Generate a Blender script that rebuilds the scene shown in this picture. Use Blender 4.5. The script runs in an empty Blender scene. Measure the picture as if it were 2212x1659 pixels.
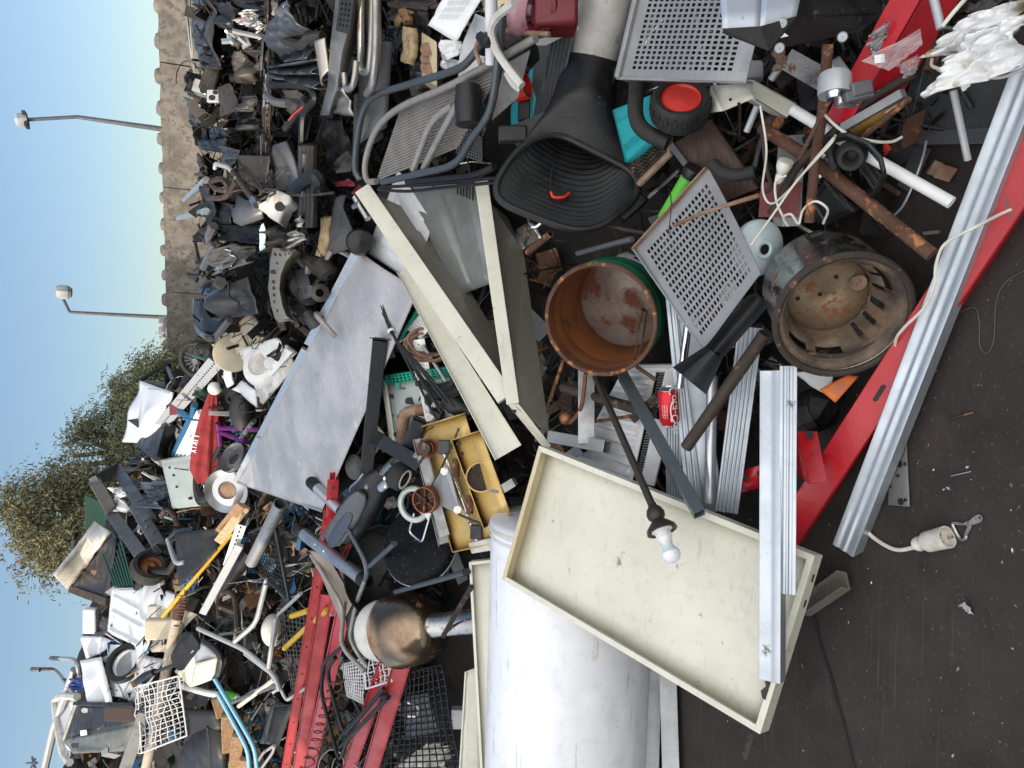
import bpy, math, random
from mathutils import Vector as V, Matrix, noise
random.seed(11)
SC = bpy.context.scene
COL = SC.collection
rad = math.radians
# ------------------------------------------------------------------ camera frame (phone held upright, picture stored lying on its side)
FP = 1661.0
PITCH, ROLL, EYE = rad(20.5), 0.024, V((0, 0, 1.6))
fw = V((0, math.cos(PITCH), -math.sin(PITCH)))
dn = V((0, -math.sin(PITCH), -math.cos(PITCH)))
rt = V((1, 0, 0))
EX = dn * math.cos(ROLL) + rt * math.sin(ROLL)
EY = dn * math.sin(ROLL) - rt * math.cos(ROLL)
cam = bpy.data.cameras.new('camera'); camo = bpy.data.objects.new('camera', cam); COL.objects.link(camo)
mr = Matrix((EX, -EY, -fw)).transposed().to_4x4()
camo.matrix_world = Matrix.Translation(EYE) @ mr
cam.sensor_fit = 'HORIZONTAL'; cam.sensor_width = 36; cam.lens = 36 * FP / 2212.0
cam.clip_start = 0.05; cam.clip_end = 3000
SC.camera = camo
# ------------------------------------------------------------------ where a sight line meets the heap
TILES = {'t00': (0, 0, .66305), 't10': (1000, 0, .60277), 't20': (2000, 0, .60277), 't30': (3000, 0, .6028),
         't01': (0, 1000, .60277), 't11': (1000, 1000, .60277), 't21': (2000, 1000, .60277), 't31': (3000, 1000, .6028),
         't02': (0, 2000, .61728), 't12': (1000, 2000, .61728), 't22': (2000, 2000, .61728), 't32': (3000, 2000, .61722)}
TS = [(0, 0, 1.8228)]
def tile(n=None): TS[0] = TILES[n] if n else (0, 0, 1.8228)
def q(x, y):
    ox, oy, s = TS[0]
    return (ox + x * s) / 1.8228, (oy + y * s) / 1.8228
def S(n): return n * TS[0][2] / 1.8228                               # a length in the current tile
def ray(x, y): return fw + EX * ((x - 1106) / FP) + EY * ((y - 829.5) / FP)
def lerp(a, b, t): return a + (b - a) * t
def interp(xs, ys, x):
    if x <= xs[0]: return ys[0]
    for i in range(len(xs) - 1):
        if x <= xs[i + 1]: return lerp(ys[i], ys[i + 1], (x - xs[i]) / (xs[i + 1] - xs[i]))
    return ys[-1]
def capz(x): return interp([-4, -3, -.6, -.3, 0, .4], [4.2, 4.0, 2.6, 2.25, 1.9, 1.8], x)
def H(x, y):
    u = .6 * x + .8 * y - 1.2; a = .48 * u if u < 2.2 else 1.056 + interp([-.6, .3], [.385, .48], x) * (u - 2.2)
    c = capz(x); k = .25
    if x < -1.2:
        f = min(1, max(0, (u - 2.2) / 1.6)); f = f * f * (3 - 2 * f); a += f * .36 * (-1.2 - x)
    h = max(k - abs(a - c), 0) / k
    return max(min(a, c) - h * h * k * .25, 0)
def hdepth(x, y):
    r = ray(x, y); t = .6
    while t < 13:
        p = EYE + r * t
        if p.z <= H(p.x, p.y): return t
        t += .02
    return 9.0
def w(x, y, off=0.0):
    X, Y = q(x, y)
    return EYE + ray(X, Y) * (hdepth(X, Y) - off)
def D(x, y, d):
    X, Y = q(x, y); return EYE + ray(X, Y) * d
def dep(x, y):
    X, Y = q(x, y); return hdepth(X, Y)
def WY(x, y, wy):
    r = ray(*q(x, y)); return EYE + r * (wy / r.y)
def WZ(x, y, z):
    r = ray(*q(x, y)); return EYE + r * ((z - EYE.z) / r.z)
def ws(*pts, off=0.0): return [w(p[0], p[1], (p[2] if len(p) > 2 else 0) + off) for p in pts]
def m_of(n, d): return S(n) * d / FP                                  # n tile pixels at distance d, in metres
def para(c4, d0):                                                     # the flat parallelogram whose picture is these four corners
    P = [((q(*c)[0] - 1106), (q(*c)[1] - 829.5), FP) for c in c4]
    A = Matrix(((P[1][0], -P[2][0], P[3][0]), (P[1][1], -P[2][1], P[3][1]), (P[1][2], -P[2][2], P[3][2])))
    b = A.inverted() @ (V(P[0]) * d0)
    return [D(*c4[0], d0), D(*c4[1], b[0]), D(*c4[2], b[1]), D(*c4[3], b[2])]
HN = V((-.288, -.384, 1)).normalized()
def tocam(p): return (EYE - p).normalized()
# ------------------------------------------------------------------ materials
MATS = {}
def mat(name, col, rough=.5, metal=0., col2=None, sc=6., amt=.6, rust=0., rcol=(.13, .05, .02), rsc=None, bump=.15, bsc=80., stretch=None, lo=.4, hi=.62, spec=.5, alpha=1, trans=0, coat=0, scr=0, scol=None):
    m = bpy.data.materials.new(name); m.use_nodes = True
    nt = m.node_tree; N = nt.nodes; L = nt.links
    b = N['Principled BSDF']
    tc = N.new('ShaderNodeTexCoord'); src = tc.outputs['Object']
    if stretch:
        mp = N.new('ShaderNodeMapping'); mp.inputs['Scale'].default_value = stretch; L.new(src, mp.inputs['Vector']); src2 = mp.outputs['Vector']
    else: src2 = src
    def nz(s, det, v, ro=.6):
        n = N.new('ShaderNodeTexNoise'); n.inputs['Scale'].default_value = s; n.inputs['Detail'].default_value = det; n.inputs['Roughness'].default_value = ro
        L.new(v, n.inputs['Vector']); return n.outputs['Fac']
    def ramp(v, a, c):
        r = N.new('ShaderNodeMapRange'); r.inputs['From Min'].default_value = a; r.inputs['From Max'].default_value = c; L.new(v, r.inputs['Value']); return r.outputs['Result']
    def mix(f, a, c, k=1.0):
        x = N.new('ShaderNodeMix'); x.data_type = 'RGBA'
        if k != 1.0:
            mu = N.new('ShaderNodeMath'); mu.operation = 'MULTIPLY'; mu.inputs[1].default_value = k; L.new(f, mu.inputs[0]); f = mu.outputs[0]
        L.new(f, x.inputs['Factor'])
        for s, i in ((a, 6), (c, 7)):
            if isinstance(s, tuple): x.inputs[i].default_value = s + (1,)
            else: L.new(s, x.inputs[i])
        return x.outputs[2]
    if col2 is None: col2 = tuple(c * .6 for c in col)
    f1 = ramp(nz(sc, 6, src2), lo, hi)
    c = mix(f1, tuple(col), tuple(col2), amt)
    # fine speckle of dirt
    f3 = ramp(nz(sc * 9, 4, src, .7), .52, .75)
    c = mix(f3, c, tuple(x * .55 for x in col), .35 * min(1, amt + .2))
    if scr:                                                            # scratches: long thin marks in three directions
        for k, (rx, ry, rz) in enumerate(((.4, .2, .3), (1.3, .9, 2.0), (2.2, 1.7, .9))):
            mp = N.new('ShaderNodeMapping'); mp.inputs['Rotation'].default_value = (rx, ry, rz); mp.inputs['Scale'].default_value = (1.6, 42, 42); L.new(src, mp.inputs['Vector'])
            a = ramp(nz(1.5, 2, mp.outputs['Vector'], .4), .685, .72); g = ramp(nz(3.1 + k, 3, src), .48, .56)
            mu = N.new('ShaderNodeMath'); mu.operation = 'MULTIPLY'; L.new(a, mu.inputs[0]); L.new(g, mu.inputs[1])
            c = mix(mu.outputs[0], c, tuple(scol or [x * .4 for x in col]), scr)
    rv = N.new('ShaderNodeMapRange'); L.new(f1, rv.inputs['Value']); rv.inputs['To Min'].default_value = max(.05, rough - .1); rv.inputs['To Max'].default_value = min(1, rough + .16)
    ro = rv.outputs['Result']
    if rust > 0:
        f2 = ramp(nz(rsc or sc * 1.7, 9, src, .68), .66 - rust * .42, .72 - rust * .42)
        rc = mix(nz(sc * 8, 4, src), tuple(rcol), tuple(min(1, x * 2.1) for x in rcol))
        c = mix(f2, c, rc)
        mx = N.new('ShaderNodeMapRange'); L.new(f2, mx.inputs['Value']); L.new(ro, mx.inputs['To Min']); mx.inputs['To Max'].default_value = .9
        ro = mx.outputs['Result']
        if metal > 0:
            mm = N.new('ShaderNodeMapRange'); L.new(f2, mm.inputs['Value']); mm.inputs['To Min'].default_value = metal; mm.inputs['To Max'].default_value = .0
            L.new(mm.outputs['Result'], b.inputs['Metallic'])
    b.inputs['Metallic'].default_value = metal
    L.new(c, b.inputs['Base Color']); L.new(ro, b.inputs['Roughness'])
    b.inputs['Specular IOR Level'].default_value = spec
    b.inputs['Alpha'].default_value = alpha
    b.inputs['Transmission Weight'].default_value = trans
    b.inputs['Coat Weight'].default_value = coat
    if bump:
        bp = N.new('ShaderNodeBump'); bp.inputs['Strength'].default_value = bump; bp.inputs['Distance'].default_value = .006
        ad = N.new('ShaderNodeMath'); ad.operation = 'ADD'; L.new(nz(bsc, 4, src), ad.inputs[0]); L.new(nz(bsc * .12, 3, src), ad.inputs[1])
        L.new(ad.outputs[0], bp.inputs['Height']); L.new(bp.outputs['Normal'], b.inputs['Normal'])
    MATS[name] = m
    return m
mat('galv', (.35, .352, .352), .46, .55, (.26, .263, .265), sc=9, amt=.9, rust=.05, rcol=(.16, .13, .10), bump=.04)
mat('sheet', (.385, .385, .395), .5, .25, (.47, .47, .48), sc=3, amt=.9, rust=.04, rsc=12, rcol=(.30, .30, .31), bump=.02, bsc=30, stretch=(1, 1, 2.2), scr=.6, scol=(.62, .62, .63))
mat('alu', (.50, .515, .53), .34, .85, (.45, .465, .48), sc=4, amt=.2, bump=.02)
mat('stud', (.50, .54, .58), .42, .65, (.43, .47, .51), sc=5, amt=.7, rust=.01, rcol=(.08, .06, .05), bump=.02)
mat('chrome', (.70, .71, .73), .12, 1., (.6, .6, .62), sc=4, amt=.2, bump=.01)
mat('chrome_worn', (.5, .49, .475), .25, .95, (.5, .48, .45), sc=14, rust=.22, bump=.1)
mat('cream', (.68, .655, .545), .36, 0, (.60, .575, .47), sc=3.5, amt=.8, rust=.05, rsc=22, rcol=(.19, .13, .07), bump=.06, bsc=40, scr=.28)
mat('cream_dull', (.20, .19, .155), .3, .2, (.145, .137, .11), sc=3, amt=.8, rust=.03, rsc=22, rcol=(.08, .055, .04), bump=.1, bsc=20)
mat('cream_yellow', (.64, .55, .36), .42, 0, (.5, .4, .22), sc=5, rust=.05, rsc=24, bump=.1)
mat('white', (.68, .69, .70), .38, 0, (.58, .59, .60), sc=3, amt=.8, rust=.01, rsc=18, rcol=(.25, .2, .15), bump=.12, bsc=22)
mat('boiler', (.83, .84, .86), .36, 0, (.77, .78, .80), sc=2.2, amt=.7, rust=.08, rsc=5.5, rcol=(.45, .42, .37), bump=.04, bsc=60, scr=.6, scol=(.4, .38, .35))
mat('white_plastic', (.74, .74, .72), .45, 0, (.62, .62, .60), sc=6, amt=.6, bump=.08)
mat('dirty_white', (.62, .60, .56), .6, 0, (.42, .39, .34), sc=7, amt=.9, rust=.12, rsc=12, rcol=(.2, .15, .1), bump=.25)
mat('red', (.46, .010, .018), .34, 0, (.34, .010, .016), sc=4, amt=.8, rust=.06, rsc=20, rcol=(.12, .045, .04), bump=.12, coat=.1, scr=.7, scol=(.10, .05, .05))
mat('red_dark', (.14, .012, .018), .45, 0, (.15, .01, .012), sc=6, rust=.05, bump=.1)
mat('red_sunlit', (.62, .10, .13), .35, 0, (.55, .06, .09), sc=4, bump=.1)  # red beam paint tinted lighter, sunlight put into the colour
mat('red_bright', (.72, .035, .02), .4, 0, (.6, .03, .02), sc=6, amt=.5, bump=.05)
mat('black', (.0105, .0106, .0118), .42, 0, (.020, .0195, .019), sc=7, amt=.8, rust=.05, rsc=18, rcol=(.05, .042, .035), bump=.15, spec=.4)
mat('rubber', (.012, .0115, .011), .75, 0, (.03, .027, .024), sc=9, amt=.9, bump=.5, bsc=40)
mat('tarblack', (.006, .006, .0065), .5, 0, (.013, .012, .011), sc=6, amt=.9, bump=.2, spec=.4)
mat('dark_metal', (.045, .046, .05), .42, .4, (.026, .026, .028), sc=8, amt=.9, rust=.08, rcol=(.06, .034, .02), bump=.2)
mat('dark_sheet', (.020, .0205, .023), .45, .25, (.038, .033, .028), sc=3.2, amt=.9, rust=.10, rsc=9, rcol=(.06, .037, .023), bump=.35, bsc=14, spec=.35)
mat('brown_sheet', (.055, .043, .033), .5, .25, (.028, .024, .021), sc=4, amt=1., rust=.14, rcol=(.07, .034, .018), bump=.35, bsc=16)
mat('car_grey', (.085, .094, .112), .30, .45, (.058, .063, .075), sc=3.5, amt=.8, rust=.03, rsc=15, bump=.2, bsc=18)
mat('car_silver', (.42, .40, .37), .30, .7, (.27, .25, .22), sc=5, amt=.9, rust=.06, rcol=(.12, .08, .05), bump=.25, bsc=20)
mat('grey', (.105, .108, .115), .45, .1, (.075, .076, .08), sc=6, amt=.8, rust=.04, rcol=(.07, .05, .04), bump=.12)
mat('grey_tube', (.085, .098, .108), .36, .3, (.06, .07, .078), sc=10, amt=.8, rust=.03, bump=.12)
mat('grey_light', (.42, .43, .44), .42, .2, (.33, .34, .35), sc=8, amt=.8, rust=.03, bump=.1)
mat('taupe', (.30, .285, .265), .4, .25, (.22, .205, .185), sc=16, amt=.9, rust=.05, bump=.15)
mat('rust', (.11, .052, .030), .85, .1, (.085, .042, .026), sc=13, amt=1., rust=.25, rcol=(.24, .10, .04), bump=.6, bsc=90)
mat('rust_pale', (.30, .20, .14), .8, .1, (.19, .10, .06), sc=13, amt=1., rust=.25, rcol=(.17, .075, .035), bump=.5, bsc=90)
mat('rust_dark', (.05, .036, .027), .7, .3, (.05, .038, .032), sc=13, amt=1., rust=.2, rcol=(.15, .08, .045), bump=.5, bsc=80)
mat('rust_orange', (.25, .085, .026), .7, .1, (.135, .048, .021), sc=4.5, amt=1., rust=.16, rsc=10, rcol=(.06, .026, .016), bump=.35, bsc=60)
mat('brazier', (.22, .16, .11), .65, .25, (.055, .045, .04), sc=9, amt=1., rust=.17, rsc=26, rcol=(.11, .05, .028), bump=.45, bsc=90)
mat('brazier_floor', (.29, .215, .135), .6, .35, (.20, .145, .09), sc=12, amt=.9, rust=.30, rsc=34, rcol=(.14, .05, .022), bump=.4, bsc=90)
mat('drum_green', (.018, .15, .075), .4, .1, (.012, .09, .05), sc=7, amt=.8, rust=.06, bump=.12)
mat('green_bright', (.12, .52, .05), .45, 0, (.08, .38, .04), sc=6, bump=.05)
mat('green_vent', (.015, .30, .20), .45, 0, (.012, .22, .15), sc=8, bump=.08)
mat('green_dark', (.035, .10, .07), .5, 0, (.025, .07, .05), sc=8, bump=.1)
mat('green_grey', (.20, .207, .20), .42, .2, (.115, .13, .115), sc=4, amt=.9, rust=.05, bump=.2)
mat('zinc_green', (.50, .55, .50), .4, .4, (.40, .45, .41), sc=6, amt=.8, rust=.04, rcol=(.2, .17, .12), bump=.1)
mat('teal', (.025, .36, .39), .42, 0, (.02, .26, .29), sc=5, amt=.7, rust=.08, rsc=12, rcol=(.10, .13, .13), bump=.08)
mat('brass', (.64, .45, .165), .36, .35, (.52, .35, .11), sc=5, amt=.9, rust=.06, rcol=(.22, .13, .05), bump=.08, scr=.6)
mat('copper', (.28, .11, .06), .45, .7, (.18, .075, .04), sc=12, amt=.9, bump=.15)
mat('bronze', (.30, .225, .155), .20, .95, (.16, .09, .06), sc=5, amt=1., rust=.16, rsc=9, rcol=(.10, .045, .025), bump=.1)
mat('wood', (.34, .20, .10), .7, 0, (.22, .12, .06), sc=9, amt=.9, stretch=(1, 6, 6), bump=.3)
mat('wood_pale', (.50, .38, .22), .7, 0, (.36, .25, .13), sc=9, amt=.9, stretch=(5, 1, 5), bump=.3)
mat('wood_dark', (.075, .042, .026), .6, 0, (.045, .026, .018), sc=7, amt=.9, stretch=(2, 12, 12), bump=.2)
mat('laminate', (.50, .27, .06), .4, 0, (.42, .21, .04), sc=6, bump=.05)
mat('yellow', (.62, .38, .025), .45, 0, (.5, .28, .02), sc=9, rust=.06, bump=.1)
mat('blue_pale', (.22, .50, .68), .42, 0, (.15, .38, .55), sc=8, rust=.05, bump=.1)
mat('blue', (.025, .13, .26), .4, .1, (.02, .09, .2), sc=8, rust=.04, bump=.1)
mat('blue_cloth', (.02, .05, .22), .85, 0, (.015, .03, .13), sc=12, bump=.4)
mat('purple', (.12, .012, .12), .35, .2, (.08, .01, .1), sc=5, bump=.05)
mat('lamp_cap', (.55, .66, .68), .42, 0, (.47, .58, .60), sc=7, amt=.7, bump=.05)
mat('fabric_tan', (.30, .255, .215), .9, 0, (.24, .20, .165), sc=4, amt=.8, bump=.4, bsc=250)
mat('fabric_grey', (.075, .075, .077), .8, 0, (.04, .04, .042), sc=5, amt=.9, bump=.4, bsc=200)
mat('fabric_red', (.24, .016, .018), .9, 0, (.15, .011, .013), sc=7, amt=.8, bump=.4, bsc=60)
mat('paper', (.80, .80, .79), .75, 0, (.70, .70, .69), sc=4, amt=.6, bump=.1)
mat('paper_text', (.30, .30, .31), .8, 0, bump=0)
mat('bag_white', (.82, .82, .82), .5, 0, (.72, .71, .66), sc=5, amt=.8, rust=.30, rsc=5, rcol=(.17, .13, .05), bump=.5, bsc=30)
mat('clear', (.8, .8, .82), .22, 0, (.7, .7, .7), sc=6, bump=.3, bsc=30, alpha=.35)
mat('glass', (.55, .58, .6), .12, 0, (.4, .42, .44), sc=6, rust=.1, rcol=(.2, .2, .19), bump=.05, alpha=.42)
mat('bulb', (.80, .76, .84), .22, 0, (.76, .72, .80), sc=4, amt=.4, bump=0)
mat('bulb_neck', (.66, .75, .76), .4, 0, (.6, .7, .7), sc=6, amt=.4, bump=0)
mat('bronze_dark', (.06, .047, .038), .35, .5, (.045, .036, .03), sc=10, bump=.1)
mat('cable_white', (.70, .67, .60), .5, 0, (.56, .51, .42), sc=14, amt=.9, bump=.1)
mat('plug', (.72, .69, .62), .5, 0, (.50, .45, .37), sc=22, amt=.9, bump=.15)
mat('orange', (.68, .17, .03), .6, 0, (.58, .13, .025), sc=8, bump=.05)
mat('pink_soft', (.55, .30, .36), .55, 0, (.45, .2, .26), sc=7, rust=.15, rcol=(.2, .03, .05), bump=.1)
mat('can_red', (.56, .012, .02), .25, .35, (.5, .012, .018), sc=6, amt=.4, bump=0)
mat('letter_white', (.80, .80, .80), .5, 0, bump=0)
mat('beige_plastic', (.56, .49, .37), .5, 0, (.46, .39, .28), sc=6, amt=.8, rust=.05, bump=.1)
mat('concrete', (.205, .187, .162), .95, 0, (.13, .118, .103), sc=3.2, amt=1., rust=.33, rsc=7.5, rcol=(.07, .064, .056), bump=.8, bsc=24)
mat('foliage', (.165, .17, .095), .7, 0, (.205, .18, .10), sc=1.2, amt=.9, bump=0, spec=.2)
mat('foliage_dark', (.125, .145, .09), .7, 0, (.165, .165, .095), sc=1.2, amt=.9, bump=0, spec=.2)
mat('bark', (.16, .12, .09), .9, 0, (.09, .07, .05), sc=6, bump=.6, bsc=20)
mat('steel_plate', (.22, .21, .205), .42, .55, (.16, .15, .145), sc=14, amt=.9, rust=.05, bump=.15)
# ------------------------------------------------------------------ mesh builder
class B:
    def __init__(s): s.v = []; s.f = []; s.mi = []; s.cur = 0
    def add(s, vs, fs):
        o = len(s.v); s.v += [tuple(p) for p in vs]; s.f += [tuple(i + o for i in f) for f in fs]; s.mi += [s.cur] * len(fs); return s
    def box(s, o, a, b, c):
        o, a, b, c = V(o), V(a), V(b), V(c)
        p = [o, o + a, o + a + b, o + b, o + c, o + a + c, o + a + b + c, o + b + c]
        fs = [(0, 3, 2, 1), (4, 5, 6, 7), (0, 1, 5, 4), (1, 2, 6, 5), (2, 3, 7, 6), (3, 0, 4, 7)]
        if a.cross(b).dot(c) < 0: fs = [f[::-1] for f in fs]
        return s.add(p, fs)
    def cbox(s, c, ax, ay, az, sx, sy, sz):
        ax, ay, az = ax * sx, ay * sy, az * sz
        return s.box(c - ax / 2 - ay / 2 - az / 2, ax, ay, az)
    def frames(s, pts):
        T = []
        n = len(pts)
        for i in range(n):
            t = (pts[min(i + 1, n - 1)] - pts[max(i - 1, 0)])
            T.append(t.normalized() if t.length > 1e-9 else V((0, 0, 1)))
        u = T[0].orthogonal().normalized(); out = []
        for t in T:
            u = (u - t * u.dot(t)); u = u.normalized() if u.length > 1e-6 else t.orthogonal().normalized()
            out.append((t, u, t.cross(u)))
        return out
    def tube(s, pts, r, n=10, cap=True, open_end=False):
        pts = [V(p) for p in pts]; fr = s.frames(pts); vs = []; fs = []
        rr = r if isinstance(r, (list, tuple)) else [r] * len(pts)
        for p, (t, u, v), k in zip(pts, fr, rr):
            for i in range(n):
                a = 2 * math.pi * i / n; vs.append(p + (u * math.cos(a) + v * math.sin(a)) * k)
        m = len(pts)
        for j in range(m - 1):
            for i in range(n): fs.append((j * n + i, j * n + (i + 1) % n, (j + 1) * n + (i + 1) % n, (j + 1) * n + i))
        if open_end:                                                  # a bore at both ends
            for e, (j, sg) in enumerate(((0, 1), (m - 1, -1))):
                t, u, v = fr[j]; b0 = len(vs)
                for dd in (0, min(6 * rr[j], .25)):
                    for i in range(n):
                        a = 2 * math.pi * i / n; vs.append(pts[j] + t * (sg * dd) + (u * math.cos(a) + v * math.sin(a)) * rr[j] * .86)
                for i in range(n):
                    k = (i + 1) % n
                    f1 = (j * n + i, b0 + i, b0 + k, j * n + k); f2 = (b0 + i, b0 + n + i, b0 + n + k, b0 + k)
                    fs += [f1, f2] if sg > 0 else [f1[::-1], f2[::-1]]
                g = tuple(b0 + n + i for i in range(n)); fs.append(g[::-1] if sg > 0 else g)
        elif cap:
            fs.append(tuple(range(n - 1, -1, -1))); fs.append(tuple((m - 1) * n + i for i in range(n)))
        return s.add(vs, fs)
    def rtube(s, pts, r, bend=None, n=10, seg=5, **k):                # tube with rounded bends
        pts = [V(p) for p in pts]; bend = bend or 3 * (max(r) if isinstance(r, (list, tuple)) else r)
        out = [pts[0]]
        for i in range(1, len(pts) - 1):
            a, b, c = pts[i - 1], pts[i], pts[i + 1]
            d1 = min(bend, (a - b).length * .48); d2 = min(bend, (c - b).length * .48)
            A = b + (a - b).normalized() * d1; C = b + (c - b).normalized() * d2
            for j in range(seg + 1):
                t = j / seg; out.append(A * (1 - t) ** 2 + b * 2 * t * (1 - t) + C * t * t)
        out.append(pts[-1])
        return s.tube(out, r, n, **k)
    def cable(s, pts, r, n=7, sub=8):                                 # Catmull-Rom
        P = [V(p) for p in pts]; P = [P[0] * 2 - P[1]] + P + [P[-1] * 2 - P[-2]]; out = []
        for i in range(1, len(P) - 2):
            for j in range(sub):
                t = j / sub; a, b, c, d = P[i - 1:i + 3]
                out.append(.5 * (2 * b + (c - a) * t + (2 * a - 5 * b + 4 * c - d) * t * t + (3 * b - a - 3 * c + d) * t ** 3))
        out.append(P[-2])
        return s.tube(out, r, n)
    def beam(s, p0, p1, prof, up, p1scale=1):
        t = (p1 - p0).normalized(); u = t.cross(up).normalized(); v = u.cross(t)
        n = len(prof); vs = [p0 + u * a + v * b for a, b in prof] + [p1 + u * a * p1scale + v * b * p1scale for a, b in prof]
        fs = [(i, (i + 1) % n, n + (i + 1) % n, n + i) for i in range(n)] + [tuple(range(n - 1, -1, -1)), tuple(range(n, 2 * n))]
        return s.add(vs, fs)
    def grid(s, c, nu=1, nv=1, fn=None):                              # c: four corners in order
        vs = []; fs = []; nn = (c[1] - c[0]).cross(c[3] - c[0]).normalized()
        if nn.dot(tocam(c[0])) < 0: nn = -nn
        for j in range(nv + 1):
            for i in range(nu + 1):
                u, v = i / nu, j / nv
                p = (c[0] * (1 - u) + c[1] * u) * (1 - v) + (c[3] * (1 - u) + c[2] * u) * v
                if fn: p = p + nn * fn(u, v)
                vs.append(p)
        for j in range(nv):
            for i in range(nu): fs.append((j * (nu + 1) + i, j * (nu + 1) + i + 1, (j + 1) * (nu + 1) + i + 1, (j + 1) * (nu + 1) + i))
        return s.add(vs, fs)
    def perf(s, c, nx, ny, mg, fr=.58, fn=None):
        def axis(n):
            L = [0]; st = (1 - 2 * mg) / n
            for i in range(n): L += [mg + st * i + st * (1 - fr) / 2, mg + st * (i + 1) - st * (1 - fr) / 2]
            return L + [1]
        us, vs_ = axis(nx), axis(ny); vs = []; fs = []; nn = (c[1] - c[0]).cross(c[3] - c[0]).normalized()
        for v in vs_:
            for u in us:
                p = (c[0] * (1 - u) + c[1] * u) * (1 - v) + (c[3] * (1 - u) + c[2] * u) * v
                if fn: p = p + nn * fn(u, v)
                vs.append(p)
        W = len(us)
        for j in range(len(vs_) - 1):
            for i in range(W - 1):
                if i % 2 == 1 and j % 2 == 1: continue
                fs.append((j * W + i, j * W + i + 1, (j + 1) * W + i + 1, (j + 1) * W + i))
        return s.add(vs, fs)
    def lathe(s, o, ax, prof, n=40, skip=None, ref=None, a0=0, a1=2 * math.pi):
        ax = V(ax).normalized(); u = (ref - ax * ref.dot(ax)).normalized() if ref else ax.orthogonal().normalized(); v = ax.cross(u)
        full = abs(a1 - a0 - 2 * math.pi) < 1e-6; m = n if full else n + 1; vs = []; fs = []
        for r, h in prof:
            for i in range(m):
                a = a0 + (a1 - a0) * i / n; vs.append(o + ax * h + (u * math.cos(a) + v * math.sin(a)) * r)
        for j in range(len(prof) - 1):
            for i in range(n):
                if skip and skip(j, i): continue
                k = (i + 1) % m
                fs.append((j * m + i, j * m + k, (j + 1) * m + k, (j + 1) * m + i))
        return s.add(vs, fs)
    def ball(s, c, rx, ry=None, rz=None, ax=None, n=14):
        ry = ry or rx; rz = rz or rx
        ax = ax or (V((1, 0, 0)), V((0, 1, 0)), V((0, 0, 1))); vs = []; fs = []
        for j in range(n // 2 + 1):
            th = math.pi * j / (n // 2)
            for i in range(n):
                a = 2 * math.pi * i / n
                vs.append(c + ax[0] * rx * math.sin(th) * math.cos(a) + ax[1] * ry * math.sin(th) * math.sin(a) + ax[2] * rz * math.cos(th))
        for j in range(n // 2):
            for i in range(n): fs.append((j * n + i, j * n + (i + 1) % n, (j + 1) * n + (i + 1) % n, (j + 1) * n + i))
        return s.add(vs, fs)
ROOTS = []
def mk(name, b, m, solid=0, bevel=0, smooth=40, offset=0):
    me = bpy.data.meshes.new(name); me.from_pydata(b.v, [], b.f); me.validate()
    for x in (m if isinstance(m, (list, tuple)) else [m]): me.materials.append(MATS[x])
    if isinstance(m, (list, tuple)) and len(me.polygons) == len(b.mi): me.polygons.foreach_set('material_index', b.mi)
    if smooth:
        me.polygons.foreach_set('use_smooth', [True] * len(me.polygons)); me.set_sharp_from_angle(angle=rad(smooth))
    o = bpy.data.objects.new(name, me); COL.objects.link(o)
    if solid:
        d = o.modifiers.new('thickness', 'SOLIDIFY'); d.thickness = solid; d.offset = offset
    if bevel:
        d = o.modifiers.new('bevel', 'BEVEL'); d.width = bevel; d.segments = 2; d.limit_method = 'ANGLE'; d.angle_limit = rad(40)
    return o
RENAME = dict(appliance_panel='appliance_sheet', car_panel='car_sheet', ribbed_panel='ribbed_board', cream_metal_panel='cream_metal_sheet', galvanised_panel='zinc_sheet', sheet_metal_panel='metal_sheet', folded_panel='folded_sheet', dark_panel='dark_metal_sheet',
    steel_frame='steel_stand', rusty_frame='tube_stand', folding_frame='folding_chair', screen_frame='window_screen', cycle_frame='bicycle', power_cord='power_cable', lamp_shade='lampshade', lamp_head='light_fitting', end_cap='tube_plug', drawer_front='drawer_board',
    trolley_wheel='trolley_castor', bicycle_wheel='wheel', small_wheel='wheel', castor_wheel='castor', barrow_wheel='wheel', plastic_handle='handgrip', pan_lid='lid', fridge_back='refrigerator')
def one(name, label, cat, b, m, group=None, kind=None, **k):
    name = RENAME.get(name, name)
    o = mk(name, b, m, **k); o['label'] = label; o['category'] = cat
    if group: o['group'] = group
    if kind: o['kind'] = kind
    ROOTS.append(o); return o
class T:
    def __init__(s, name, label, cat, group=None):
        name = RENAME.get(name, name); s.o = bpy.data.objects.new(name, None); COL.objects.link(s.o); s.o.empty_display_size = .05
        s.o['label'] = label; s.o['category'] = cat
        if group: s.o['group'] = group
        ROOTS.append(s.o)
    def p(s, name, b, m, sub=None, label=None, **k):
        o = mk(name, b, m, **k); o.parent = sub or s.o
        if label: o['label'] = label
        return o
def finish():                                                        # put every thing's origin at its own base
    for r in ROOTS:
        obs = [r] + list(r.children_recursive) if r.type == 'MESH' else list(r.children_recursive)
        if not obs: continue
        lo = V((1e9,) * 3); hi = V((-1e9,) * 3)
        for o in obs:
            for v in o.data.vertices:
                for k in range(3): lo[k] = min(lo[k], v.co[k]); hi[k] = max(hi[k], v.co[k])
        L = V(((lo.x + hi.x) / 2, (lo.y + hi.y) / 2, lo.z))
        for o in obs: o.data.transform(Matrix.Translation(-L))
        r.location = L
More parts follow.
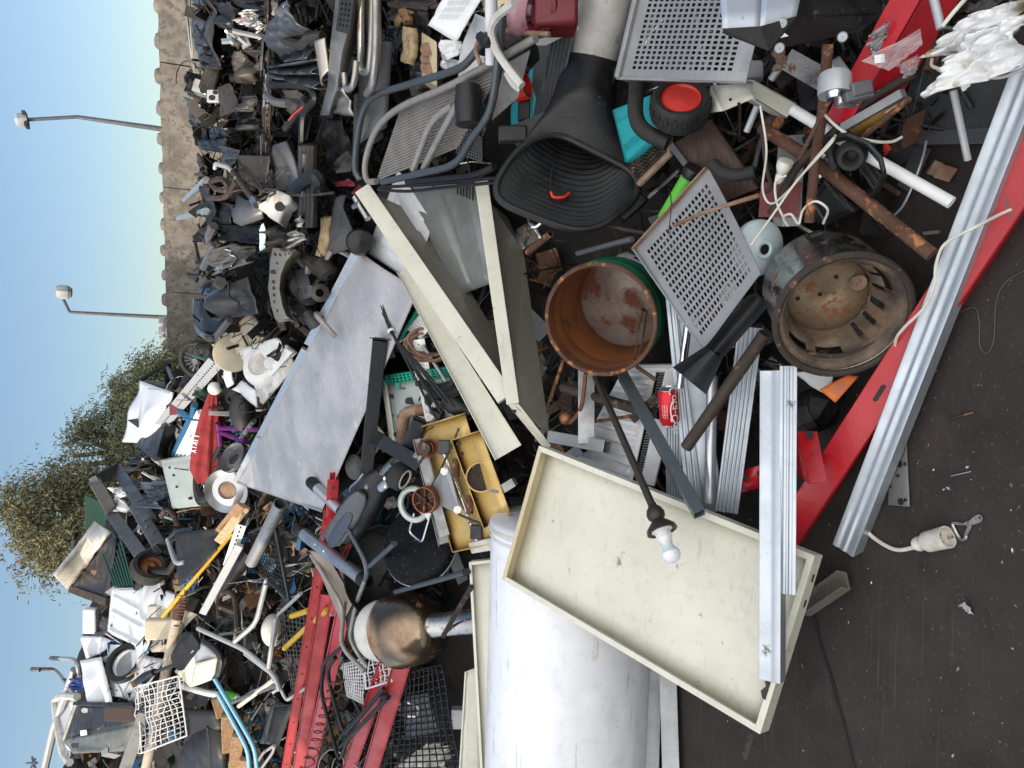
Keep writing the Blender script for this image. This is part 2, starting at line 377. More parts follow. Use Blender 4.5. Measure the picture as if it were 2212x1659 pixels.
# ------------------------------------------------------------------ recurring shapes
def Cprof(wd, h, t=.004, ribs=0):                                    # channel with its back up, flanges down
    top = [(-wd / 2, 0)]
    if ribs:
        for i in range(ribs):
            c = -wd / 2 + wd * (i + 1) / (ribs + 1); g = wd / (ribs + 1) * .22
            top += [(c - g * 1.6, 0), (c - g, -.0022), (c + g, -.0022), (c + g * 1.6, 0)]
    top += [(wd / 2, 0)]
    return [(a, b) for a, b in top] + [(wd / 2, -h), (wd / 2 - t, -h), (wd / 2 - t, -t - .004), (-wd / 2 + t, -t - .004), (-wd / 2 + t, -h), (-wd / 2, -h)]
def Cup(wd, h, t=.004, ribs=0): return [(a, -b) for a, b in Cprof(wd, h, t, ribs)][::-1]   # channel opening upward
def Lprof(a, b, t=.004): return [(0, 0), (a, 0), (a, -t), (t, -t), (t, -b), (0, -b)]
def rectp(a, b): return [(-a / 2, -b / 2), (a / 2, -b / 2), (a / 2, b / 2), (-a / 2, b / 2)]
def sqtube(b, p0, p1, wd, ht, up, wall=.12, bore=.2):                # square tube with open ends
    b.beam(p0, p1, rectp(wd, ht), up); return b
def hollow(p0, p1, wd, ht, up, wall=.003):
    b = B(); t = (p1 - p0).normalized(); u = t.cross(up).normalized(); v = u.cross(t)
    vs = []; fs = []
    for p in (p0, p1):
        for sx in (1, 1 - 2 * wall / wd):
            k = sx; ky = 1 if sx == 1 else 1 - 2 * wall / ht
            vs += [p + u * (wd / 2 * a * k) + v * (ht / 2 * c * ky) for a, c in ((-1, -1), (1, -1), (1, 1), (-1, 1))]
    for i in range(4):
        j = (i + 1) % 4
        fs += [(i, j, 8 + j, 8 + i), (4 + j, 4 + i, 12 + i, 12 + j), (j, i, 4 + i, 4 + j), (8 + i, 8 + j, 12 + j, 12 + i)]
    return b.add(vs, fs)
def crumple(amp, sc=3., seed=0, fine=.35):
    o = V((seed * 7.3, seed * 3.1, seed * 1.7))
    def f(u, v):
        p = V((u * sc, v * sc, 0)) + o
        return amp * (1.3 * abs(noise.noise(p)) - .35 + fine * (abs(noise.noise(p * 2.7)) - .25) + fine * .5 * noise.noise(p * 6))
    return f
def tray(t, c, h, base_mat='cream', rim_mat=None, names=('panel', 'flange'), th=.003, lip=.012, fn=None, sides=(0, 1, 2, 3), nu=12, nv=8, lean=None):
    nn = (c[1] - c[0]).cross(c[3] - c[0]).normalized()
    if nn.dot(tocam(c[0])) < 0: nn = -nn
    if lean: nn = lean
    t.p(names[0], B().grid(c, nu, nv, fn), base_mat, solid=th)
    ctr = (c[0] + c[1] + c[2] + c[3]) / 4
    for k in sides:
        a, b2 = c[k], c[(k + 1) % 4]; mid = (a + b2) / 2
        inn = (ctr - mid); e = (b2 - a).normalized(); inn = (inn - e * inn.dot(e)).normalized()
        g = B(); g.add([a, b2, b2 + nn * h, a + nn * h, b2 + nn * h + inn * lip - e * lip, a + nn * h + inn * lip + e * lip], [(0, 1, 2, 3), (3, 2, 4, 5)])
        t.p(names[1], g, rim_mat or base_mat, solid=th, smooth=0)
def wiregrid(b, c, nu, nv, r, fn=None, n=5, segs=10):
    nn = (c[1] - c[0]).cross(c[3] - c[0]).normalized()
    def P(u, v):
        p = (c[0] * (1 - u) + c[1] * u) * (1 - v) + (c[3] * (1 - u) + c[2] * u) * v
        return p + nn * fn(u, v) if fn else p
    for i in range(nu + 1): b.tube([P(i / nu, j / segs) for j in range(segs + 1)], r, n)
    for i in range(nv + 1): b.tube([P(j / segs, i / nv) + nn * r * 1.6 for j in range(segs + 1)], r, n)
    return b
def discaxis(cx, cy, maj, mnr, ang, sgn, off=0.0, d=None):            # circle seen as an ellipse: centre, radius, axis towards the viewer
    c = w(cx, cy, off) if d is None else D(cx, cy, d)
    X, Y = q(cx, cy); dd = (c - EYE).dot(fw); r = S(maj) * dd / FP
    vw = ray(X, Y).normalized()
    a = math.radians(ang) + math.pi / 2
    m = (EX * math.cos(a) + EY * math.sin(a)); m = (m - vw * m.dot(vw)).normalized()
    th = math.acos(max(.05, min(1, mnr / maj)))
    return c, r, (-vw * math.cos(th) + m * math.sin(th) * sgn).normalized()
def obox(o, a, b, c, d0, g=None):                                     # square-cornered box through four corner pixels (o is the corner the other three join)
    R = [ray(*q(*p)) for p in (o, a, b, c)]; O = R[0] * d0
    x = list(g) if g else [d0 + .1] * 3; x0 = list(x)
    def res(x):
        e = [R[i + 1] * x[i] - O for i in range(3)]
        return [e[0].dot(e[1]), e[1].dot(e[2]), e[0].dot(e[2])] + [.02 * (x[i] - x0[i]) for i in range(3)]
    for it in range(60):
        f = res(x); J = []
        for k in range(3):
            y = list(x); y[k] += 1e-4; fy = res(y); J.append([(p - s) / 1e-4 for p, s in zip(fy, f)])
        A = Matrix([[sum(J[i][m] * J[j][m] for m in range(6)) + (1e-6 if i == j else 0) for j in range(3)] for i in range(3)])
        bb = V([-sum(J[i][m] * f[m] for m in range(6)) for i in range(3)])
        dx = A.inverted() @ bb
        for k in range(3): x[k] += max(-.1, min(.1, dx[k]))
    P = [EYE + O] + [EYE + R[i + 1] * x[i] for i in range(3)]
    return P[0], P[1] - P[0], P[2] - P[0], P[3] - P[0]
def text_mesh(s, size):
    cu = bpy.data.curves.new('txt', 'FONT'); cu.body = s; cu.size = size; cu.align_x = 'CENTER'; cu.align_y = 'CENTER'
    ob = bpy.data.objects.new('txt', cu); COL.objects.link(ob)
    dg = bpy.context.evaluated_depsgraph_get(); me = bpy.data.meshes.new_from_object(ob.evaluated_get(dg))
    vs = [v.co.copy() for v in me.vertices]; fs = [tuple(p.vertices) for p in me.polygons]
    bpy.data.objects.remove(ob); bpy.data.curves.remove(cu); bpy.data.meshes.remove(me)
    return vs, fs
def flat_text(b, s, size, o, ux, uy, nz):
    vs, fs = text_mesh(s, size)
    return b.add([o + ux * p.x + uy * p.y + nz for p in vs], fs)
TILES.update({'za': (700, 0, .36166), 'zb': (700, 600, .36166), 'zc': (1300, 1700, .36157), 'zd': (500, 2300, .43636)})
# ------------------------------------------------------------------ ground
def ground_material():
    m = bpy.data.materials.new('ground'); m.use_nodes = True; nt = m.node_tree; N = nt.nodes; L = nt.links; b = N['Principled BSDF']
    tc = N.new('ShaderNodeTexCoord'); P = tc.outputs['Object']
    def nz(s, d=6, r=.6, v=P):
        n = N.new('ShaderNodeTexNoise'); n.inputs['Scale'].default_value = s; n.inputs['Detail'].default_value = d; n.inputs['Roughness'].default_value = r; L.new(v, n.inputs['Vector']); return n.outputs['Fac']
    def rp(v, a, c):
        r = N.new('ShaderNodeMapRange'); r.inputs['From Min'].default_value = a; r.inputs['From Max'].default_value = c; L.new(v, r.inputs['Value']); return r.outputs['Result']
    def mix(f, a, c):
        x = N.new('ShaderNodeMix'); x.data_type = 'RGBA'; L.new(f, x.inputs['Factor'])
        for s, i in ((a, 6), (c, 7)):
            if isinstance(s, tuple): x.inputs[i].default_value = s + (1,)
            else: L.new(s, x.inputs[i])
        return x.outputs[2]
    def mul(a, k):
        u = N.new('ShaderNodeMath'); u.operation = 'MULTIPLY'; L.new(a, u.inputs[0])
        if isinstance(k, (int, float)): u.inputs[1].default_value = k
        else: L.new(k, u.inputs[1])
        return u.outputs[0]
    c = mix(rp(nz(2.2, 8, .65), .35, .65), (.021, .0165, .0142), (.047, .039, .0345))
    c = mix(mul(rp(nz(5, 9, .7), .52, .70), .7), c, (.055, .042, .032))
    c = mix(mul(rp(nz(1.1, 5), .5, .68), .55), c, (.019, .018, .021))
    c = mix(mul(rp(nz(75, 3, .7), .60, .70), .3), c, (.17, .155, .14))
    for ang, s, k in ((.5, 5, .22), (1.9, 4, .3), (2.7, 6, .3)):
        mp = N.new('ShaderNodeMapping'); mp.inputs['Rotation'].default_value = (0, 0, ang); mp.inputs['Scale'].default_value = (1.1, s * 9, 1); L.new(P, mp.inputs['Vector'])
        f = rp(nz(1.6, 2, .4, mp.outputs['Vector']), .665, .71)
        c = mix(mul(mul(f, k), rp(nz(1.8, 3), .48, .6)), c, (.105, .092, .084))
    L.new(c, b.inputs['Base Color']); b.inputs['Specular IOR Level'].default_value = .3
    ro = N.new('ShaderNodeMapRange'); L.new(nz(3, 8, .7), ro.inputs['Value']); ro.inputs['To Min'].default_value = .68; ro.inputs['To Max'].default_value = .95; L.new(ro.outputs['Result'], b.inputs['Roughness'])
    bp = N.new('ShaderNodeBump'); bp.inputs['Strength'].default_value = .45; bp.inputs['Distance'].default_value = .004; L.new(nz(55, 8, .75), bp.inputs['Height']); L.new(bp.outputs['Normal'], b.inputs['Normal'])
    MATS['ground'] = m
ground_material()
def struct(name, b, m, kind='structure', **k):
    o = mk(name, b, m, **k); o['kind'] = kind; return o
struct('ground', B().add([(-400, -400, 0), (400, -400, 0), (400, 900, 0), (-400, 900, 0)], [(0, 1, 2, 3)]), 'ground', smooth=0)
# the joint in the floor: a narrow band of grit sunk between two slabs
tile('t32')
jp = [WZ(x, y, .003) for x, y in ((318, 660), (330, 700), (352, 780), (372, 860), (392, 930), (420, 1010), (452, 1120), (488, 1270), (512, 1340), (545, 1480), (575, 1600), (600, 1720))]
g = B(); vs = []
for i, p in enumerate(jp):
    t = (jp[min(i + 1, len(jp) - 1)] - jp[max(i - 1, 0)]).normalized(); s = V((-t.y, t.x, 0)); k = .0055 + .003 * noise.noise(p * 9)
    vs += [p + s * k, p - s * k]
g.add(vs, [(2 * i, 2 * i + 1, 2 * i + 3, 2 * i + 2) for i in range(len(jp) - 1)])
struct('floor_joint', g, 'tarblack', smooth=0)
# ------------------------------------------------------------------ body of the heap under the things
mat('mound', (.010, .0095, .009), .9, .0, (.022, .017, .014), sc=5, amt=1, rust=.15, rcol=(.03, .018, .01), bump=1.0, bsc=22)  # near black colour stands in for deep shade in the gaps
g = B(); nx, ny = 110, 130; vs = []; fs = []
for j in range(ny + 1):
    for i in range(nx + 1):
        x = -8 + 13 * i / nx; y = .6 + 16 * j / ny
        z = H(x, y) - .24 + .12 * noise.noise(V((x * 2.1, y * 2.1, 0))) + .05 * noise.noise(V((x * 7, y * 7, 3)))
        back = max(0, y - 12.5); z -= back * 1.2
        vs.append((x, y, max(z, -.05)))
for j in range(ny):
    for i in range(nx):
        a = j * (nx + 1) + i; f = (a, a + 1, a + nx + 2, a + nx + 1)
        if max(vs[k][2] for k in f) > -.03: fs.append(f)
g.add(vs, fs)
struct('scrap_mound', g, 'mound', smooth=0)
# ------------------------------------------------------------------ concrete wall of upright slabs with knobs along the top
tile(None)
Ztop = 3.0
pa, pb = WZ(341, 20, Ztop), WZ(362, 770, Ztop)
dw = (pb - pa).normalized(); nw = V((dw.y, -dw.x, 0)); nw = nw if nw.dot(-pa) > 0 else -nw
js = [WZ(x, y, Ztop) for x, y in ((346, 127), (354, 386), (360, 617))]
jt = [(p - pa).dot(dw) for p in js]; Ls = (jt[2] - jt[0]) / 2
wall = T('concrete_wall', 'weathered concrete block wall with round knobs along its top behind the scrap', 'wall')
def wnoise(p, s): return noise.noise(p * s)
for k in range(-3, 6):
    a = jt[0] + k * Ls + .012; e = jt[0] + (k + 1) * Ls - .012
    b = B(); nu, nv = 24, 22; vs = []; fs = []
    for j in range(nv + 1):
        for i in range(nu + 1):
            p = pa + dw * lerp(a, e, i / nu); z = Ztop * j / nv
            off = .012 * wnoise(V((p.x, p.y, z)), 1.3) + .006 * wnoise(V((p.x, p.y, z)), 6)
            if j == nv: z += .03 * wnoise(p, 4)
            vs.append((p.x + nw.x * off, p.y + nw.y * off, z))
    m0 = len(vs)
    for i in range(nu + 1): p = V(vs[nv * (nu + 1) + i]); vs.append(tuple(p - nw * .55))
    for j in range(nv):
        for i in range(nu):
            q0 = j * (nu + 1) + i; fs.append((q0, q0 + 1, q0 + nu + 2, q0 + nu + 1))
    for i in range(nu): q0 = nv * (nu + 1) + i; fs.append((q0, q0 + 1, m0 + i + 1, m0 + i))
    b.add(vs, fs)
    for (ia, ib) in ((a, a), (e, e)):
        p = pa + dw * ia; b.add([(p.x, p.y, 0), (p.x, p.y, Ztop), tuple(V((p.x, p.y, Ztop)) - nw * .55), tuple(V((p.x, p.y, 0)) - nw * .55)], [(0, 1, 2, 3)])
    for t in range(4):
        c = pa + dw * lerp(a, e, (t + .5) / 4); c = V((c.x, c.y, Ztop - .04)) - nw * .22; rr = .15 + .03 * random.random(); hh = .11 + .04 * random.random()
        b.lathe(c, V((random.uniform(-.1, .1), random.uniform(-.1, .1), 1)), [(rr, 0), (rr * .92, hh * .6), (rr * .7, hh), (.01, hh + .02)], 10)
    wall.p('slab', b, 'concrete', smooth=50)
# ------------------------------------------------------------------ street lamps beyond the wall
def lamp(lab, base, elbow, end, head, r, wy):
    t = T('street_lamp', lab, 'street lamp', 'street lamps beyond the wall')
    P = [WY(*p, wy) for p in (base, elbow, end, head)]
    b0 = V((P[0].x, P[0].y, 0)) + (P[0] - P[1]) * .0
    b = B(); b.tube([b0, P[0], P[1]], [r * 1.25, r * 1.15, r * .8], 12); t.p('pole', b, 'grey')
    b = B(); b.tube([P[1], P[2]], r * .75, 10); t.p('arm', b, 'grey')
    return t, P
tile('t00')
t, P = lamp('straight grey lamp post with a boxy head on top, nearer the car wrecks', (952, 765), (458, 694), (158, 711), (88, 715), .065, 24)
b = B(); c = (P[2] + P[3]) / 2; ax = (P[3] - P[2]).normalized(); sx = ax.cross(V((0, 1, 0))).normalized(); fy = ax.cross(sx)
L_ = (P[3] - P[2]).length * 1.05
b.lathe(P[2] - ax * .03, ax, [(.01, 0), (.17, 0), (.19, L_ * .3), (.19, L_ * .75), (.13, L_ * 1.02), (.01, L_ * 1.05)], 8)
hd = t.p('lamp_head', b, 'grey_light', smooth=25)
b = B(); b.cbox(P[2] + ax * .02 - sx * .0, ax, sx, fy, .08, .42, .3); t.p('lens', b, 'dark_metal', sub=hd)
tile('t01')
t, P = lamp('grey lamp post with a short bent arm and tilted head', (1092, 414), (455, 380), (408, 285), (392, 220), .058, 27)
b = B(); ax = V((.72, -.3, .55)).normalized(); sx = ax.cross(V((0, 0, 1))).normalized(); fy = sx.cross(ax)
c = WY(415, 250, 26.8)
b.lathe(c - V((0, 0, .2)), V((0, -.25, 1)), [(.01, 0), (.16, 0), (.22, .1), (.22, .28), (.16, .4), (.01, .42)], 8)
hd = t.p('lamp_head', b, 'grey_light', smooth=25)
b = B(); b.lathe(c - V((0, .0, .23)), V((0, -.25, 1)), [(.01, 0), (.13, .0), (.15, .04)], 8); t.p('lens', b, 'dark_metal', sub=hd)
b = B(); ax = V((0, 0, 1)); pq = WY(1078, 480, 22.5); b.cbox(pq, dw, nw, ax, .5, .35, .3); b.cbox(pq + ax * .05, dw, nw, ax, .38, .37, .12)
one('lamp_head', 'small grey light fitting just showing over the wall top', 'light', b, 'grey_light', bevel=.03)
# ------------------------------------------------------------------ trees behind the heap
def tree(lab, blobs, base, wy, mt, n, seed):
    R = random.Random(seed); t = T('leafy_tree', lab, 'tree', 'trees beyond the heap')
    bl = []
    for x, y, r in blobs:
        c = WY(x, y, wy + R.uniform(-1.2, 1.2)); bl.append((c, r * wy * 1.02 / FP))
    bp = WY(*base, wy); bp = V((bp.x, bp.y, 0))
    tr = B(); top = sum((c for c, r in bl), V()) / len(bl)
    k1 = lerp(bp, top, .55); tr.cable([bp, lerp(bp, k1, .5) + V((.15, 0, 0)), k1], .17, 8, 5)
    for c, r in bl:
        m = lerp(k1, c, .5) + V((R.uniform(-.3, .3), R.uniform(-.3, .3), .2)); tr.cable([k1, m, c + V((0, 0, r * .5))], .055, 6, 4)
    lf = B()
    tot = sum(r * r for c, r in bl)
    for c, r in bl:
        for _ in range(int(n * r * r / tot)):
            u = V((R.gauss(0, 1), R.gauss(0, 1), R.gauss(0, 1))).normalized() * (r * R.random() ** .42)
            p0 = c + V((u.x, u.y, u.z * 1.05))
            if noise.noise(p0 * 1.25 + V((seed, 0, 0))) < -.03: continue
            d = V((R.gauss(0, .45) + u.x / r * .6, R.gauss(0, .4), R.uniform(-1, .5))).normalized(); ln = R.uniform(.25, .8)
            sag = V((0, 0, -R.uniform(.1, .5)))
            for s in range(10):
                f = s / 9; p = p0 + d * ln * f + sag * f * f
                a = V((R.gauss(0, 1), R.gauss(0, 1), R.gauss(-.6, 1))).normalized(); bq = a.cross(V((R.gauss(0, 1), R.gauss(0, 1), R.gauss(0, 1)))).normalized()
                l, wd = R.uniform(.06, .12), R.uniform(.008, .017)
                lf.add([p - bq * wd, p + a * l * .5 - bq * wd * 1.2, p + a * l, p + bq * wd], [(0, 1, 2, 3)])
    t.p('trunk', tr, 'bark'); t.p('crown', lf, mt, smooth=0)
tile(None)
tree('tall leafy tree at the left with a ragged brownish green crown', [(60, 1120, 62), (95, 1060, 66), (80, 1180, 62), (140, 1130, 80), (190, 1080, 80), (120, 1215, 40), (170, 1170, 62), (225, 1130, 70), (40, 1085, 36), (14, 1105, 20), (55, 1215, 26)], (560, 1140), 19, 'foliage', 6500, 3)
tree('middle dark green tree with drooping twigs behind the steel frame', [(190, 985, 50), (225, 930, 46), (245, 1000, 66), (160, 1010, 36), (205, 1050, 56), (285, 1010, 60), (275, 930, 46), (175, 940, 26), (300, 960, 50)], (560, 980), 20, 'foliage_dark', 5600, 5)
tree('small drooping tree right above the dented white appliance panel', [(275, 835, 32), (300, 800, 24), (310, 870, 50), (260, 870, 30), (330, 830, 34), (345, 790, 20), (285, 900, 40)], (560, 860), 20, 'foliage_dark', 3000, 8)
tile('t01')
g = B(); c = [WY(560, 1575, 15.5), WY(700, 1640, 15.5), WY(715, 1820, 15.5), WY(560, 1800, 15.5)]
wiregrid(g, c, 22, 14, .012, segs=2)
one('mesh_fence', 'green wire mesh fence panel standing in front of the trees', 'fence', g, 'green_dark')
# ================================================================== FRONT: boiler, trays, studs, drum, brazier, hopper
tile(None)
# white boiler lying on the floor
p0, p1 = D(1237, 1128, 3.0), D(1213, 1900, 3.06)
ax = (p1 - p0).normalized(); ln = (p1 - p0).length; R0 = .318
t = T('water_heater', 'big dented white water heater tank lying on its side on the floor', 'water heater')
b = B(); n, m = 96, 60; vs = []; fs = []
u = V((0, 0, 1)); u = (u - ax * u.dot(ax)).normalized(); v = ax.cross(u)
dents = [(random.uniform(.25, 1.0), random.uniform(0, 6.28), random.uniform(.015, .035), random.uniform(.002, .005)) for _ in range(60)]
for j in range(m + 1):
    h = .028 + (ln - .028) * j / m
    for i in range(n):
        a = 2 * math.pi * i / n; d = (u * math.cos(a) + v * math.sin(a)); p = p0 + ax * h
        r = R0 - .0015 * max(0, noise.noise(d * 1.6 + V((h * 2, 0, 0))))
        for dh, da, ds, dp in dents:
            aa = abs((a - da + math.pi) % (2 * math.pi) - math.pi) * R0; q2 = (aa * aa + (h - dh) ** 2) / (ds * ds)
            if q2 < 4: r -= dp * math.exp(-q2 * 1.6)
        vs.append(p + d * r)
for j in range(m):
    for i in range(n): fs.append((j * n + i, j * n + (i + 1) % n, (j + 1) * n + (i + 1) % n, (j + 1) * n + i))
b.add(vs, fs); t.p('jacket', b, 'boiler', smooth=60)
b = B(); b.lathe(p0, ax, [(.01, -.03), (R0 * .8, -.03), (R0 - .004, -.012), (R0 + .006, 0), (R0 + .006, .03), (R0 - .002, .034)], 72); cp = t.p('end_cap', b, 'white')
b = B(); b.lathe(p0, ax, [(R0 + .0075, .012), (R0 + .0105, .016), (R0 + .0105, .022), (R0 + .0075, .026)], 72); t.p('rim_band', b, 'dirty_white', sub=cp)
b = B(); b.lathe(p0, ax, [(R0 + .0015, .046), (R0 + .004, .05), (R0 + .004, .054), (R0 + .0015, .058)], 72); t.p('seam', b, 'white')
# two studs under it
for k, (x0, x1, lab) in enumerate(((1412, 1403, 'grey channel stud on the floor hard against the white tank'), (1442, 1452, 'grey channel stud on the floor splayed outward beside the first one'))):
    a, c = WZ(x0, 1430, .05), WZ(x1, 1760, .05)
    one('channel_stud', lab, 'metal stud', B().beam(a, c, Cprof(.062, .045, .003), tocam(a)), 'grey_light', group='studs on the floor by the tank', bevel=.002)
# foreground cream tray
c = para([(1185, 966), (1776, 1200), (1660, 1577), (1106, 1250)], 2.70)
t = T('cream_metal_tray', 'large cream enamelled metal tray leaning on the white tank in the foreground', 'metal tray')
tray(t, c, .05, 'cream', lip=.016, fn=lambda u, v: .006 * noise.noise(V((u * 3, v * 3, 1))) + .010 * math.sin(math.pi * u) * math.sin(math.pi * v))
[o for o in t.o.children if o.name.startswith('flange')][3].data.materials[0] = MATS['cream_yellow']
e1 = (c[1] - c[0]).normalized(); e2 = (c[3] - c[0]).normalized(); nn = e1.cross(e2); nn = nn if nn.dot(tocam(c[0])) > 0 else -nn
TR = c, e1, e2, nn
def slots(o, pts, ux, uy, nz, l, wdt, m='tarblack', nm='slot'):
    for p in pts:
        b = B(); k = []
        for i in range(12):
            a = 2 * math.pi * i / 12; k.append(p + nz * .0016 + ux * (math.cos(a) * wdt / 2 + math.copysign(max(0, l - wdt) / 2, math.cos(a))) + uy * math.sin(a) * wdt / 2)
        b.add(k, [tuple(range(12))]); o.p(nm, b, m, smooth=0)
rimc = c[1] + e2 * .01 + nn * .052
slots(t, [c[1] + nn * .025 + e1 * .0025 + e2 * s for s in (.06, .13, .62)], e2, nn, e1, .022, .010)
slots(t, [c[3] + nn * .03 + e1 * .03 + e2 * .003, c[3] + nn * .03 - e1 * .0026 - e2 * .03], nn, e1, e2, .020, .009)
# rust patches along the far flange
for s, L_ in ((.30, .10), (.5, .07)):
    b = B(); q0 = c[1] + e2 * s + nn * .049 - e1 * .017
    b.add([q0 + e2 * (L_ * i / 6) - e1 * (.010 * (i % 2) + .002) + nn * .004 for i in range(7)] + [q0 + e2 * (L_ * (6 - i) / 6) + e1 * .006 + nn * .004 for i in range(7)], [tuple(range(14))]); t.p('rust_edge', b, 'rust_dark', smooth=0, solid=.002)
# second cream trays under the tank at the left
tile('t12')
t = T('cream_metal_tray', 'long cream metal tray standing behind the white tank at the frame edge', 'metal tray')
c = [D(1385, 330, 3.36), D(1565, 310, 3.36), D(1480, 1750, 3.42), D(1440, 1750, 3.42)]
c = [D(1392, 335, 3.36), D(1600, 312, 3.3), D(1540, 1750, 3.36), D(1468, 1750, 3.42)]
tray(t, c, .03, 'cream', lip=.012, sides=(0, 3))
t = T('cream_metal_panel', 'plain cream sheet behind the long tray at the frame edge', 'metal sheet')
c = [D(1352, 1045, 3.5), D(1440, 1010, 3.5), D(1455, 1750, 3.5), D(1310, 1750, 3.5)]
t.p('panel', B().grid(c, 4, 8, crumple(.01, 2, 3)), 'cream', solid=.003); t.p('folded_edge', B().tube([c[0], c[3]], .006, 6), 'cream')
# ---------------------------------------------------------------- long stud channels
tile('t32')
def stud(lab, a, c, wd, h, m='stud', ribs=2, up=None, grp='galvanised channel studs on the heap', rolled=False):
    up = up or tocam((a + c) / 2)
    return one('channel_stud', lab, 'metal stud', B().beam(a, c, (Cup if rolled else Cprof)(wd, h, .0025, ribs), up), m, group=grp, bevel=.0012)
tile(None)
e = TR[3]
# pair lying across the tray
q1, q2 = D(1664, 800, 1.96), D(1662, 1473, 1.92)
stud('long bluish stud lying right across the cream tray, longest of the pair', q1, q2, .055, .04, ribs=1, up=(tocam(q1) * .8 + V((0, 0, .5))).normalized())
q1, q2 = D(1703, 790, 1.93), D(1700, 1285, 1.92)
stud('shorter stud lying snug against the long one on the cream tray', q1, q2, .042, .035, ribs=2)
# the long diagonal one along the floor
q1, q2 = WZ(2228, 130, .115), WZ(1820, 1190, .055)
b = B().beam(q1, q2, Cprof(.062, .05, .0025, 2), (V((0, 0, 1)) + V((-.25, -.25, 0))).normalized())
one('channel_stud', 'long ribbed aluminium channel lying diagonally along the foot of the heap', 'metal stud', b, 'stud', bevel=.0012)
tile('t21')
a, c_ = w(1085, 290, .10), w(1225, 1690, .16); stud('stud behind the red can running under the chrome tube', a, c_, .05, .035)
a, c_ = w(1175, 420, .10), w(1345, 1680, .13); stud('broad plain channel between the red can and the black tube', a, c_, .06, .03, ribs=2, rolled=True)
a, c_ = w(1080, 900, .05), w(1085, 1600, .08); stud('short ribbed stud standing beside the white radiator', a, c_, .05, .035, ribs=5)
a, c_ = w(1585, 480, .14), w(1428, 1690, .20); stud('ribbed stud slanting beside the silver tube near the red rail', a, c_, .065, .035, ribs=5)
tile('t22')
a, c_ = w(1390, -160, .22), D(1368, 170, 2.13); 
a, c_ = w(1585, 480, .14), w(1428, 1690, .20)
tile('t21')
# silver tubes
one('metal_tube', 'matt silver round tube pointing down between the studs', 'tube', B().tube([w(1335, 800, .16), w(1318, 1620, .23)], .0165, 14, open_end=True), 'alu')
one('metal_tube', 'short mirror chrome tube poking out by the perforated plate', 'tube', B().tube([w(1178, 450, .22), w(1124, 870, .22)], .0115, 14, open_end=True), 'chrome')
one('metal_tube', 'black rusty round tube with a brown worn end above the can', 'tube', B().tube([w(1680, 520, .22), w(1165, 1262, .30)], .0175, 14, open_end=True), 'rust_dark')
# square grey tube and lamp rod reaching over the tray
p1 = w(748, 790, .12); tile('t22'); p2 = D(1222, 40, 2.15)
one('square_tube', 'long grey square tube with an open end above the cream tray', 'tube', hollow(p1, p2, .034, .034, (tocam(p1) + V((.5, .1, 0))).normalized()), 'grey_tube', bevel=.0015)
# lamp: rod, socket, bulb
tile('t21'); r0 = w(572, 800, .16); tile('t22'); r1 = D(925, -5, 2.22); sk = D(955, 75, 2.2); be = D(1062, 350, 2.13)
t = T('hanging_lamp', 'dark brown lamp rod ending in a bare white bulb over the cream tray', 'lamp')
t.p('rod', B().tube([r0, r1], .0115, 12), 'bronze_dark')
ax = (be - r1).normalized(); L0 = (be - r1).length
t.p('socket_cup', B().lathe(r1 - ax * .015, ax, [(.004, 0), (.012, .003), (.013, .012), (.022, .022), (.027, .036), (.025, .048), (.018, .056), (.022, .060), (.042, .080), (.045, .092), (.043, .093), (.018, .066), (.001, .066)], 32), 'bronze_dark')
sk_ = t.p('socket_ring', B().lathe(r1, ax, [(.018, .045), (.019, .066), (.030, .068), (.030, .075), (.022, .078), (.023, .084), (.0205, .086), (.023, .089), (.0205, .092), (.023, .095), (.020, .098), (.018, .112), (.001, .112)], 32), 'white_plastic')
k0 = .105; k1 = L0
prof = [(.0135, 0), (.0145, .15), (.017, .30), (.023, .45), (.0275, .56)]
bb = t.p('bulb', B().lathe(r1 + ax * k0, ax, [(r, h * (k1 - k0)) for r, h in prof], 32), 'bulb_neck')
K = (k1 - k0) ; b = B(); b.lathe(r1 + ax * (k0 + K * .56), ax, [(.0275 * math.cos(a) if a > .1 else .0277, K * .44 * math.sin(a)) for a in [i * math.pi / 20 for i in range(11)]], 32); t.p('bulb_globe', b, 'bulb', sub=bb)
tile('t21')
# T-shaped galvanised tube
t = T('tube_stand', 'galvanised square tube with a welded crossbar foot beside the round drum', 'tube')
a, c_ = w(512, 760, .10), w(512, 1240, .20)
t.p('upright', hollow(a, c_, .056, .05, tocam(c_)), 'galv', bevel=.002)
a, c_ = w(285, 1195, .19), w(652, 1262, .19); t.p('crossbar', hollow(a, c_, .042, .042, tocam(c_)), 'galv', bevel=.002)
a, c_ = w(395, 1330, .10), w(500, 1260, .17); t.p('brace', hollow(a, c_, .04, .04, tocam(c_)), 'galv')
# radiator
t = T('radiator', 'white finned panel radiator under the loose tubes', 'radiator')
c = [w(760, 745, .03), w(975, 745, .06), w(812, 1490, .10), w(440, 1345, .02)]
t.p('panel', B().grid(c, 34, 40, lambda u, v: .012 * (1 if (v * 11) % 1 < .55 else -.2) * (1 if .08 < u < .92 else 0)), 'white', solid=.004, smooth=0)
e1 = (c[1] - c[0]); e1n = e1.normalized(); dv = (c[2] - c[1]); nrm = tocam(c[1])
b = B()
for i in range(44):
    p = c[1] + dv * (i / 44); b.grid([p + e1n * .012, p + e1n * .055 - nrm * .02, p + e1n * .055 - nrm * .02 + dv * .012, p + e1n * .012 + dv * .012])
t.p('fins', b, 'grey', solid=.002, smooth=0)
b = B(); b.beam(c[1] + e1n * .075 - nrm * .03, c[2] + e1n * .075 - nrm * .03, rectp(.05, .03), nrm); t.p('rear_panel', b, 'white', bevel=.006)
t.p('top_edge', B().tube([c[0], c[1], c[1] + e1n * .09 - nrm * .03], .014, 8), 'white')
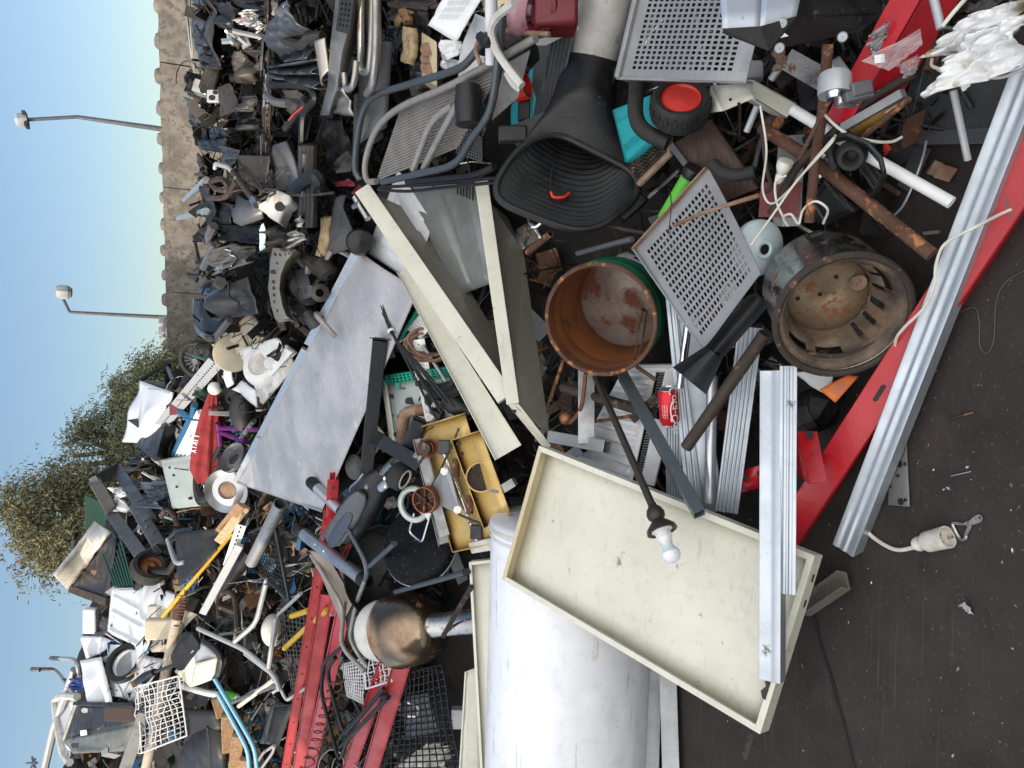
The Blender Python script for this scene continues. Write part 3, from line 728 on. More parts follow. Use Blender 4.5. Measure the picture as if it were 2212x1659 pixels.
# copper pipe and ball float
t = T('ball_float', 'copper pipe with a brown ball float beside the galvanised tube', 'float valve')
t.p('arm', B().cable([w(508, 780, .2), w(490, 950, .2), w(460, 1040, .2), w(405, 1105, .2)], .007), 'copper')
t.p('ball', B().ball(w(382, 1070, .18), m_of(50, 2.6), n=20), 'copper', label='dull brown ball')
# rusty pipes under drum
one('rusty_pipe', 'short thick rusty pipe lying on the white radiator', 'pipe', B().tube([w(360, 872, .10), w(835, 1010, .13), w(990, 1045, .13)], .018, 12, open_end=True), 'rust_dark')
one('rusty_rod', 'thin rusty rod by the dark cream tray face, left of the drum', 'rod', B().tube([w(365, 690, .1), w(255, 1010, .1)], .007, 8), 'rust')
one('rusty_rod', 'thin rusty rod lying across the radiator below the brown pipe', 'rod', B().tube([w(560, 1095, .12), w(830, 1055, .12)], .006, 8), 'rust')
one('rusty_rod', 'rusty rod poking out under the drum rim towards the can', 'rod', B().tube([w(840, 735, .16), w(968, 825, .16)], .007, 8), 'rust')
t = T('hinge_strap', 'rusty flat hinge strap with holes lying on the radiator edge', 'bracket')
a, c_ = w(810, 1085, .16), w(975, 935, .16); t.p('strap', B().beam(a, c_, rectp(.028, .004), tocam(a)), 'rust_dark'); slots(t, [lerp(a, c_, .13) + tocam(a) * .003, lerp(a, c_, .88) + tocam(a) * .003], (c_ - a).normalized(), (c_ - a).normalized().cross(tocam(a)), tocam(a), .012, .009, nm='hole')
# bent galvanised profile below the tray corner
t = T('bent_tube', 'bent galvanised square tube in front of the golden box', 'tube')
tile('zc'); a, m_, c_ = w(1610, 580, .26), w(1865, 630, .26), w(2010, 540, .2); t.p('long_leg', hollow(a, m_, .034, .03, tocam(a)), 'galv'); t.p('short_leg', hollow(m_, c_, .034, .03, tocam(a)), 'galv')
tile('t21')
# can
t = T('drinks_can', 'red and white soft drink can lying between the radiator and the studs', 'drinks can')
pa_, pb_ = w(1042, 880, .20), w(1058, 1108, .20); ax = (pb_ - pa_).normalized(); L_ = (pb_ - pa_).length; r = L_ * .262
t.p('body', B().lathe(pa_, ax, [(r * .78, -.0), (r * .80, .004), (r, .012), (r, L_ - .012), (r * .84, L_ - .003)], 40), 'can_red')
t.p('rim', B().lathe(pa_, ax, [(.001, L_ - .008), (r * .74, L_ - .008), (r * .8, L_), (r * .84, L_), (r * .85, L_ - .004)], 40), 'alu')
t.p('base', B().lathe(pa_, ax, [(.001, .004), (r * .7, .003), (r * .78, -.001), (r * .79, .004)], 40), 'alu')
vw = tocam(pa_); vw = (vw - ax * vw.dot(ax)).normalized(); sd_ = ax.cross(vw)
def wrap(vsfs, ox, oy, sc_=1, rot=False):
    vs, fs = vsfs; out = []
    for p in vs:
        x, y = (p.y, -p.x) if rot else (p.x, p.y)
        a = (oy + y) / r; out.append(pa_ + ax * (ox + x) + (vw * math.cos(a) + sd_ * math.sin(a)) * (r * 1.012))
    return out, fs
b = B(); vs, fs = text_mesh('Coca-Cola', .036); b.add(*wrap((vs, fs), L_ * .55, -.017)); 
for k in range(3):
    vs, fs = text_mesh('Coca-Cola  330 ml', .0055); b.add(*wrap((vs, fs), L_ * .55, .006 + k * .007))
k_ = []
for i in range(21): a = -1.1 + 2.2 * i / 20; k_.append(V((L_ * .36 * math.sin(a) , .018 * math.cos(a) - .021, 0)))
vs = [p for p in k_] + [V((p.x * .93, p.y - .0035, 0)) for p in k_]; b.add(*wrap((vs, [(i, i + 1, 22 + i, 21 + i) for i in range(20)]), L_ * .55, 0))
t.p('lettering', b, 'letter_white', smooth=0)
# drum
rc = w(600, 432, .30); bt = D(775, 300, (rc - EYE).dot(fw) + .30); ax = (bt - rc).normalized(); dl = (bt - rc).length; R1 = m_of(368, (rc - EYE).dot(fw))
t = T('steel_drum', 'green round steel drum on its side, rusty orange inside', 'drum')
pr = [(R1 - .004, .0), (R1 * .975, .012), (R1 * .97, .05), (R1 * 1.005, .065), (R1 * .97, .08), (R1 * .97, .13), (R1 * 1.0, .145), (R1 * .965, .16), (R1 * .95, dl)]
t.p('shell', B().lathe(rc, ax, [(r + .003, h) for r, h in pr], 64), 'drum_green')
t.p('lining', B().lathe(rc, ax, [(r - .002, h) for r, h in pr][::-1], 64), 'rust_orange')
t.p('rim', B().lathe(rc, ax, [(R1 - .007, .004), (R1 - .007, -.004), (R1 + .003, -.005), (R1 + .006, 0), (R1 + .004, .006)], 64), 'rust')
mat('drum_floor', (.30, .25, .215), .55, .3, (.20, .155, .125), sc=7, amt=.9, rust=.3, rsc=6, rcol=(.10, .035, .018), bump=.3)
t.p('base', B().lathe(rc + ax * (dl - .008), ax, [(.001, 0), (R1 * .88, 0), (R1 * .95, .004)], 64), 'drum_floor')
t.p('white_label', B().lathe(rc, ax, [(R1 * .97 + .0065, .165), (R1 * .955 + .006, dl - .01)], 20, ref=EX, a0=2.2, a1=4.0) if False else B().lathe(rc, ax, [(R1 * .975 + .004, .168), (R1 * .957 + .004, dl - .01)], 24, ref=(EX * .75 - EY * .65), a0=-.8, a1=.75), 'paper')
t.p('black_print', B().lathe(rc, ax, [(R1 * .968 + .006, .20), (R1 * .962 + .006, .24)], 12, ref=(EX * .75 - EY * .65), a0=-.5, a1=.2), 'black')
t = T('wire_whisk', 'thin looped silver wire lying inside the rusty drum', 'wire')
a = D(893, 365, (rc - EYE).dot(fw) + .14); c_ = D(830, 700, (rc - EYE).dot(fw) + .06)
t.p('loop', B().cable([D(882, 370, 2.60), D(850, 510, 2.56), c_, D(880, 560, 2.56), D(908, 370, 2.60)], .003), 'chrome')
t.p('handle', B().tube([D(893, 350, 2.62), D(855, 470, 2.70)], .012, 10), 'dark_metal')
# ---------------------------------------------------------------- brazier
tile('t31')
rc = D(520, 395, 1.86); bt = D(352, 150, 2.06); ax = (bt - rc).normalized(); dl = (bt - rc).length
R1 = m_of(530, 1.86) * .80
TB = TS[0]
t = T('brazier', 'rusty round brazier bowl with slotted sides facing out at the heap foot', 'fire bowl')
def sk(j, i):
    s = i % 120
    if j == 3: return False
    if j in (5, 6) and (s % 7 < 1.5) and not (20 < s < 50 or 74 < s < 94): return True
    if j == 4 and (24 <= s < 34 or 38 <= s < 48 or 78 <= s < 90 or 100 <= s < 112): return True
    return False
bd = dl * .52
prof = [(R1 * .985, -.016), (R1 * 1.0, .0), (R1 * .88, .005), (R1 * .85, .014), (R1 * .83, bd * .25), (R1 * .77, bd * .48), (R1 * .69, bd * .78), (R1 * .67, bd * .93), (R1 * .64, bd)]
t.p('bowl', B().lathe(rc, ax, prof, 120, skip=sk, ref=EX), 'brazier', solid=.004)
t.p('bowl_floor', B().lathe(rc, ax, [(.001, bd - .002), (R1 * .3, bd + .002), (R1 * .64, bd)], 60), 'brazier_floor', solid=.003)
t.p('outer_skirt', B().lathe(rc, ax, [(R1 * .99, -.01), (R1 * .97, .02), (R1 * .955, .03), (R1 * .93, .19), (R1 * .90, .20)], 60), 'chrome_worn', solid=.003)
t.p('rolled_rim', B().tube([rc + (ax.orthogonal().normalized() * math.cos(a) + ax.cross(ax.orthogonal().normalized()) * math.sin(a)) * R1 - ax * .012 for a in [2 * math.pi * i / 72 for i in range(73)]], .0095, 8, cap=False), 'rust_dark')
uu = ax.orthogonal().normalized(); v2 = ax.cross(uu)
kn = D(628, 185, 1.93); t.p('valve_knob', B().lathe(kn, -ax, [(.001, .002), (.006, .005), (.009, .001), (.019, .006), (.021, .005), (.012, -.003), (.006, -.03)], 24), 'rust_pale', label='small dull brass coloured disc on a stem')
for x, y in ((480, 12), (305, 118), (485, 150), (128, 218), (380, 264), (235, 292)):
    d_ = ray(*q(x, y)); k = (rc + ax * (bd - .006) - EYE).dot(ax) / d_.dot(ax); p = EYE + d_ * k
    t.p('vent_hole', B().lathe(p, -ax, [(.001, .0), (.0055, .0)], 14), 'tarblack', smooth=0)
b = B(); b.cable([rc + (uu * math.cos(a) + v2 * math.sin(a)) * R1 * (.84 - .04 * math.sin(a * 2)) + ax * .022 for a in [2.0 + i * .22 for i in range(11)]], .006); t.p('gas_pipe', b, 'rust_dark')
# lamp cap disc with cable
tile(None)
c_, r, ax = discaxis(1646, 538, 62, 50, 100, -1, d=2.03)
t = T('lamp_shade', 'pale blue metal lamp shade disc tucked behind the brazier', 'lamp shade')
t.p('shade', B().lathe(c_, ax, [(.014, .012), (r * .30, .012), (r * .34, .004), (r * .75, -.003), (r * .97, -.012), (r, -.02), (r * .98, -.03)], 40), 'lamp_cap', solid=.002)
t.p('centre_hole', B().lathe(c_, ax, [(.001, .008), (.0145, .008)], 20), 'tarblack')
# perforated plates
tile('t20')
t = T('perforated_plate', 'grey perforated steel plate tilted between the drum and the brazier', 'metal grate')
TS[0] = TILES['t20']; A = w(1310, 1095, .16); Lc = w(828, 1625, .18); tile(None); Rr = w(1643, 590, .22); Bt = w(1524, 757, .24)
c = [A, Rr, Bt, Lc]
t.p('plate', B().perf(c, 15, 19, .075, .60, lambda u, v: .006 * math.sin(3 * u + 2 * v)), 'galv', solid=.0025, smooth=0)
t.p('folded_edge', B().beam(A, Lc, rectp(.004, .028), (Rr - A).normalized().cross((Lc - A).normalized())), 'rust_pale', label='dusty tan folded edge')
t.p('front_edge', B().beam(Lc, Bt, rectp(.004, .02), (Rr - A).normalized().cross((Lc - A).normalized())), 'galv')
tile('t20')
t = T('perforated_plate', 'large grey perforated plate at the top right of the photo beside the white pipe', 'metal grate')
c = [w(862, -120, .26), w(1720, -120, .26), w(1560, 535, .30), w(706, 510, .30)]
t.p('plate', B().perf(c, 17, 15, .095, .6, lambda u, v: .008 * math.sin(5 * u + 1)), 'galv', solid=.0025, smooth=0)
nn = (c[1] - c[0]).cross(c[3] - c[0]).normalized(); nn = nn if nn.dot(tocam(c[0])) > 0 else -nn
t.p('front_rim', B().beam(c[3] - nn * .012, c[2] - nn * .012, rectp(.006, .024), nn), 'galv'); t.p('side_rim', B().beam(c[3] + (c[2] - c[3]).normalized() * .005, c[0], rectp(.016, .016), nn), 'galv', bevel=.004)
# hopper
t = T('chute_hopper', 'black ribbed plastic hopper fitted on a white round pipe', 'hopper')
dh = dep(400, 1150) - .22
mouth = [(-70, 1180), (10, 1050), (90, 960), (180, 900), (280, 878), (380, 895), (480, 945), (640, 1025), (790, 1105), (848, 1170), (850, 1260), (800, 1335), (640, 1460), (540, 1498), (450, 1505), (330, 1478), (150, 1410), (-20, 1338), (-80, 1275)]
mc = D(390, 1190, dh); pc = D(548, 410, dh + .13); pax = (D(640, 0, dh - .02) - pc).normalized(); rax = (pc - mc).normalized()
M0 = [D(x, y, dh + (1190 - y) * .00012 - (390 - x) * .00005) for x, y in mouth]
# resample evenly
def resample(P, n):
    P = P + [P[0]]; L = [0]
    for i in range(len(P) - 1): L.append(L[-1] + (P[i + 1] - P[i]).length)
    out = []
    for k in range(n):
        s = L[-1] * k / n; i = 0
        while L[i + 1] < s: i += 1
        out.append(lerp(P[i], P[i + 1], (s - L[i]) / (L[i + 1] - L[i])))
    return out
NP = 96; M1 = resample(M0, NP)
for _ in range(3): M1 = [(M1[i - 1] + M1[i] * 2 + M1[(i + 1) % NP]) / 4 for i in range(NP)]
rp_ = m_of(165, dh + .14); bx = (EX - rax * EX.dot(rax)).normalized(); by = rax.cross(bx); by = by if by.dot(fw) > 0 else -by
def ringat(c_, r):
    out = []
    for p in M1:
        d = p - mc; a = math.atan2(d.dot(EY), d.dot(EX)); out.append(c_ + (bx * math.cos(a) + by * math.sin(a)) * r)
    return out
def loft(rings):
    b = B(); vs = []; fs = []; n = len(rings[0])
    for r in rings: vs += r
    for j in range(len(rings) - 1):
        for i in range(n): fs.append((j * n + i, j * n + (i + 1) % n, (j + 1) * n + (i + 1) % n, (j + 1) * n + i))
    return b.add(vs, fs)
R2 = ringat(pc, rp_ * 1.05); 
R3 = ringat(lerp(mc, pc, .55), rp_ * 1.3)
def between(f):
    if f < .62: k = f / .62; k = k * k * (3 - 2 * k) * .5 + k * .5; return [lerp(a, b_, k) for a, b_ in zip(M1, R3)]
    k = (f - .62) / .38; return [lerp(a, b_, k) for a, b_ in zip(R3, R2)]
out = [between(i / 16) for i in range(17)]
t.p('funnel', loft(out), 'black')
inn = []
for i in range(64):
    f = i / 64 * .95; r = between(f); cen = sum(r, V()) / NP; k = .966 if i % 2 else .935
    inn.append([cen + (p - cen) * k for p in r])
t.p('ribbed_lining', loft(inn[::-1]), 'tarblack' if False else 'black', smooth=20)
t.p('closing_disc', B().add([p for p in inn[-1]], [tuple(range(NP))]), 'tarblack', smooth=0)
t.p('rolled_lip', B().tube(M1 + [M1[0]], .0115, 8, cap=False), 'black')
t.p('collar', loft([R2, ringat(pc + pax * .05, rp_ * 1.06), ringat(pc + pax * .06, rp_ * 1.0)]), 'black')
pe = pc + pax * .62
t.p('pipe', B().lathe(pc - pax * .02, pax, [(rp_ * .99, 0), (rp_ * .985, .7)], 48), 'dirty_white')
for (xa, ya), (xb, yb), (xc, yc) in (((0, 830), (290, 712), (60, 960)), ((570, 350), (500, 690), (510, 400)), ((690, 440), (680, 560), (720, 470))):
    a, b_, c_ = D(xa, ya, dh + .03), D(xb, yb, dh + .02), D(xc, yc, dh + .03)
    t.p('fin', B().add([a, b_, c_], [(0, 1, 2)]), 'black', solid=.006, smooth=0)
b = B(); pp = D(30, 880, dh + .03); b.cbox(pp, EX, EY, fw, .09, .05, .04); t.p('mounting_lug', b, 'black', bevel=.006)
b = B(); pp = D(800, 1350, dh + .06); e = (EX * .75 - EY * .66).normalized(); b.cbox(pp, e, fw.cross(e), fw, .10, .05, .05); t.p('mounting_lug', b, 'black', bevel=.006)
b = B(); b.cable([D(320, 1010, dh + .12), D(282, 1150, dh + .04), D(280, 1255, dh - .005)], .004); t.p('hanging_wire', b, 'dark_metal')
b = B(); b.cable([D(280, 1255, dh - .005), D(300, 1288, dh - .008), D(365, 1287, dh), D(400, 1262, dh + .02)], .0045); t.p('red_wire', b, 'red_bright')
# ribbed grey board behind hopper
t = T('ribbed_panel', 'dark grey plastic panel with curved ribs behind the hopper', 'plastic panel')
c = [w(215, 190, .03), w(440, 195, .03), w(330, 700, .06), w(150, 800, .05)]
t.p('panel', B().grid(c, 40, 10, lambda u, v: (.006 * (1 if (u * 16) % 1 < .5 else 0)) if u > .5 - v * .2 else .012), 'grey', solid=.006, smooth=0)
# ================================================================== RIGHT FOREGROUND (upper right of the stored picture)
tile('t20')
def tb(name, lab, cat, pts, r, m, off=0.0, n=10, bend=None, grp=None, open_end=False, cab=False):
    P = ws(*pts, off=off); b = B()
    if cab: b.cable(P, r)
    elif len(P) > 2: b.rtube(P, r, bend, n, open_end=open_end)
    else: b.tube(P, r, n, open_end=open_end)
    return one(name, lab, cat, b, m, group=grp)
# wheel with red hub
c_, r, ax = discaxis(1128, 672, 195, 128, 8, -1, off=.20)
t = T('small_wheel', 'small black tyred wheel with a bright red hub cap under the perforated plate', 'wheel')
t.p('tyre', B().lathe(c_, ax, [(r * .66, .012), (r * .72, .020), (r * .86, .022), (r * .97, .012), (r, -.012), (r * .97, -.04), (r * .86, -.05), (r * .6, -.05)], 48), 'rubber')
b = B()
for i in range(40):
    a = 2 * math.pi * i / 40; u = ax.orthogonal().normalized(); d = u * math.cos(a) + ax.cross(u) * math.sin(a); b.cbox(c_ + d * r * .985 + ax * (-.014 + .012 * (i % 2)), d, ax, d.cross(ax), .006, .022, .010)
t.p('tread', b, 'rubber')
t.p('hub_cap', B().lathe(c_, ax, [(.001, .015), (r * .60, .012), (r * .655, .018), (r * .67, .010)], 40), 'red_bright')
# teal things
t = T('teal_container', 'teal plastic box under the hopper and the red hubbed wheel', 'plastic box')
c = ws((690, 720, .02), (940, 620, .10), (1065, 800, .12), (775, 1060, .06))
t.p('shell', B().grid(c, 12, 12, lambda u, v: .018 * (1 if .3 < v < .8 and u > .15 else 0)), 'teal', solid=.01)
t.p('side', B().grid([c[3], c[2], c[2] - HN * .12, c[3] - HN * .12], 4, 2), 'teal', solid=.004)
t = T('jerry_can', 'teal plastic canister with a ribbed red screw cap beside the grey ribbed panel', 'canister')
c = ws((10, 700, .04), (150, 430, .05), (165, 640, .08), (150, 830, .08), (10, 830, .06))
b = B(); b.add(c + [p - HN * .14 for p in c], [(0, 1, 2, 3, 4), (0, 5, 6, 1), (1, 6, 7, 2), (2, 7, 8, 3), (3, 8, 9, 4), (4, 9, 5, 0)]); t.p('body', b, 'teal', bevel=.012)
ca, cb = w(105, 560, .14), w(30, 585, .16); ax = (cb - ca).normalized(); b = B(); n = 48; rr = m_of(78, 2.7)
b.lathe(ca, ax, [(rr, -.01), (rr, .035), (rr * .86, .045), (.001, .045)], n); cap_ = t.p('cap', b, 'red_bright')
b = B()
for i in range(24):
    a = 2 * math.pi * i / 24; u = ax.orthogonal().normalized(); d = u * math.cos(a) + ax.cross(u) * math.sin(a); b.cbox(ca + ax * .013 + d * rr, d, ax, d.cross(ax), .004, .042, .005)
t.p('grip_rib', b, 'red_bright', sub=cap_)
b = B(); b.cbox(w(105, 700, .13), EX, EY, fw, .04, .09, .03); t.p('strap_block', b, 'black', bevel=.004)
tb('foam_pipe', 'black bent foam covered pipe end below the perforated plate', 'pipe', [(870, 520, .16), (830, 640, .2), (835, 790, .22), (900, 870, .22), (1045, 932, .2)], m_of(44, 2.5), 'rubber', bend=.05, n=16)
tb('foam_pipe', 'short black foam grip between the brown board and tilted perforated plate', 'pipe', [(1335, 1070, .18), (1400, 1130, .18), (1500, 1150, .16), (1610, 1120, .14)], m_of(36, 2.3), 'rubber', bend=.05, n=14)
# brown board
t = T('wooden_board', 'dark brown wood effect board between the wheel and tilted plate', 'board')
c = ws((1085, 945, .06), (1330, 780, .06), (1560, 1120, .1), (1650, 1330, .10)); c = [c[0], c[1], w(1640, 1230, .08), w(1380, 1330, .06)]
t.p('face', B().grid(c, 4, 4), 'wood_dark', solid=.014); t.p('edge_strip', B().beam(c[0] + HN * .0 - EX * .004, c[3] - EX * .004, rectp(.018, .02), HN), 'grey')
tb('hand_pump_tube', 'bright green tube with a round black end cap', 'tube', [(1190, 1150, .12), (1030, 1420, .10)], m_of(48, 2.45), 'green_bright', n=18)
a, e = w(1200, 1130, .125), w(1235, 1060, .13); ax = (e - a).normalized(); rr = m_of(56, 2.45)
b = B(); b.lathe(a, ax, [(rr * .9, -.012), (rr, -.008), (rr, .012), (rr * .9, .018), (.001, .016)], 24); ROOTS[-1]['label'] = 'bright green tube under the tilted perforated plate'
one('end_cap', 'round black scalloped cap on the end of the green tube', 'cap', b, 'black')
# coil spring bed pieces
t = T('spring_rack', 'rusty framed rack of coiled wire beneath the teal box', 'wire rack')
a, e, f, h = ws((800, 1090, .02), (1050, 830, .04), (1062, 1000, .06), (860, 1200, .05))
t.p('frame', B().tube([e, f, h], .011, 8), 'rust_pale')
for k in range(5):
    b = B(); p, s = lerp(a, h, k / 5), lerp(e, f, k / 5); P = []
    for i in range(70): P.append(lerp(p, s, i / 69) + HN * .008 * math.cos(i * 1.2) + EX * .008 * math.sin(i * 1.2))
    b.tube(P, .0035, 5); t.p('coil', b, 'rust_dark')
# rods near
tb('rusty_rod', 'rusty rod resting on the tilted perforated plate', 'rod', [(1640, 1275, .27), (1400, 1350, .27), (1250, 1400, .26), (1090, 1472, .24)], .0055, 'rust_pale', n=8)
tb('rusty_rod', 'dark thin rod below the hopper mouth', 'rod', [(625, 1462, .12), (760, 1500, .12), (900, 1525, .12)], .006, 'rust_dark', n=8)
tb('metal_tube', 'grey slim tube with a rusty tip above the drum', 'tube', [(455, 1655, .14), (812, 1562, .18)], m_of(18, 2.6), 'grey', n=12)
tb('rusty_pipe', 'short orange rusty tube end between the dark tray and the hopper', 'pipe', [(130, 1650, .1), (280, 1525, .15)], m_of(22, 2.7), 'rust', n=12, open_end=True)
# silver black appliance
t = T('oven_cabinet', 'black cased appliance with a speckled silver face at the top right', 'appliance')
tile('t30')
o, a1, a2, a3 = w(300, 60, .30), w(-95, -40, .25), w(330, -330, .30), w(785, 170, .26)
DA = lambda x, y, d: D(x, y, d - .33)
tile(None)
P1 = DA(1561, 62, 1.93); P2 = DA(1720, 35, 1.93); P3 = DA(1760, -140, 2.05); P4 = DA(1545, -130, 2.05)
Q1 = DA(1566, 74, 1.93); Q2 = DA(1660, 110, 1.94); Q3 = DA(1862, 66, 2.02); Q4 = DA(1905, 28, 2.06); Q5 = DA(1900, -130, 2.2)
mid1, mid2 = lerp(P1, P2, .5) + (P1 - P4).normalized() * .012, DA(1652, -135, 2.05)
b = B(); b.grid([P4, mid2, mid1, P1], 6, 6); b.grid([mid2, P3, P2, mid1], 6, 6)
mat('silver_paint', (.52, .55, .62), .38, .45, (.45, .48, .55), sc=4, rust=.10, rsc=26, rcol=(.09, .05, .035), bump=.1)
t.p('silver_face', b, 'silver_paint', solid=.003)
b = B(); b.add([P1, mid1, P2, P3, Q5, Q4, Q3, Q2, Q1], [(0, 1, 7, 8), (1, 2, 5, 6, 7), (2, 3, 4, 5)]); t.p('case', b, 'black', solid=.003, smooth=0)
o = DA(1690, 85, 1.955); ux, uy = (Q3 - Q2).normalized(), None
b = B(); b.grid([DA(1636, 78, 1.936), DA(1690, 68, 1.936), DA(1703, 78, 1.938), DA(1652, 90, 1.936)], 1, 1); t.p('sticker', b, 'paper', solid=.002, smooth=0)
for x, y in ((1690, 50), (1820, 80), (1684, 104)):
    cc = DA(x, y, 1.93); t.p('foot', B().lathe(cc, tocam(cc), [(.001, .004), (.009, .004), (.011, -.004)], 16), 'grey_light')
# cream bracket and box
tile('t20')
t = T('cream_bracket', 'cream painted steel bracket behind the red hubbed wheel', 'bracket')
c = ws((1330, 560, .10), (1560, 545, .14), (1610, 640, .18), (1405, 725, .15)); c = [c[0], c[1], c[2], c[3]]
t.p('plate', B().grid(c, 3, 3), 'cream', solid=.003); t.p('side', B().grid([c[0], c[3], w(1300, 740, .09), w(1290, 690, .08)], 2, 2), 'cream', solid=.003)
slots(t, [w(1453, 650, .16), w(1508, 677, .165)], EX, EY, tocam(c[0]), .008, .008, nm='hole')
tile('t30')
t = T('junction_box', 'cream plastic control box hanging on the white tube', 'box')
b = B(); b.box(*obox((245, 680), (0, 545), (165, 775), (205, 640), 2.0, (2.05, 2.02, 2.1))); 
b = B(); o = D(-60, 515, 1.96); b.box(o, D(243, 680, 1.93) - o, D(165, 775, 1.93) - D(243, 680, 1.93), fw * .07 - EX * .01 + EY * -.03)
t.p('housing', b, 'cream', bevel=.006)
b = B(); pa1, pa2 = w(-40, 650, .22), w(160, 770, .22); b.tube([lerp(pa1, pa2, 0), pa2], .002, 5); t.p('seam', b, 'grey')
pp = D(-90, 480, 2.06); b = B(); b.cbox(pp, EX, EY, fw, .07, .05, .06); t.p('mount', b, 'grey_light', bevel=.006)
tb('metal_tube', 'white painted tube running from the control box to the floor channel', 'tube', [(200, 715, .14), (700, 1020, .14), (1240, 1325, .14)], m_of(34, 1.95), 'white_plastic', n=14)
tb('metal_tube', 'short steel tube with a drilled end below the cream bracket', 'tube', [(-30, 690, .16), (-100, 860, .16)], m_of(20, 2.1), 'grey_light', n=12, open_end=True)
tb('metal_tube', 'steel tube stub behind the control box near brown paper', 'tube', [(165, 370, .06), (60, 520, .06)], m_of(22, 2.1), 'grey_light', n=12, open_end=True)
# rusty pipes
g_ = 'rusty pipes by the control box'
tb('rusty_pipe', 'upright rusty pipe crossing behind the castor', 'pipe', [(432, 290, .22), (395, 760, .22), (352, 1000, .2), (310, 1450, .18)], m_of(30, 1.95), 'rust', n=14, grp=g_, open_end=True)
tb('rusty_pipe', 'long thick rusty pipe running down behind the brazier', 'pipe', [(0, 835, .10), (380, 1080, .12), (1110, 1665, .13)], m_of(42, 1.9), 'rust', n=16, grp=g_, open_end=True)
tb('rusty_pipe', 'rusty pipe with an orange patch running beside the yellow panel', 'pipe', [(1000, 480, .13), (700, 650, .14), (410, 920, .16), (230, 1080, .16), (60, 1400, .15)], m_of(27, 1.95), 'rust_dark', n=12, grp=g_)
tb('rusty_rod', 'thin rusty rod sticking through the castor wheel', 'rod', [(465, 608, .27), (245, 1035, .24)], m_of(13, 1.95), 'rust', n=8)
tb('rusty_rod', 'bent dark bar beside the control box running down to the plate', 'rod', [(0, 830, .16), (30, 1100, .16), (70, 1230, .14), (10, 1260, .14)], m_of(15, 1.95), 'rust_dark', n=8)
tb('rusty_rod', 'rusty flat rod under the yellow panel', 'rod', [(968, 640, .17), (665, 890, .17)], m_of(17, 1.95), 'rust', n=8)
# castor
t = T('castor_wheel', 'grey castor wheel with a plastic brake fork lying on the rusty pipe', 'castor')
c_, r, ax = discaxis(475, 610, 105, 42, 0, 1, off=.28); 
t.p('wheel', B().lathe(c_, ax, [(.012, .0), (r * .55, -.002), (r * .85, .0), (r * .97, .004), (r, .0), (r, -.035), (r * .9, -.042), (.012, -.04)], 36), 'grey_light')
t.p('hub', B().lathe(c_, ax, [(.001, .012), (.014, .012), (.018, .004), (.02, -.002)], 20), 'chrome')
b = B(); b.cbox(w(655, 575, .27), (EX * .97 - EY * .2).normalized(), (EY * .97 + EX * .2).normalized(), fw, .045, .03, .008); b.cbox(w(630, 625, .26), (EX * .97 - EY * .2).normalized(), (EY * .97 + EX * .2).normalized(), fw, .06, .022, .02); t.p('brake', b, 'grey', bevel=.006)
b = B(); b.cbox(w(560, 650, .25), EX, EY, fw, .05, .03, .03); t.p('fork', b, 'chrome_worn', bevel=.006)
# grey strip, brown paper etc
one('metal_strip', 'rust speckled grey steel strip behind the upright rusty pipe', 'metal strip', B().beam(w(160, 385, .06), w(540, 600, .08), rectp(.05, .004), tocam(w(160, 385))), 'chrome_worn')
one('crumpled_paper', 'torn brown paper scrap under the black appliance', 'paper', B().grid(ws((95, 325, .16), (150, 330, .17), (145, 440, .17), (80, 470, .16)), 8, 8, crumple(.02, 3, 2)), 'rust_pale', solid=.002)
one('metal_bracket', 'small grey steel clip in the gap left of the red beam', 'bracket', B().cbox(w(500, 435, .06), (EX * .6 + EY * .8).normalized(), (EY * .6 - EX * .8).normalized(), fw, .04, .03, .012), 'grey_light', bevel=.003)
# red beam at the top
t = T('red_beam', 'red steel beam running up behind the plastic pouch at the top', 'steel beam')
a, e = w(590, 800, .13), w(1115, -120, .16); t.p('flange', B().beam(a, e, Lprof(.075, .055, .005), (tocam(a) + EX * .5).normalized()), 'red', bevel=.002)
t.p('web', B().beam(a - EX * .035, e - EX * .035, rectp(.06, .005), (tocam(a) - EX * .9).normalized()), 'red')
# clear pouch and paper
t = T('plastic_pouch', 'clear plastic pouch with a small white label lying over the red beam', 'plastic bag')
c = ws((1035, 190, .19), (1050, 290, .19), (700, 450, .23), (645, 395, .23)); t.p('film', B().grid([c[0], c[1], w(830, 460, .22), c[3]], 18, 10, crumple(.02, 4, 5)), 'clear')
b = B(); b.grid(ws((735, 362, .235), (800, 352, .235), (803, 405, .235), (738, 415, .235)), 1, 1); lb = t.p('label', b, 'paper', solid=.001, smooth=0)
b = B()
for k in range(4): 
    p, s = w(782, 362 + k * 12, .238), w(798, 360 + k * 12, .238); b.tube([p, s], .0006, 4)
t.p('label_text', b, 'paper_text', sub=lb)
one('plastic_film', 'crumpled clear plastic film beside the rusty pipe end', 'plastic film', B().grid(ws((885, 425, .18), (1030, 350, .18), (1010, 470, .18), (930, 515, .18)), 14, 10, crumple(.025, 4, 9)), 'clear')
one('crumpled_foil', 'torn grey lining scrap against the black appliance edge', 'foil', B().grid(ws((690, 290, .18), (800, 150, .2), (790, 230, .2), (740, 380, .18)), 12, 12, crumple(.05, 3, 4)), 'grey_light', solid=.003)
# yellow panel with label
t = T('drawer_front', 'yellow brown panel with a grey metal edge and a white label', 'panel')
c = ws((590, 868, .13), (930, 630, .13), (955, 660, .16), (640, 890, .16)); c = ws((565, 845, .15), (905, 640, .15), (925, 690, .12), (645, 890, .12))
t.p('face', B().grid(c, 2, 2), 'laminate', solid=.008); t.p('metal_edge', B().beam(w(535, 832, .16), w(925, 608, .16), rectp(.018, .022), HN), 'galv')
t.p('label', B().grid(ws((805, 735, .158), (880, 683, .158), (900, 695, .152), (830, 745, .152)), 1, 1), 'paper', solid=.001, smooth=0)
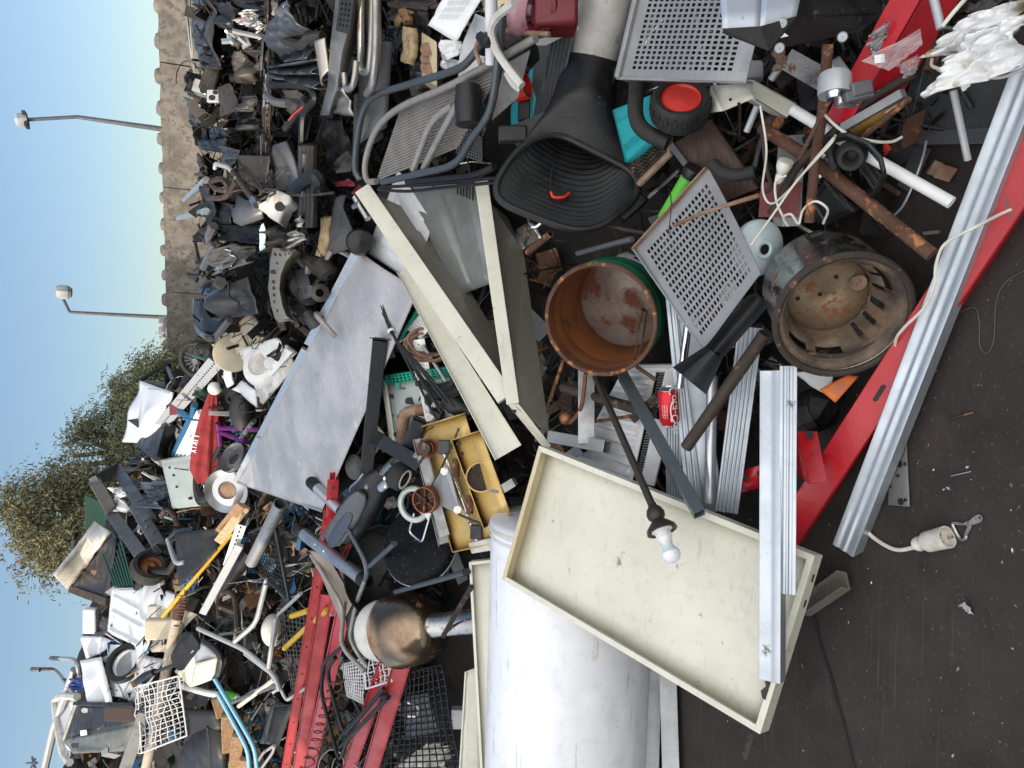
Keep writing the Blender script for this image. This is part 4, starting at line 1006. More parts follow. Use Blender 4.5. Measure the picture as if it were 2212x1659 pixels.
# screen door
t = T('screen_frame', 'grey aluminium screen frame with a dark mesh lying at the right edge', 'screen frame')
a, e, f, h = WZ(1120, 150, .10), WZ(925, 905, .06), WZ(1480, 890, .02), WZ(1700, 380, .06)
for p, s in ((a, e), (e, f)): t.p('rail', B().beam(p, s, rectp(.034, .018), V((0, 0, 1))), 'grey_tube', bevel=.002)
b = B(); b.grid([a, e, f, h], 2, 2); mat('mesh_dark', (.05, .052, .055), .7, .1, (.075, .075, .075), sc=4, bump=.3, bsc=300, alpha=.8); t.p('mesh', b, 'mesh_dark')
tb('metal_tube', 'pale grey tube lying over the screen frame', 'tube', [(1250, 590, .13), (1345, 1045, .08)], m_of(22, 1.7), 'grey_light', n=12)
tb('metal_tube', 'pale aluminium tube beside the white dust sheet at the top edge', 'tube', [(1110, -60, .18), (1170, 185, .18)], m_of(24, 1.8), 'grey_light', n=12)
# white bags
t = T('dirty_plastic_sheet', 'big crumpled white sheet with dirty brown stains at the top right corner', 'sheet')
def blob(b, pts, off, amp, seed, n=26):
    c = ws(*pts, off=off); b.grid(c, n, n, crumple(amp, 2.4, seed, .28)); return b
b = B(); blob(b, ((1040, 380), (1330, 100), (1800, -40), (1420, 330)), .16, .06, 1); blob(b, ((1130, 640), (1290, 250), (1760, 60), (1720, 420)), .24, .085, 2, 40); blob(b, ((1115, 455), (1290, 330), (1500, 420), (1300, 600)), .15, .05, 3, 16)
t.p('sheet', b, 'bag_white', solid=.0015, smooth=170)
# headphones
t = T('headphones', 'black headphones with one round padded ear cup lying in the gap', 'headphones')
c_, r, ax = discaxis(585, 1020, 98, 94, 20, 1, off=.18)
t.p('ear_pad', B().lathe(c_, ax, [(r * .34, -.008), (r * .36, .004), (r * .55, .018), (r * .8, .018), (r * .97, .004), (r, -.012), (r * .9, -.03)], 40), 'rubber')
t.p('ear_cup', B().lathe(c_, ax, [(.001, -.006), (r * .4, -.008)], 30), 'tarblack'); t.p('yoke', B().cable(ws((445, 920, .18), (450, 1030, .19), (480, 1105, .19))), 'black') if False else t.p('yoke', B().cable(ws((450, 905, .18), (445, 1020, .19), (480, 1105, .19)), .008), 'black')
hb = ws((455, 910, .18), (560, 890, .2), (690, 945, .2), (775, 1040, .2), (800, 1140, .19), (760, 1230, .16), (700, 1300, .12))
b = B(); fr = B().frames(hb); P = hb; vs = []; fs = []
for i, p in enumerate(P):
    k = fw; s = (fw * .6 + EX * .3).normalized() * .02; tck = ((P[min(i + 1, 6)] - P[max(i - 1, 0)]).normalized().cross(s)).normalized() * .005
    vs += [p + s + tck, p - s + tck, p - s - tck, p + s - tck]
for i in range(6):
    for k in range(4): fs.append((i * 4 + k, i * 4 + (k + 1) % 4, i * 4 + 4 + (k + 1) % 4, i * 4 + 4 + k))
b.add(vs, fs); t.p('headband', b, 'black', bevel=.003)
# vent grille
t = T('vent_grille', 'small black slotted grille inside the headband curve', 'grille')
c = ws((640, 1110, .10), (700, 1030, .10), (800, 1170, .1), (730, 1240, .1))
t.p('louvres', B().perf(c, 2, 9, .06, .6), 'black', solid=.004, smooth=0)
t = T('plastic_crate', 'black plastic tray upside down under the thick rusty pipe', 'crate')
c = ws((330, 1300, .02), (420, 1190, .05), (600, 1370, .06), (430, 1460, .02)); t.p('base', B().grid(c, 6, 6), 'black', solid=.006); t.p('rim', B().tube(c + [c[0]], .008, 6), 'black')
one('red_beam', 'short piece of red angle showing beside the plug', 'steel beam', B().beam(w(260, 1190, .04), w(240, 1420, .04), Lprof(.10, .05, .004), tocam(w(260, 1190))), 'red_dark')
for k, (x0, y0, x1, y1) in enumerate(((215, 880, 190, 1480), (175, 900, 130, 1480))):
    one('channel_stud', ['dull green grey channel standing behind the white plug', 'second dull channel behind the white plug, nearer the plate'][k], 'metal stud', B().beam(w(x0, y0, .02), w(x1, y1, .03), Cprof(.05, .03, .003), tocam(w(x0, y0))), 'green_grey', bevel=.002)
# white cables
gc = 'white cables by the brazier'
tb('cable', 'white cable looping from the control box gap to the lamp shade', 'cable', [(-10, 690, .22), (30, 980, .22), (5, 1230, .2), (60, 1330, .2), (180, 1240, .22), (330, 1060, .24), (470, 900, .24)], .0028, 'cable_white', cab=True, grp=gc)
tb('cable', 'white cable running from the lamp shade up past the headphones', 'cable', [(-70, 1600, .26), (60, 1420, .26), (230, 1180, .25), (440, 950, .26), (480, 885, .22)], .0028, 'cable_white', cab=True, grp=gc)
tb('cable', 'white cable passing behind the headphones under the screen frame', 'cable', [(390, 725, .25), (470, 810, .22), (580, 885, .2), (740, 925, .17), (850, 925, .14), (915, 895, .12)], .0034, 'cable_white', cab=True, grp=gc)
tb('cable', 'old white cable in small loops between the plug and brazier', 'cable', [(160, 1145, .2), (90, 1190, .2), (100, 1330, .2), (170, 1470, .18), (140, 1420, .2), (190, 1400, .21), (240, 1460, .18), (270, 1370, .2), (350, 1315, .2), (430, 1370, .18), (400, 1460, .14)], .003, 'cable_white', cab=True, grp=gc)
tb('cable', 'thin bright wire bent over the floor under the white tube', 'cable', [(1075, 920, .02), (1040, 1060, .01), (930, 1330, .01), (840, 1430, .01)], .0032, 'alu', cab=True, grp=gc)
tb('cable', 'grey cable by the white sheet at the right edge', 'cable', [(1180, 170, .2), (1260, 70, .2), (1350, -30, .2)], .004, 'cable_white', cab=True, grp=gc)
tb('cable', 'dirty white cable hanging below the big stained sheet', 'cable', [(1110, 380, .14), (1130, 440, .14), (1380, 490, .2), (1560, 505, .2), (1730, 440, .22)], .0034, 'cable_white', cab=True, grp=gc)
t = T('power_plug', 'white two pin mains plug lying among the rusty pipes', 'plug')
a, e = w(120, 1150, .2), w(148, 1075, .2); ax = (e - a).normalized()
t.p('body', B().lathe(a, ax, [(.004, -.02), (.010, -.012), (.011, 0), (.009, .006), (.017, .02), (.019, .03), (.018, .04), (.001, .041)], 24), 'plug')
# floor odds
t = T('rusty_bracket', 'rusty folded metal plate lying on the dark floor', 'bracket')
b = B(); c0 = WZ(1130, 1040, .012); ux = (WZ(1280, 1105, .012) - c0); uy = WZ(1075, 1125, .012) - c0; prof_ = [0, .012, .002, .02, .002, .0]
vs = []
for j in (0, 1):
    for i in range(6): vs.append(c0 + ux * i / 5 + uy * j + V((0, 0, prof_[i])))
b.add(vs, [(i, i + 1, i + 7, i + 6) for i in range(5)]); t.p('plate', b, 'rust_pale', solid=.003, smooth=0)
one('sweet_wrapper', 'red and yellow wrapper scrap by the headphones', 'wrapper', B().grid(ws((780, 960, .02), (820, 935, .03), (835, 985, .03), (795, 1020, .02)), 8, 8, crumple(.012, 3, 3)), 'red_bright', solid=.001)
one('metal_strip', 'grey folded steel strip on the floor under the white tube', 'metal strip', B().beam(WZ(885, 1210, .02), WZ(1010, 930, .03), Lprof(.05, .02, .002), V((0, 0, 1))), 'grey')
one('bolt', 'small bolt lying on the dark floor near the long channel', 'bolt', B().tube([WZ(1060, 1525, .008), WZ(1160, 1515, .008)], .005, 8), 'galv')
# ---------------------------------------------------------------- red rail along the floor
tile(None)
a, e = WZ(2260, 300, .055), WZ(1690, 1170, .10)
t = T('red_beam', 'long slotted red rail on the floor beneath the diagonal channel', 'steel beam')
upv = (V((0, 0, 1)) + V((-.3, -.45, 0))).normalized()
t.p('upper_flange', B().beam(a, e, rectp(.075, .006), upv), 'red', bevel=.002)
dd = (e - a).normalized(); sd_ = dd.cross(upv).normalized(); sd_ = sd_ if sd_.dot(V((-.6, -.8, 0))) > 0 else -sd_
t.p('side_flange', B().beam(a + sd_ * .036 - upv * .03, e + sd_ * .036 - upv * .03, rectp(.006, .054), upv), 'red', bevel=.002)
tile('t31'); pp = w(718, 857, .0); pr = a + dd * ((WZ(718, 857, .08) - a).dot(dd)); slots(t, [pr + upv * .003], dd, sd_, upv, .05, .012)
# red bracket
t = T('red_bracket', 'short red angle bracket with round holes standing on the red rail', 'bracket')
c = [D(232, 1160, 2.06), D(362, 1160, 2.03), D(425, 1490, 1.98), D(310, 1502, 2.0)]
t.p('face', B().grid(c, 2, 4), 'red', solid=.004, smooth=0); t.p('side', B().grid([c[0], c[3], D(232, 1430, 2.08), D(225, 1250, 2.1)], 1, 1), 'red', solid=.004)
for x, y, s in ((312, 1180, .022), (347, 1322, .02)): pp = D(x, y, 2.018); slots(t, [pp], EX, EY, tocam(pp), s, s * .9, nm='hole')
tile('t21')
t = T('red_bracket', 'slotted red angle piece between the last stud and the tray', 'bracket')
c = [w(1480, 1430, .12), w(1659, 1375, .12), w(1659, 1520, .10), w(1490, 1570, .10)]; t.p('face', B().grid(c, 2, 2), 'red', solid=.004)
for x, y in ((1548, 1463), (1650, 1430)): slots(t, [w(x, y, .14)], EX, EY, tocam(c[0]), .022, .013)
# black gutter
t = T('plastic_gutter', 'black plastic gutter profile slanting below the perforated plate', 'gutter')
a, e = w(1640, 300, .26), w(1185, 830, .30); upv = tocam(e); dd = (e - a).normalized(); sd_ = dd.cross(upv).normalized()
prof_ = [(-.034, .014), (-.028, .010), (-.016, -.012), (-.004, -.004), (.004, -.004), (.016, -.014), (.028, .008), (.034, .012), (.030, .0), (.016, -.020), (-.016, -.018), (-.032, .002)]
b = B(); m_ = lerp(a, e, .62); b.beam(a, m_, [(x * .8, y) for x, y in prof_], upv); t.p('profile', b, 'black')
b = B(); vs = [m_ + sd_ * x * .8 + upv * y for x, y in prof_] + [e + sd_ * x * 1.75 + upv * y * 1.2 for x, y in prof_]; n_ = len(prof_)
b.add(vs, [(i, (i + 1) % n_, n_ + (i + 1) % n_, n_ + i) for i in range(n_)] + [tuple(range(n_, 2 * n_))]); t.p('flared_end', b, 'black')
# leaflet and hose
tile('t31')
t = T('leaflet_box', 'crumpled cardboard sleeve with an orange printed panel under the brazier', 'carton')
c = [D(215, 775, 2.08), D(520, 780, 1.98), D(480, 972, 1.98), D(380, 890, 2.02)]
t.p('white_side', B().grid([D(210, 770, 2.08), D(470, 760, 2.0), D(440, 930, 2.0), D(330, 870, 2.05)], 6, 6, crumple(.006, 3, 2)), 'paper', solid=.002)
t.p('orange_panel', B().grid([D(375, 885, 1.985), D(560, 790, 1.965), D(632, 800, 1.96), D(480, 972, 1.968)], 6, 4), 'orange', solid=.002)
b = B()
for k in range(4): b.tube([D(450 + k * 14, 890 + k * 10, 1.958), D(520 + k * 14, 830 + k * 10, 1.952)], .0008, 4)
t.p('print_lines', b, 'paper_text')
t = T('ribbed_hose', 'black ribbed hose lump under the red rail', 'hose')
P = ws((235, 1085, .02), (320, 1030, .03), (400, 1000, .03), (470, 1040, .02)); b = B(); rr_ = []; PP = []
for i in range(60): f = i / 59 * 2.999; k = int(f); PP.append(lerp(P[k], P[k + 1], f - k)); rr_.append(.055 + (.004 if i % 2 else 0))
b.tube(PP, rr_, 16); t.p('hose', b, 'black', smooth=10)
# floor cable + socket + opener + strip
tile(None)
fl = 'old white cord on the floor'
P = []
TS[0] = TILES['t30']; P += [WZ(1760, 1320, .02), WZ(1600, 1380, .06), WZ(1400, 1480, .13), WZ(1200, 1590, .135)]
TS[0] = TILES['t31']; P += [WZ(1140, 60, .135), WZ(1125, 200, .135), WZ(1060, 350, .13), WZ(930, 480, .12), WZ(875, 560, .105), WZ(875, 660, .06)]
one('power_cord', 'dirty white cord snaking across the long aluminium channel', 'cord', B().cable(P, .0036), 'cable_white', group='dirty white cord pieces')
TS[0] = TILES['t31']; P = [WZ(985, 830, .02), WZ(1018, 880, .006), WZ(1022, 960, .006), WZ(980, 1080, .006), WZ(870, 1220, .02)]
one('power_cord', 'dirty white cord loop showing on the floor beside the channel', 'cord', B().cable(P, .0036), 'cable_white', group='dirty white cord pieces')
TS[0] = TILES['t32']
t = T('extension_socket', 'white extension cord socket lying on the dark floor', 'socket')
P = [WZ(640, 100, .03), WZ(690, 170, .008), WZ(780, 235, .006), WZ(870, 268, .006), WZ(980, 250, .014)]
t.p('cord', B().cable(P, .0052), 'cable_white')
a, e = WZ(980, 235, .024), WZ(1185, 185, .024); ax = (e - a).normalized(); L_ = (e - a).length
t.p('body', B().lathe(a, ax, [(.006, -.004), (.014, .0), (.018, .010), (.016, .018), (.011, .021), (.013, .024), (.021, .030), (.0245, .036), (.026, L_), (.0225, L_), (.021, L_ - .018), (.001, L_ - .018)], 36), 'plug')
b = B(); fc = a + ax * (L_ - .0178); s1 = ax.cross(V((0, 0, 1))).normalized(); s2 = s1.cross(ax)
for k in (-1, 1): b.lathe(fc + s1 * .0095 * k, ax, [(.001, .0006), (.003, .0006)], 12)
fo = t.p('contact_hole', b, 'tarblack', smooth=0)
for k in (-1, 1): t.p('earth_clip', B().cbox(fc + s2 * .019 * k + ax * .008, s1, s2, ax, .006, .003, .016), 'chrome_worn')
t = T('bottle_opener', 'small steel bottle opener with a triangular loop on the dark floor', 'bottle opener')
Z_ = .005
P = [WZ(x, y, Z_) for x, y in ((1300, 105), (1222, 98), (1232, 140), (1265, 195), (1295, 200), (1305, 165), (1330, 110))]
b = B(); b.cable(P, .0042); t.p('loop', b, 'chrome_worn')
a, e = WZ(1305, 110, Z_), WZ(1395, 62, Z_); dd = (e - a).normalized(); sd_ = V((-dd.y, dd.x, 0)); L_ = (e - a).length
b = B(); k_ = [(0, .008), (.3, .0055), (.75, .0085), (.95, .0085), (1.1, .005), (1.13, 0)]
pts = [a + dd * L_ * x + sd_ * y for x, y in k_] + [a + dd * L_ * x - sd_ * y for x, y in k_[::-1]]; b.add(pts, [tuple(range(12))]); hd = t.p('handle', b, 'chrome_worn', solid=.003, smooth=0)
pp = a + dd * L_ * .98; b = B(); b.lathe(pp + V((0, 0, .0025)), V((0, 0, 1)), [(.0005, 0), (.0026, 0)], 12); t.p('hole', b, 'tarblack', sub=hd)
TS[0] = TILES['t31']
t = T('metal_strip', 'flat drilled steel strip lying on the floor beside the channel', 'metal strip')
c = [WZ(845, 1100, .006), WZ(938, 1100, .006), WZ(966, 1650, .006), WZ(828, 1640, .006)]; t.p('plate', B().grid(c, 1, 1), 'steel_plate', solid=.005, bevel=.001)
for x, y, s in ((897, 1296, .008), (900, 1372, .018), (936, 1372, .009), (889, 1448, .009), (840, 1522, .008), (908, 1618, .018), (939, 1608, .009), (912, 1138, .008)):
    pp = WZ(x, y, .009); slots(t, [pp], V((1, 0, 0)), V((0, 1, 0)), V((0, 0, 1)), s, s, nm='hole')
TS[0] = TILES['t32']
t = T('cream_channel', 'short cream metal channel lying on the floor by the tray', 'metal channel')
a, e = WZ(300, 640, .03), WZ(555, 465, .03); t.p('channel', B().beam(a, e, Cup(.05, .03, .003), (V((0, 0, 1)) + V((.2, .2, 0))).normalized()), 'cream_dull', bevel=.001)
c0 = WZ(1300, 640, .006)
one('dry_leaf', 'curled pale scrap of card lying alone on the dark floor', 'litter', B().grid([WZ(1255, 620, .008), WZ(1300, 595, .02), WZ(1345, 690, .008), WZ(1305, 660, .004)], 6, 6, crumple(.01, 2, 4)), 'grey_light', solid=.001)
TS[0] = TILES['t31']
one('rusty_twig', 'thin rusty wire piece on the floor right of the channel', 'wire', B().cable([WZ(1218, 1088, .004), WZ(1290, 1058, .005), WZ(1380, 1036, .004)], .0028), 'rust_dark')
one('thin_wire', 'thin grey wire curling over the dark floor', 'wire', B().cable([WZ(x, y, .003) for x, y in ((1110, 540), (1200, 400), (1290, 380), (1390, 350), (1420, 450), (1425, 600), (1470, 650), (1515, 560), (1530, 320), (1590, 190), (1720, 105))], .0011, 5), 'grey')
one('thin_wire', 'short straight bright wire on the bare floor', 'wire', B().tube([WZ(1235, 1450, .003), WZ(1368, 1420, .003)], .0014, 5), 'alu')
# grit on the floor
g = B(); R = random.Random(4)
for i in range(330):
    X, Y = R.uniform(1400, 2212), R.uniform(150, 1659); p = EYE + ray(X, Y) * (-EYE.z / ray(X, Y).z)
    if .6 * p.x + .8 * p.y > 1.24 + R.uniform(-.1, .25): continue
    s = R.choice([.0008, .001, .0013, .0016, .003]) * R.uniform(.7, 1.5); g.cur = R.choice([0, 1, 2, 3, 3])
    a = R.random() * 6.28; u = V((math.cos(a), math.sin(a), 0)); v_ = V((-u.y, u.x, 0)); k = R.uniform(1, 2.6)
    g.add([p + u * s * k, p + v_ * s, p - u * s * k * .7, p - v_ * s * .8, p + V((0, 0, s * 1.1))], [(0, 1, 4), (1, 2, 4), (2, 3, 4), (3, 0, 4)])
o = one('floor_grit', 'scattered light grit and crumbs over the dark floor', 'grit', g, ['dirty_white', 'rust_pale', 'grey_light', 'grey'], kind='stuff', smooth=0)
# ================================================================== MIDDLE
tile('t11')
# big galvanised sheet
t = T('sheet_metal_panel', 'big dull grey galvanised sheet lying flat across the middle of the heap', 'metal sheet')
c = [w(690, -20, .20), w(1075, 235, .22), w(445, 1675, .28), w(-112, 1487, .24)]
t.p('sheet', B().grid(c, 16, 40, lambda u, v: .003 * noise.noise(V((u * 2, v * 4, 0))) + .012 * math.sin(math.pi * u)), 'sheet', solid=.004)
e = (c[3] - c[0]).normalized(); nn = tocam(c[0]); mid = w(430, 443, .15)
sp = lerp(c[0], c[3], .30)
s_ = (c[1] - c[0]).normalized() * -.012
for a, f in ((c[0] + s_, lerp(c[0], c[3], .295) + s_), (lerp(c[0], c[3], .315) + s_, c[3] + s_)): t.p('folded_edge', B().beam(a + nn * .008, f + nn * .008, rectp(.045, .022), nn), 'stud', bevel=.003)
b = B()
for k in (.16, .24, .33, .40, .45): 
    p = lerp(c[0], c[3], k) + s_ + nn * .021
    for d_ in (0, .02): b.lathe(p + e * d_, nn, [(.001, .002), (.006, .0)], 10)
rv = t.p('rivets', b, 'galv'); rv['kind'] = 'stuff'
t.p('end_fold', B().beam(c[3], c[2], rectp(.02, .012), nn), 'galv')
# post with end plate
def post(lab, a, e, wd, pl, m='dark_metal'):
    t = T('steel_post', lab, 'post'); up = tocam(a)
    t.p('shaft', B().beam(a, e, rectp(wd, wd * .55), up), m, bevel=.003)
    dd = (a - e).normalized(); sd_ = dd.cross(up).normalized()
    b = B(); b.cbox(a + dd * .004, sd_, up, dd, pl, pl * .7, .006); o = t.p('end_plate', b, m)
    b = B(); b.cbox(a + dd * .0095, sd_, up, dd, pl * .5, pl * .2, .003); t.p('slot', b, 'tarblack', sub=o)
post('long dark brown steel post with an end plate lying along the grey sheet edge', w(822, 560, .30), w(735, 1430, .30), .064, .09)
post('second dark steel post with an end plate beside the golden box', w(1085, 1085, .20), w(945, 1400, .22), .066, .095)
# bundle of rods
t = T('rod_bundle', 'bundle of thin black rods tied near one end over the grey sheet', 'rods')
kn = w(898, 508, .26)
for (x0, y0), (x1, y1) in (((787, 210), (1190, 1075)), ((828, 228), (1310, 1000)), ((792, 285), (1130, 960)), ((815, 255), (1260, 980)), ((800, 250), (1225, 1040)), ((820, 300), (1160, 900))):
    t.p('rod', B().cable([w(x0, y0, .20), kn + V((random.uniform(-.006, .006),) * 3), lerp(kn, w(x1, y1, .25), .5) + tocam(kn) * .03, w(x1, y1, .22)], .0055, 7), 'tarblack')
t.p('tie', B().lathe(kn, (w(850, 380, .2) - kn), [(.016, -.008), (.018, 0), (.016, .008)], 12), 'white_plastic')
# green vent top appliance
t = T('fridge_back', 'galvanised appliance back with a green slotted vent strip', 'appliance')
c = [w(862, 850, .06), w(1290, 800, .06), w(1420, 1080, .06), w(925, 1270, .06)]
t.p('plate', B().grid(c, 8, 8), 'zinc_green', solid=.004)
g = [w(855, 792, .10), w(1282, 742, .10), w(1312, 792, .08), w(868, 852, .08)]
t.p('vent_strip', B().perf(g, 15, 3, .04, .62), 'green_vent', solid=.006, smooth=0)
t.p('strip_lip', B().grid([g[0], g[1], g[1] + EX * -.01 - HN * .06, g[0] - HN * .06], 1, 1), 'green_vent', solid=.003)
for x, y in ((938, 862), (1240, 822)): b = B(); b.cbox(w(x, y, .085), EX, EY, fw, .02, .03, .008); t.p('clip', b, 'green_vent')
t.p('side_panel', B().grid([w(832, 800, .06), w(868, 850, .085), w(932, 1290, .07), w(895, 1270, .03)], 2, 6), 'cream', solid=.004)
slots(t, [w(900, 930, .07), w(930, 1178, .07)], EX, EY, tocam(c[0]), .03, .024, nm='slot'); slots(t, [w(1035, 960, .068)], EX, EY, tocam(c[0]), .07, .035, nm='keyhole')
slots(t, [w(915, 1055, .068)], EX, EY, tocam(c[0]), .012, .011, nm='keyhole')
tb('bent_pipe', 'U shaped cream pipe with rust spots on the appliance back', 'pipe', [(1190, 1018, .11), (1010, 1025, .12), (968, 1060, .12), (968, 1240, .10)], .026, 'rust_pale', bend=.07, n=14)
t = T('perforated_tray', 'small white plastic tray with round holes beside the cream channel', 'tray')
c = [w(1100, 365, .12), w(1160, 480, .14), w(1100, 560, .12), w(1000, 500, .10)]; c = [w(1110, 360, .12), w(1175, 470, .15), w(1085, 555, .14), w(1002, 495, .10)]
t.p('face', B().perf(c, 8, 5, .18, .5), 'white_plastic', solid=.004, smooth=0); t.p('rim', B().grid([c[3], c[2], c[2] - HN * .05, c[3] - HN * .05], 1, 1), 'white_plastic', solid=.003)
tb('green_strip', 'thin green plastic strip under the edge of the grey sheet', 'strip', [(1092, 338, .10), (1010, 465, .10), (940, 585, .10)], .012, 'green_vent')
one('weathered_slat', 'flaking blue grey wooden slat between the white tray and the vent', 'slat', B().beam(w(1065, 555, .08), w(1120, 870, .12), rectp(.07, .02), tocam(c[0])), 'chrome_worn', bevel=.003)
one('weathered_slat', 'lower flaking grey slat running under the thin black rods', 'slat', B().beam(w(1120, 860, .13), w(1165, 1090, .14), rectp(.06, .02), tocam(c[0])), 'chrome_worn', bevel=.003)
b = B()
for k in range(7):
    cc = w(1165, 590, .08); pts = [cc + EX * (.11 + .02 * math.sin(k * 2)) * math.cos(a) + EY * (.06 + .015 * math.cos(k * 3)) * math.sin(a) + fw * -.008 * k + HN * .02 * math.sin(a * 2 + k) for a in [2 * math.pi * i / 20 for i in range(21)]]; b.tube(pts, .005, 5)
one('wire_coil', 'tangled loose coil of tan wire below the white holed tray', 'wire coil', b, 'rust_pale')
tb('rod', 'slim grey rod crossing the green vent strip', 'rod', [(1105, 600, .12), (1255, 835, .12)], .008, 'grey_light')
for k, pts in enumerate(([(1080, 840, .13), (1180, 880, .14), (1290, 860, .14), (1330, 780, .1)], [(1150, 940, .14), (1200, 905, .15), (1290, 905, .14), (1370, 870, .1)], [(1140, 920, .13), (1150, 1000, .12), (1230, 1060, .1)])):
    tb('rubber_hose', ['black hose curling above the cream channel edge', 'second black hose beside the vent strip hose', 'short black hose end dropping toward the golden box'][k], 'hose', pts, .024, 'tarblack', cab=True)
one('black_duct', 'black ribbed plastic duct by the top corner of the golden box', 'duct', B().lathe(w(1340, 985, .08), (EX * .8 + EY * .5).normalized(), [(.05, -.07), (.056, -.06), (.05, -.04), (.056, -.02), (.05, 0), (.056, .02), (.05, .04), (.056, .06), (.03, .07)], 18), 'black')
t = T('cycle_saddle', 'small worn dark round pad beside the grey sheet bottom edge', 'pad')
c_, r, ax = discaxis(652, 1392, 85, 56, 80, 1, off=.16); t.p('pad', B().lathe(c_, ax, [(.001, .014), (r * .8, .010), (r, 0), (r * .95, -.02)], 28), 'fabric_grey'); t.p('stem', B().tube([c_, w(720, 1440, .1)], .012), 'chrome_worn')
# silver tube legs and wheel (folded walking machine)
t = T('exercise_machine', 'black and grey plastic exercise machine body with silver tubes', 'exercise machine')
# lozenge body along axis
tile('zc'); A_ = w(575, 445, .22); E_ = None
tile('t12'); E_ = w(560, 190, .24); ax = (E_ - A_).normalized(); L_ = (E_ - A_).length
up = tocam(A_); up = (up - ax * up.dot(ax)).normalized(); sd_ = ax.cross(up)
W_ = m_of(120, 4.0); prof = [(0, .35), (.05, .62), (.15, .82), (.35, .98), (.6, 1.02), (.8, .95), (.93, .78), (1.0, .42)]
def hull(k0, k1, hz, off, m, nm, sx=0, sub=None):
    vs = []; fs = []; n = 24
    for x, r in prof:
        x = lerp(k0, k1, x)
        for i in range(n):
            a = 2 * math.pi * i / n; ca, sa = math.cos(a), math.sin(a)
            ca = math.copysign(abs(ca) ** .7, ca); sa = math.copysign(abs(sa) ** .7, sa)
            vs.append(A_ + ax * (L_ * x) + sd_ * (W_ * r * ca * (1 if not sx else sx) + off[0]) + up * (hz * r * sa + off[1]))
    for j in range(len(prof) - 1):
        for i in range(n): fs.append((j * n + i, j * n + (i + 1) % n, (j + 1) * n + (i + 1) % n, (j + 1) * n + i))
    fs += [tuple(range(n)), tuple((len(prof) - 1) * n + i for i in range(n))]
    return t.p(nm, B().add(vs, fs), m, smooth=50, sub=sub)
hull(0, 1, .085, (0, -.01), 'black', 'body'); hull(.18, .97, .02, (W_ * .32 * (1 if sd_.dot(EY) < 0 else -1), .078), 'grey', 'top_shell', .62); hull(.42, .96, .012, (W_ * .30 * (1 if sd_.dot(EY) < 0 else -1), .096), 'car_grey', 'blue_grey_inlay', .34)
tile('zc')
t.p('silver_arm', B().tube([w(560, 610, .30), w(985, 245, .26)], m_of(52, 3.7), 18), 'alu'); t.p('silver_stub', B().tube([w(575, 440, .22), w(690, 330, .22)], m_of(48, 3.8), 16), 'chrome_worn'); 
for x, y in ((595, 508), (650, 553), (603, 598)): cc = w(x, y, .345); t.p('bolt', B().lathe(cc, tocam(cc), [(.001, .006), (.008, .005), (.009, -.01)], 10), 'chrome')
t.p('grab_handle', B().cable([w(370, 450, .34), w(300, 540, .36), w(232, 600, .36), w(222, 650, .35), (w(250, 675, .32))], .009), 'chrome')
vs, fs = text_mesh('RUNS', .032); o_ = w(412, 556, .335); b = B(); b.add([o_ + (EY * .95 - EX * .3).normalized() * -p.x * .8 + (EX * .95 + EY * .3).normalized() * p.y * -.8 for p in vs], fs); t.p('lettering', b, 'grey_light', smooth=0)
c_, r, ax = discaxis(792, 508, 150, 62, 118, -1, off=.40)
wl = t.p('wheel', B().lathe(c_, ax, [(r * .5, .004), (r * .72, .012), (r * .9, .012), (r, .0), (r, -.045), (r * .9, -.055), (r * .5, -.05)], 40), 'rubber')
t.p('white_ring', B().lathe(c_, ax, [(r * .58, .010), (r * .62, .0145), (r * .76, .0145), (r * .78, .010)], 36), 'white_plastic', sub=wl)
b = B(); u = ax.orthogonal().normalized()
for i in range(8): a = 2 * math.pi * i / 8; d = u * math.cos(a) + ax.cross(u) * math.sin(a); b.tube([c_, c_ + d * r * .6], .005, 5)
b.lathe(c_, ax, [(.001, .012), (.014, .010), (.016, 0)], 14); t.p('spokes', b, 'black', sub=wl)
# grey bar with cap over gold box
t = T('rectangular_bar', 'dark grey rectangular bar with a plastic end cap pointing at the golden box', 'bar')
a, e = w(590, 125, .30), w(1010, 375, .30); t.p('bar', hollow(a, e, .066, .045, tocam(a)), 'dark_metal', bevel=.003); dd = (e - a).normalized(); b = B(); b.beam(a - dd * .09, a + dd * .005, rectp(.072, .05), tocam(a)); t.p('end_cap', b, 'black', bevel=.006)
# gold box
t = T('brass_cabinet', 'golden brass coloured metal cabinet lying open with parts inside', 'metal box')
c = para([(880, -10), (1440, -195), (1980, 1180), (1330, 1305)], dep(1150, 600) - .12)
c = [w(880, -10, .14), w(1470, -190, .16), w(1900, 1180, .22), w(1335, 1300, .22)]
t.p('back_plate', B().grid(c, 6, 8, lambda u, v: .004 * noise.noise(V((u * 3, v * 3, 2)))), 'brass', solid=.004); nn = tocam(lerp(c[0], c[2], .5))
for k in (0, 3, 2): 
    a, e = c[k], c[(k + 1) % 4]; t.p('side_wall', B().grid([a, e, e + nn * .06, a + nn * .06], 2, 1), 'brass', solid=.004)
a, e = w(965, 70, .235), w(1245, 1215, .27); t.p('zinc_bar', B().beam(a, e, Cup(.055, .035, .003), nn), 'galv', bevel=.002); a, e = w(1055, 225, .24), w(1300, 1120, .26); t.p('zinc_bar', B().beam(a, e, Lprof(.045, .03, .003), nn), 'galv')
gb = [w(1322, 100, .24), w(1640, -5, .24), w(1960, 880, .30), w(1668, 1050, .32)]
fr_ = t.p('inner_plate', B().grid(gb, 4, 6), 'brass', solid=.004)
for k in (0, 2, 3): a, e = gb[k], gb[(k + 1) % 4]; t.p('inner_wall', B().grid([a, e, e + nn * .07, a + nn * .07], 1, 1), 'brass', solid=.004)
c_, r, ax = discaxis(1640, 495, 180, 100, 75, 1, off=.285); 
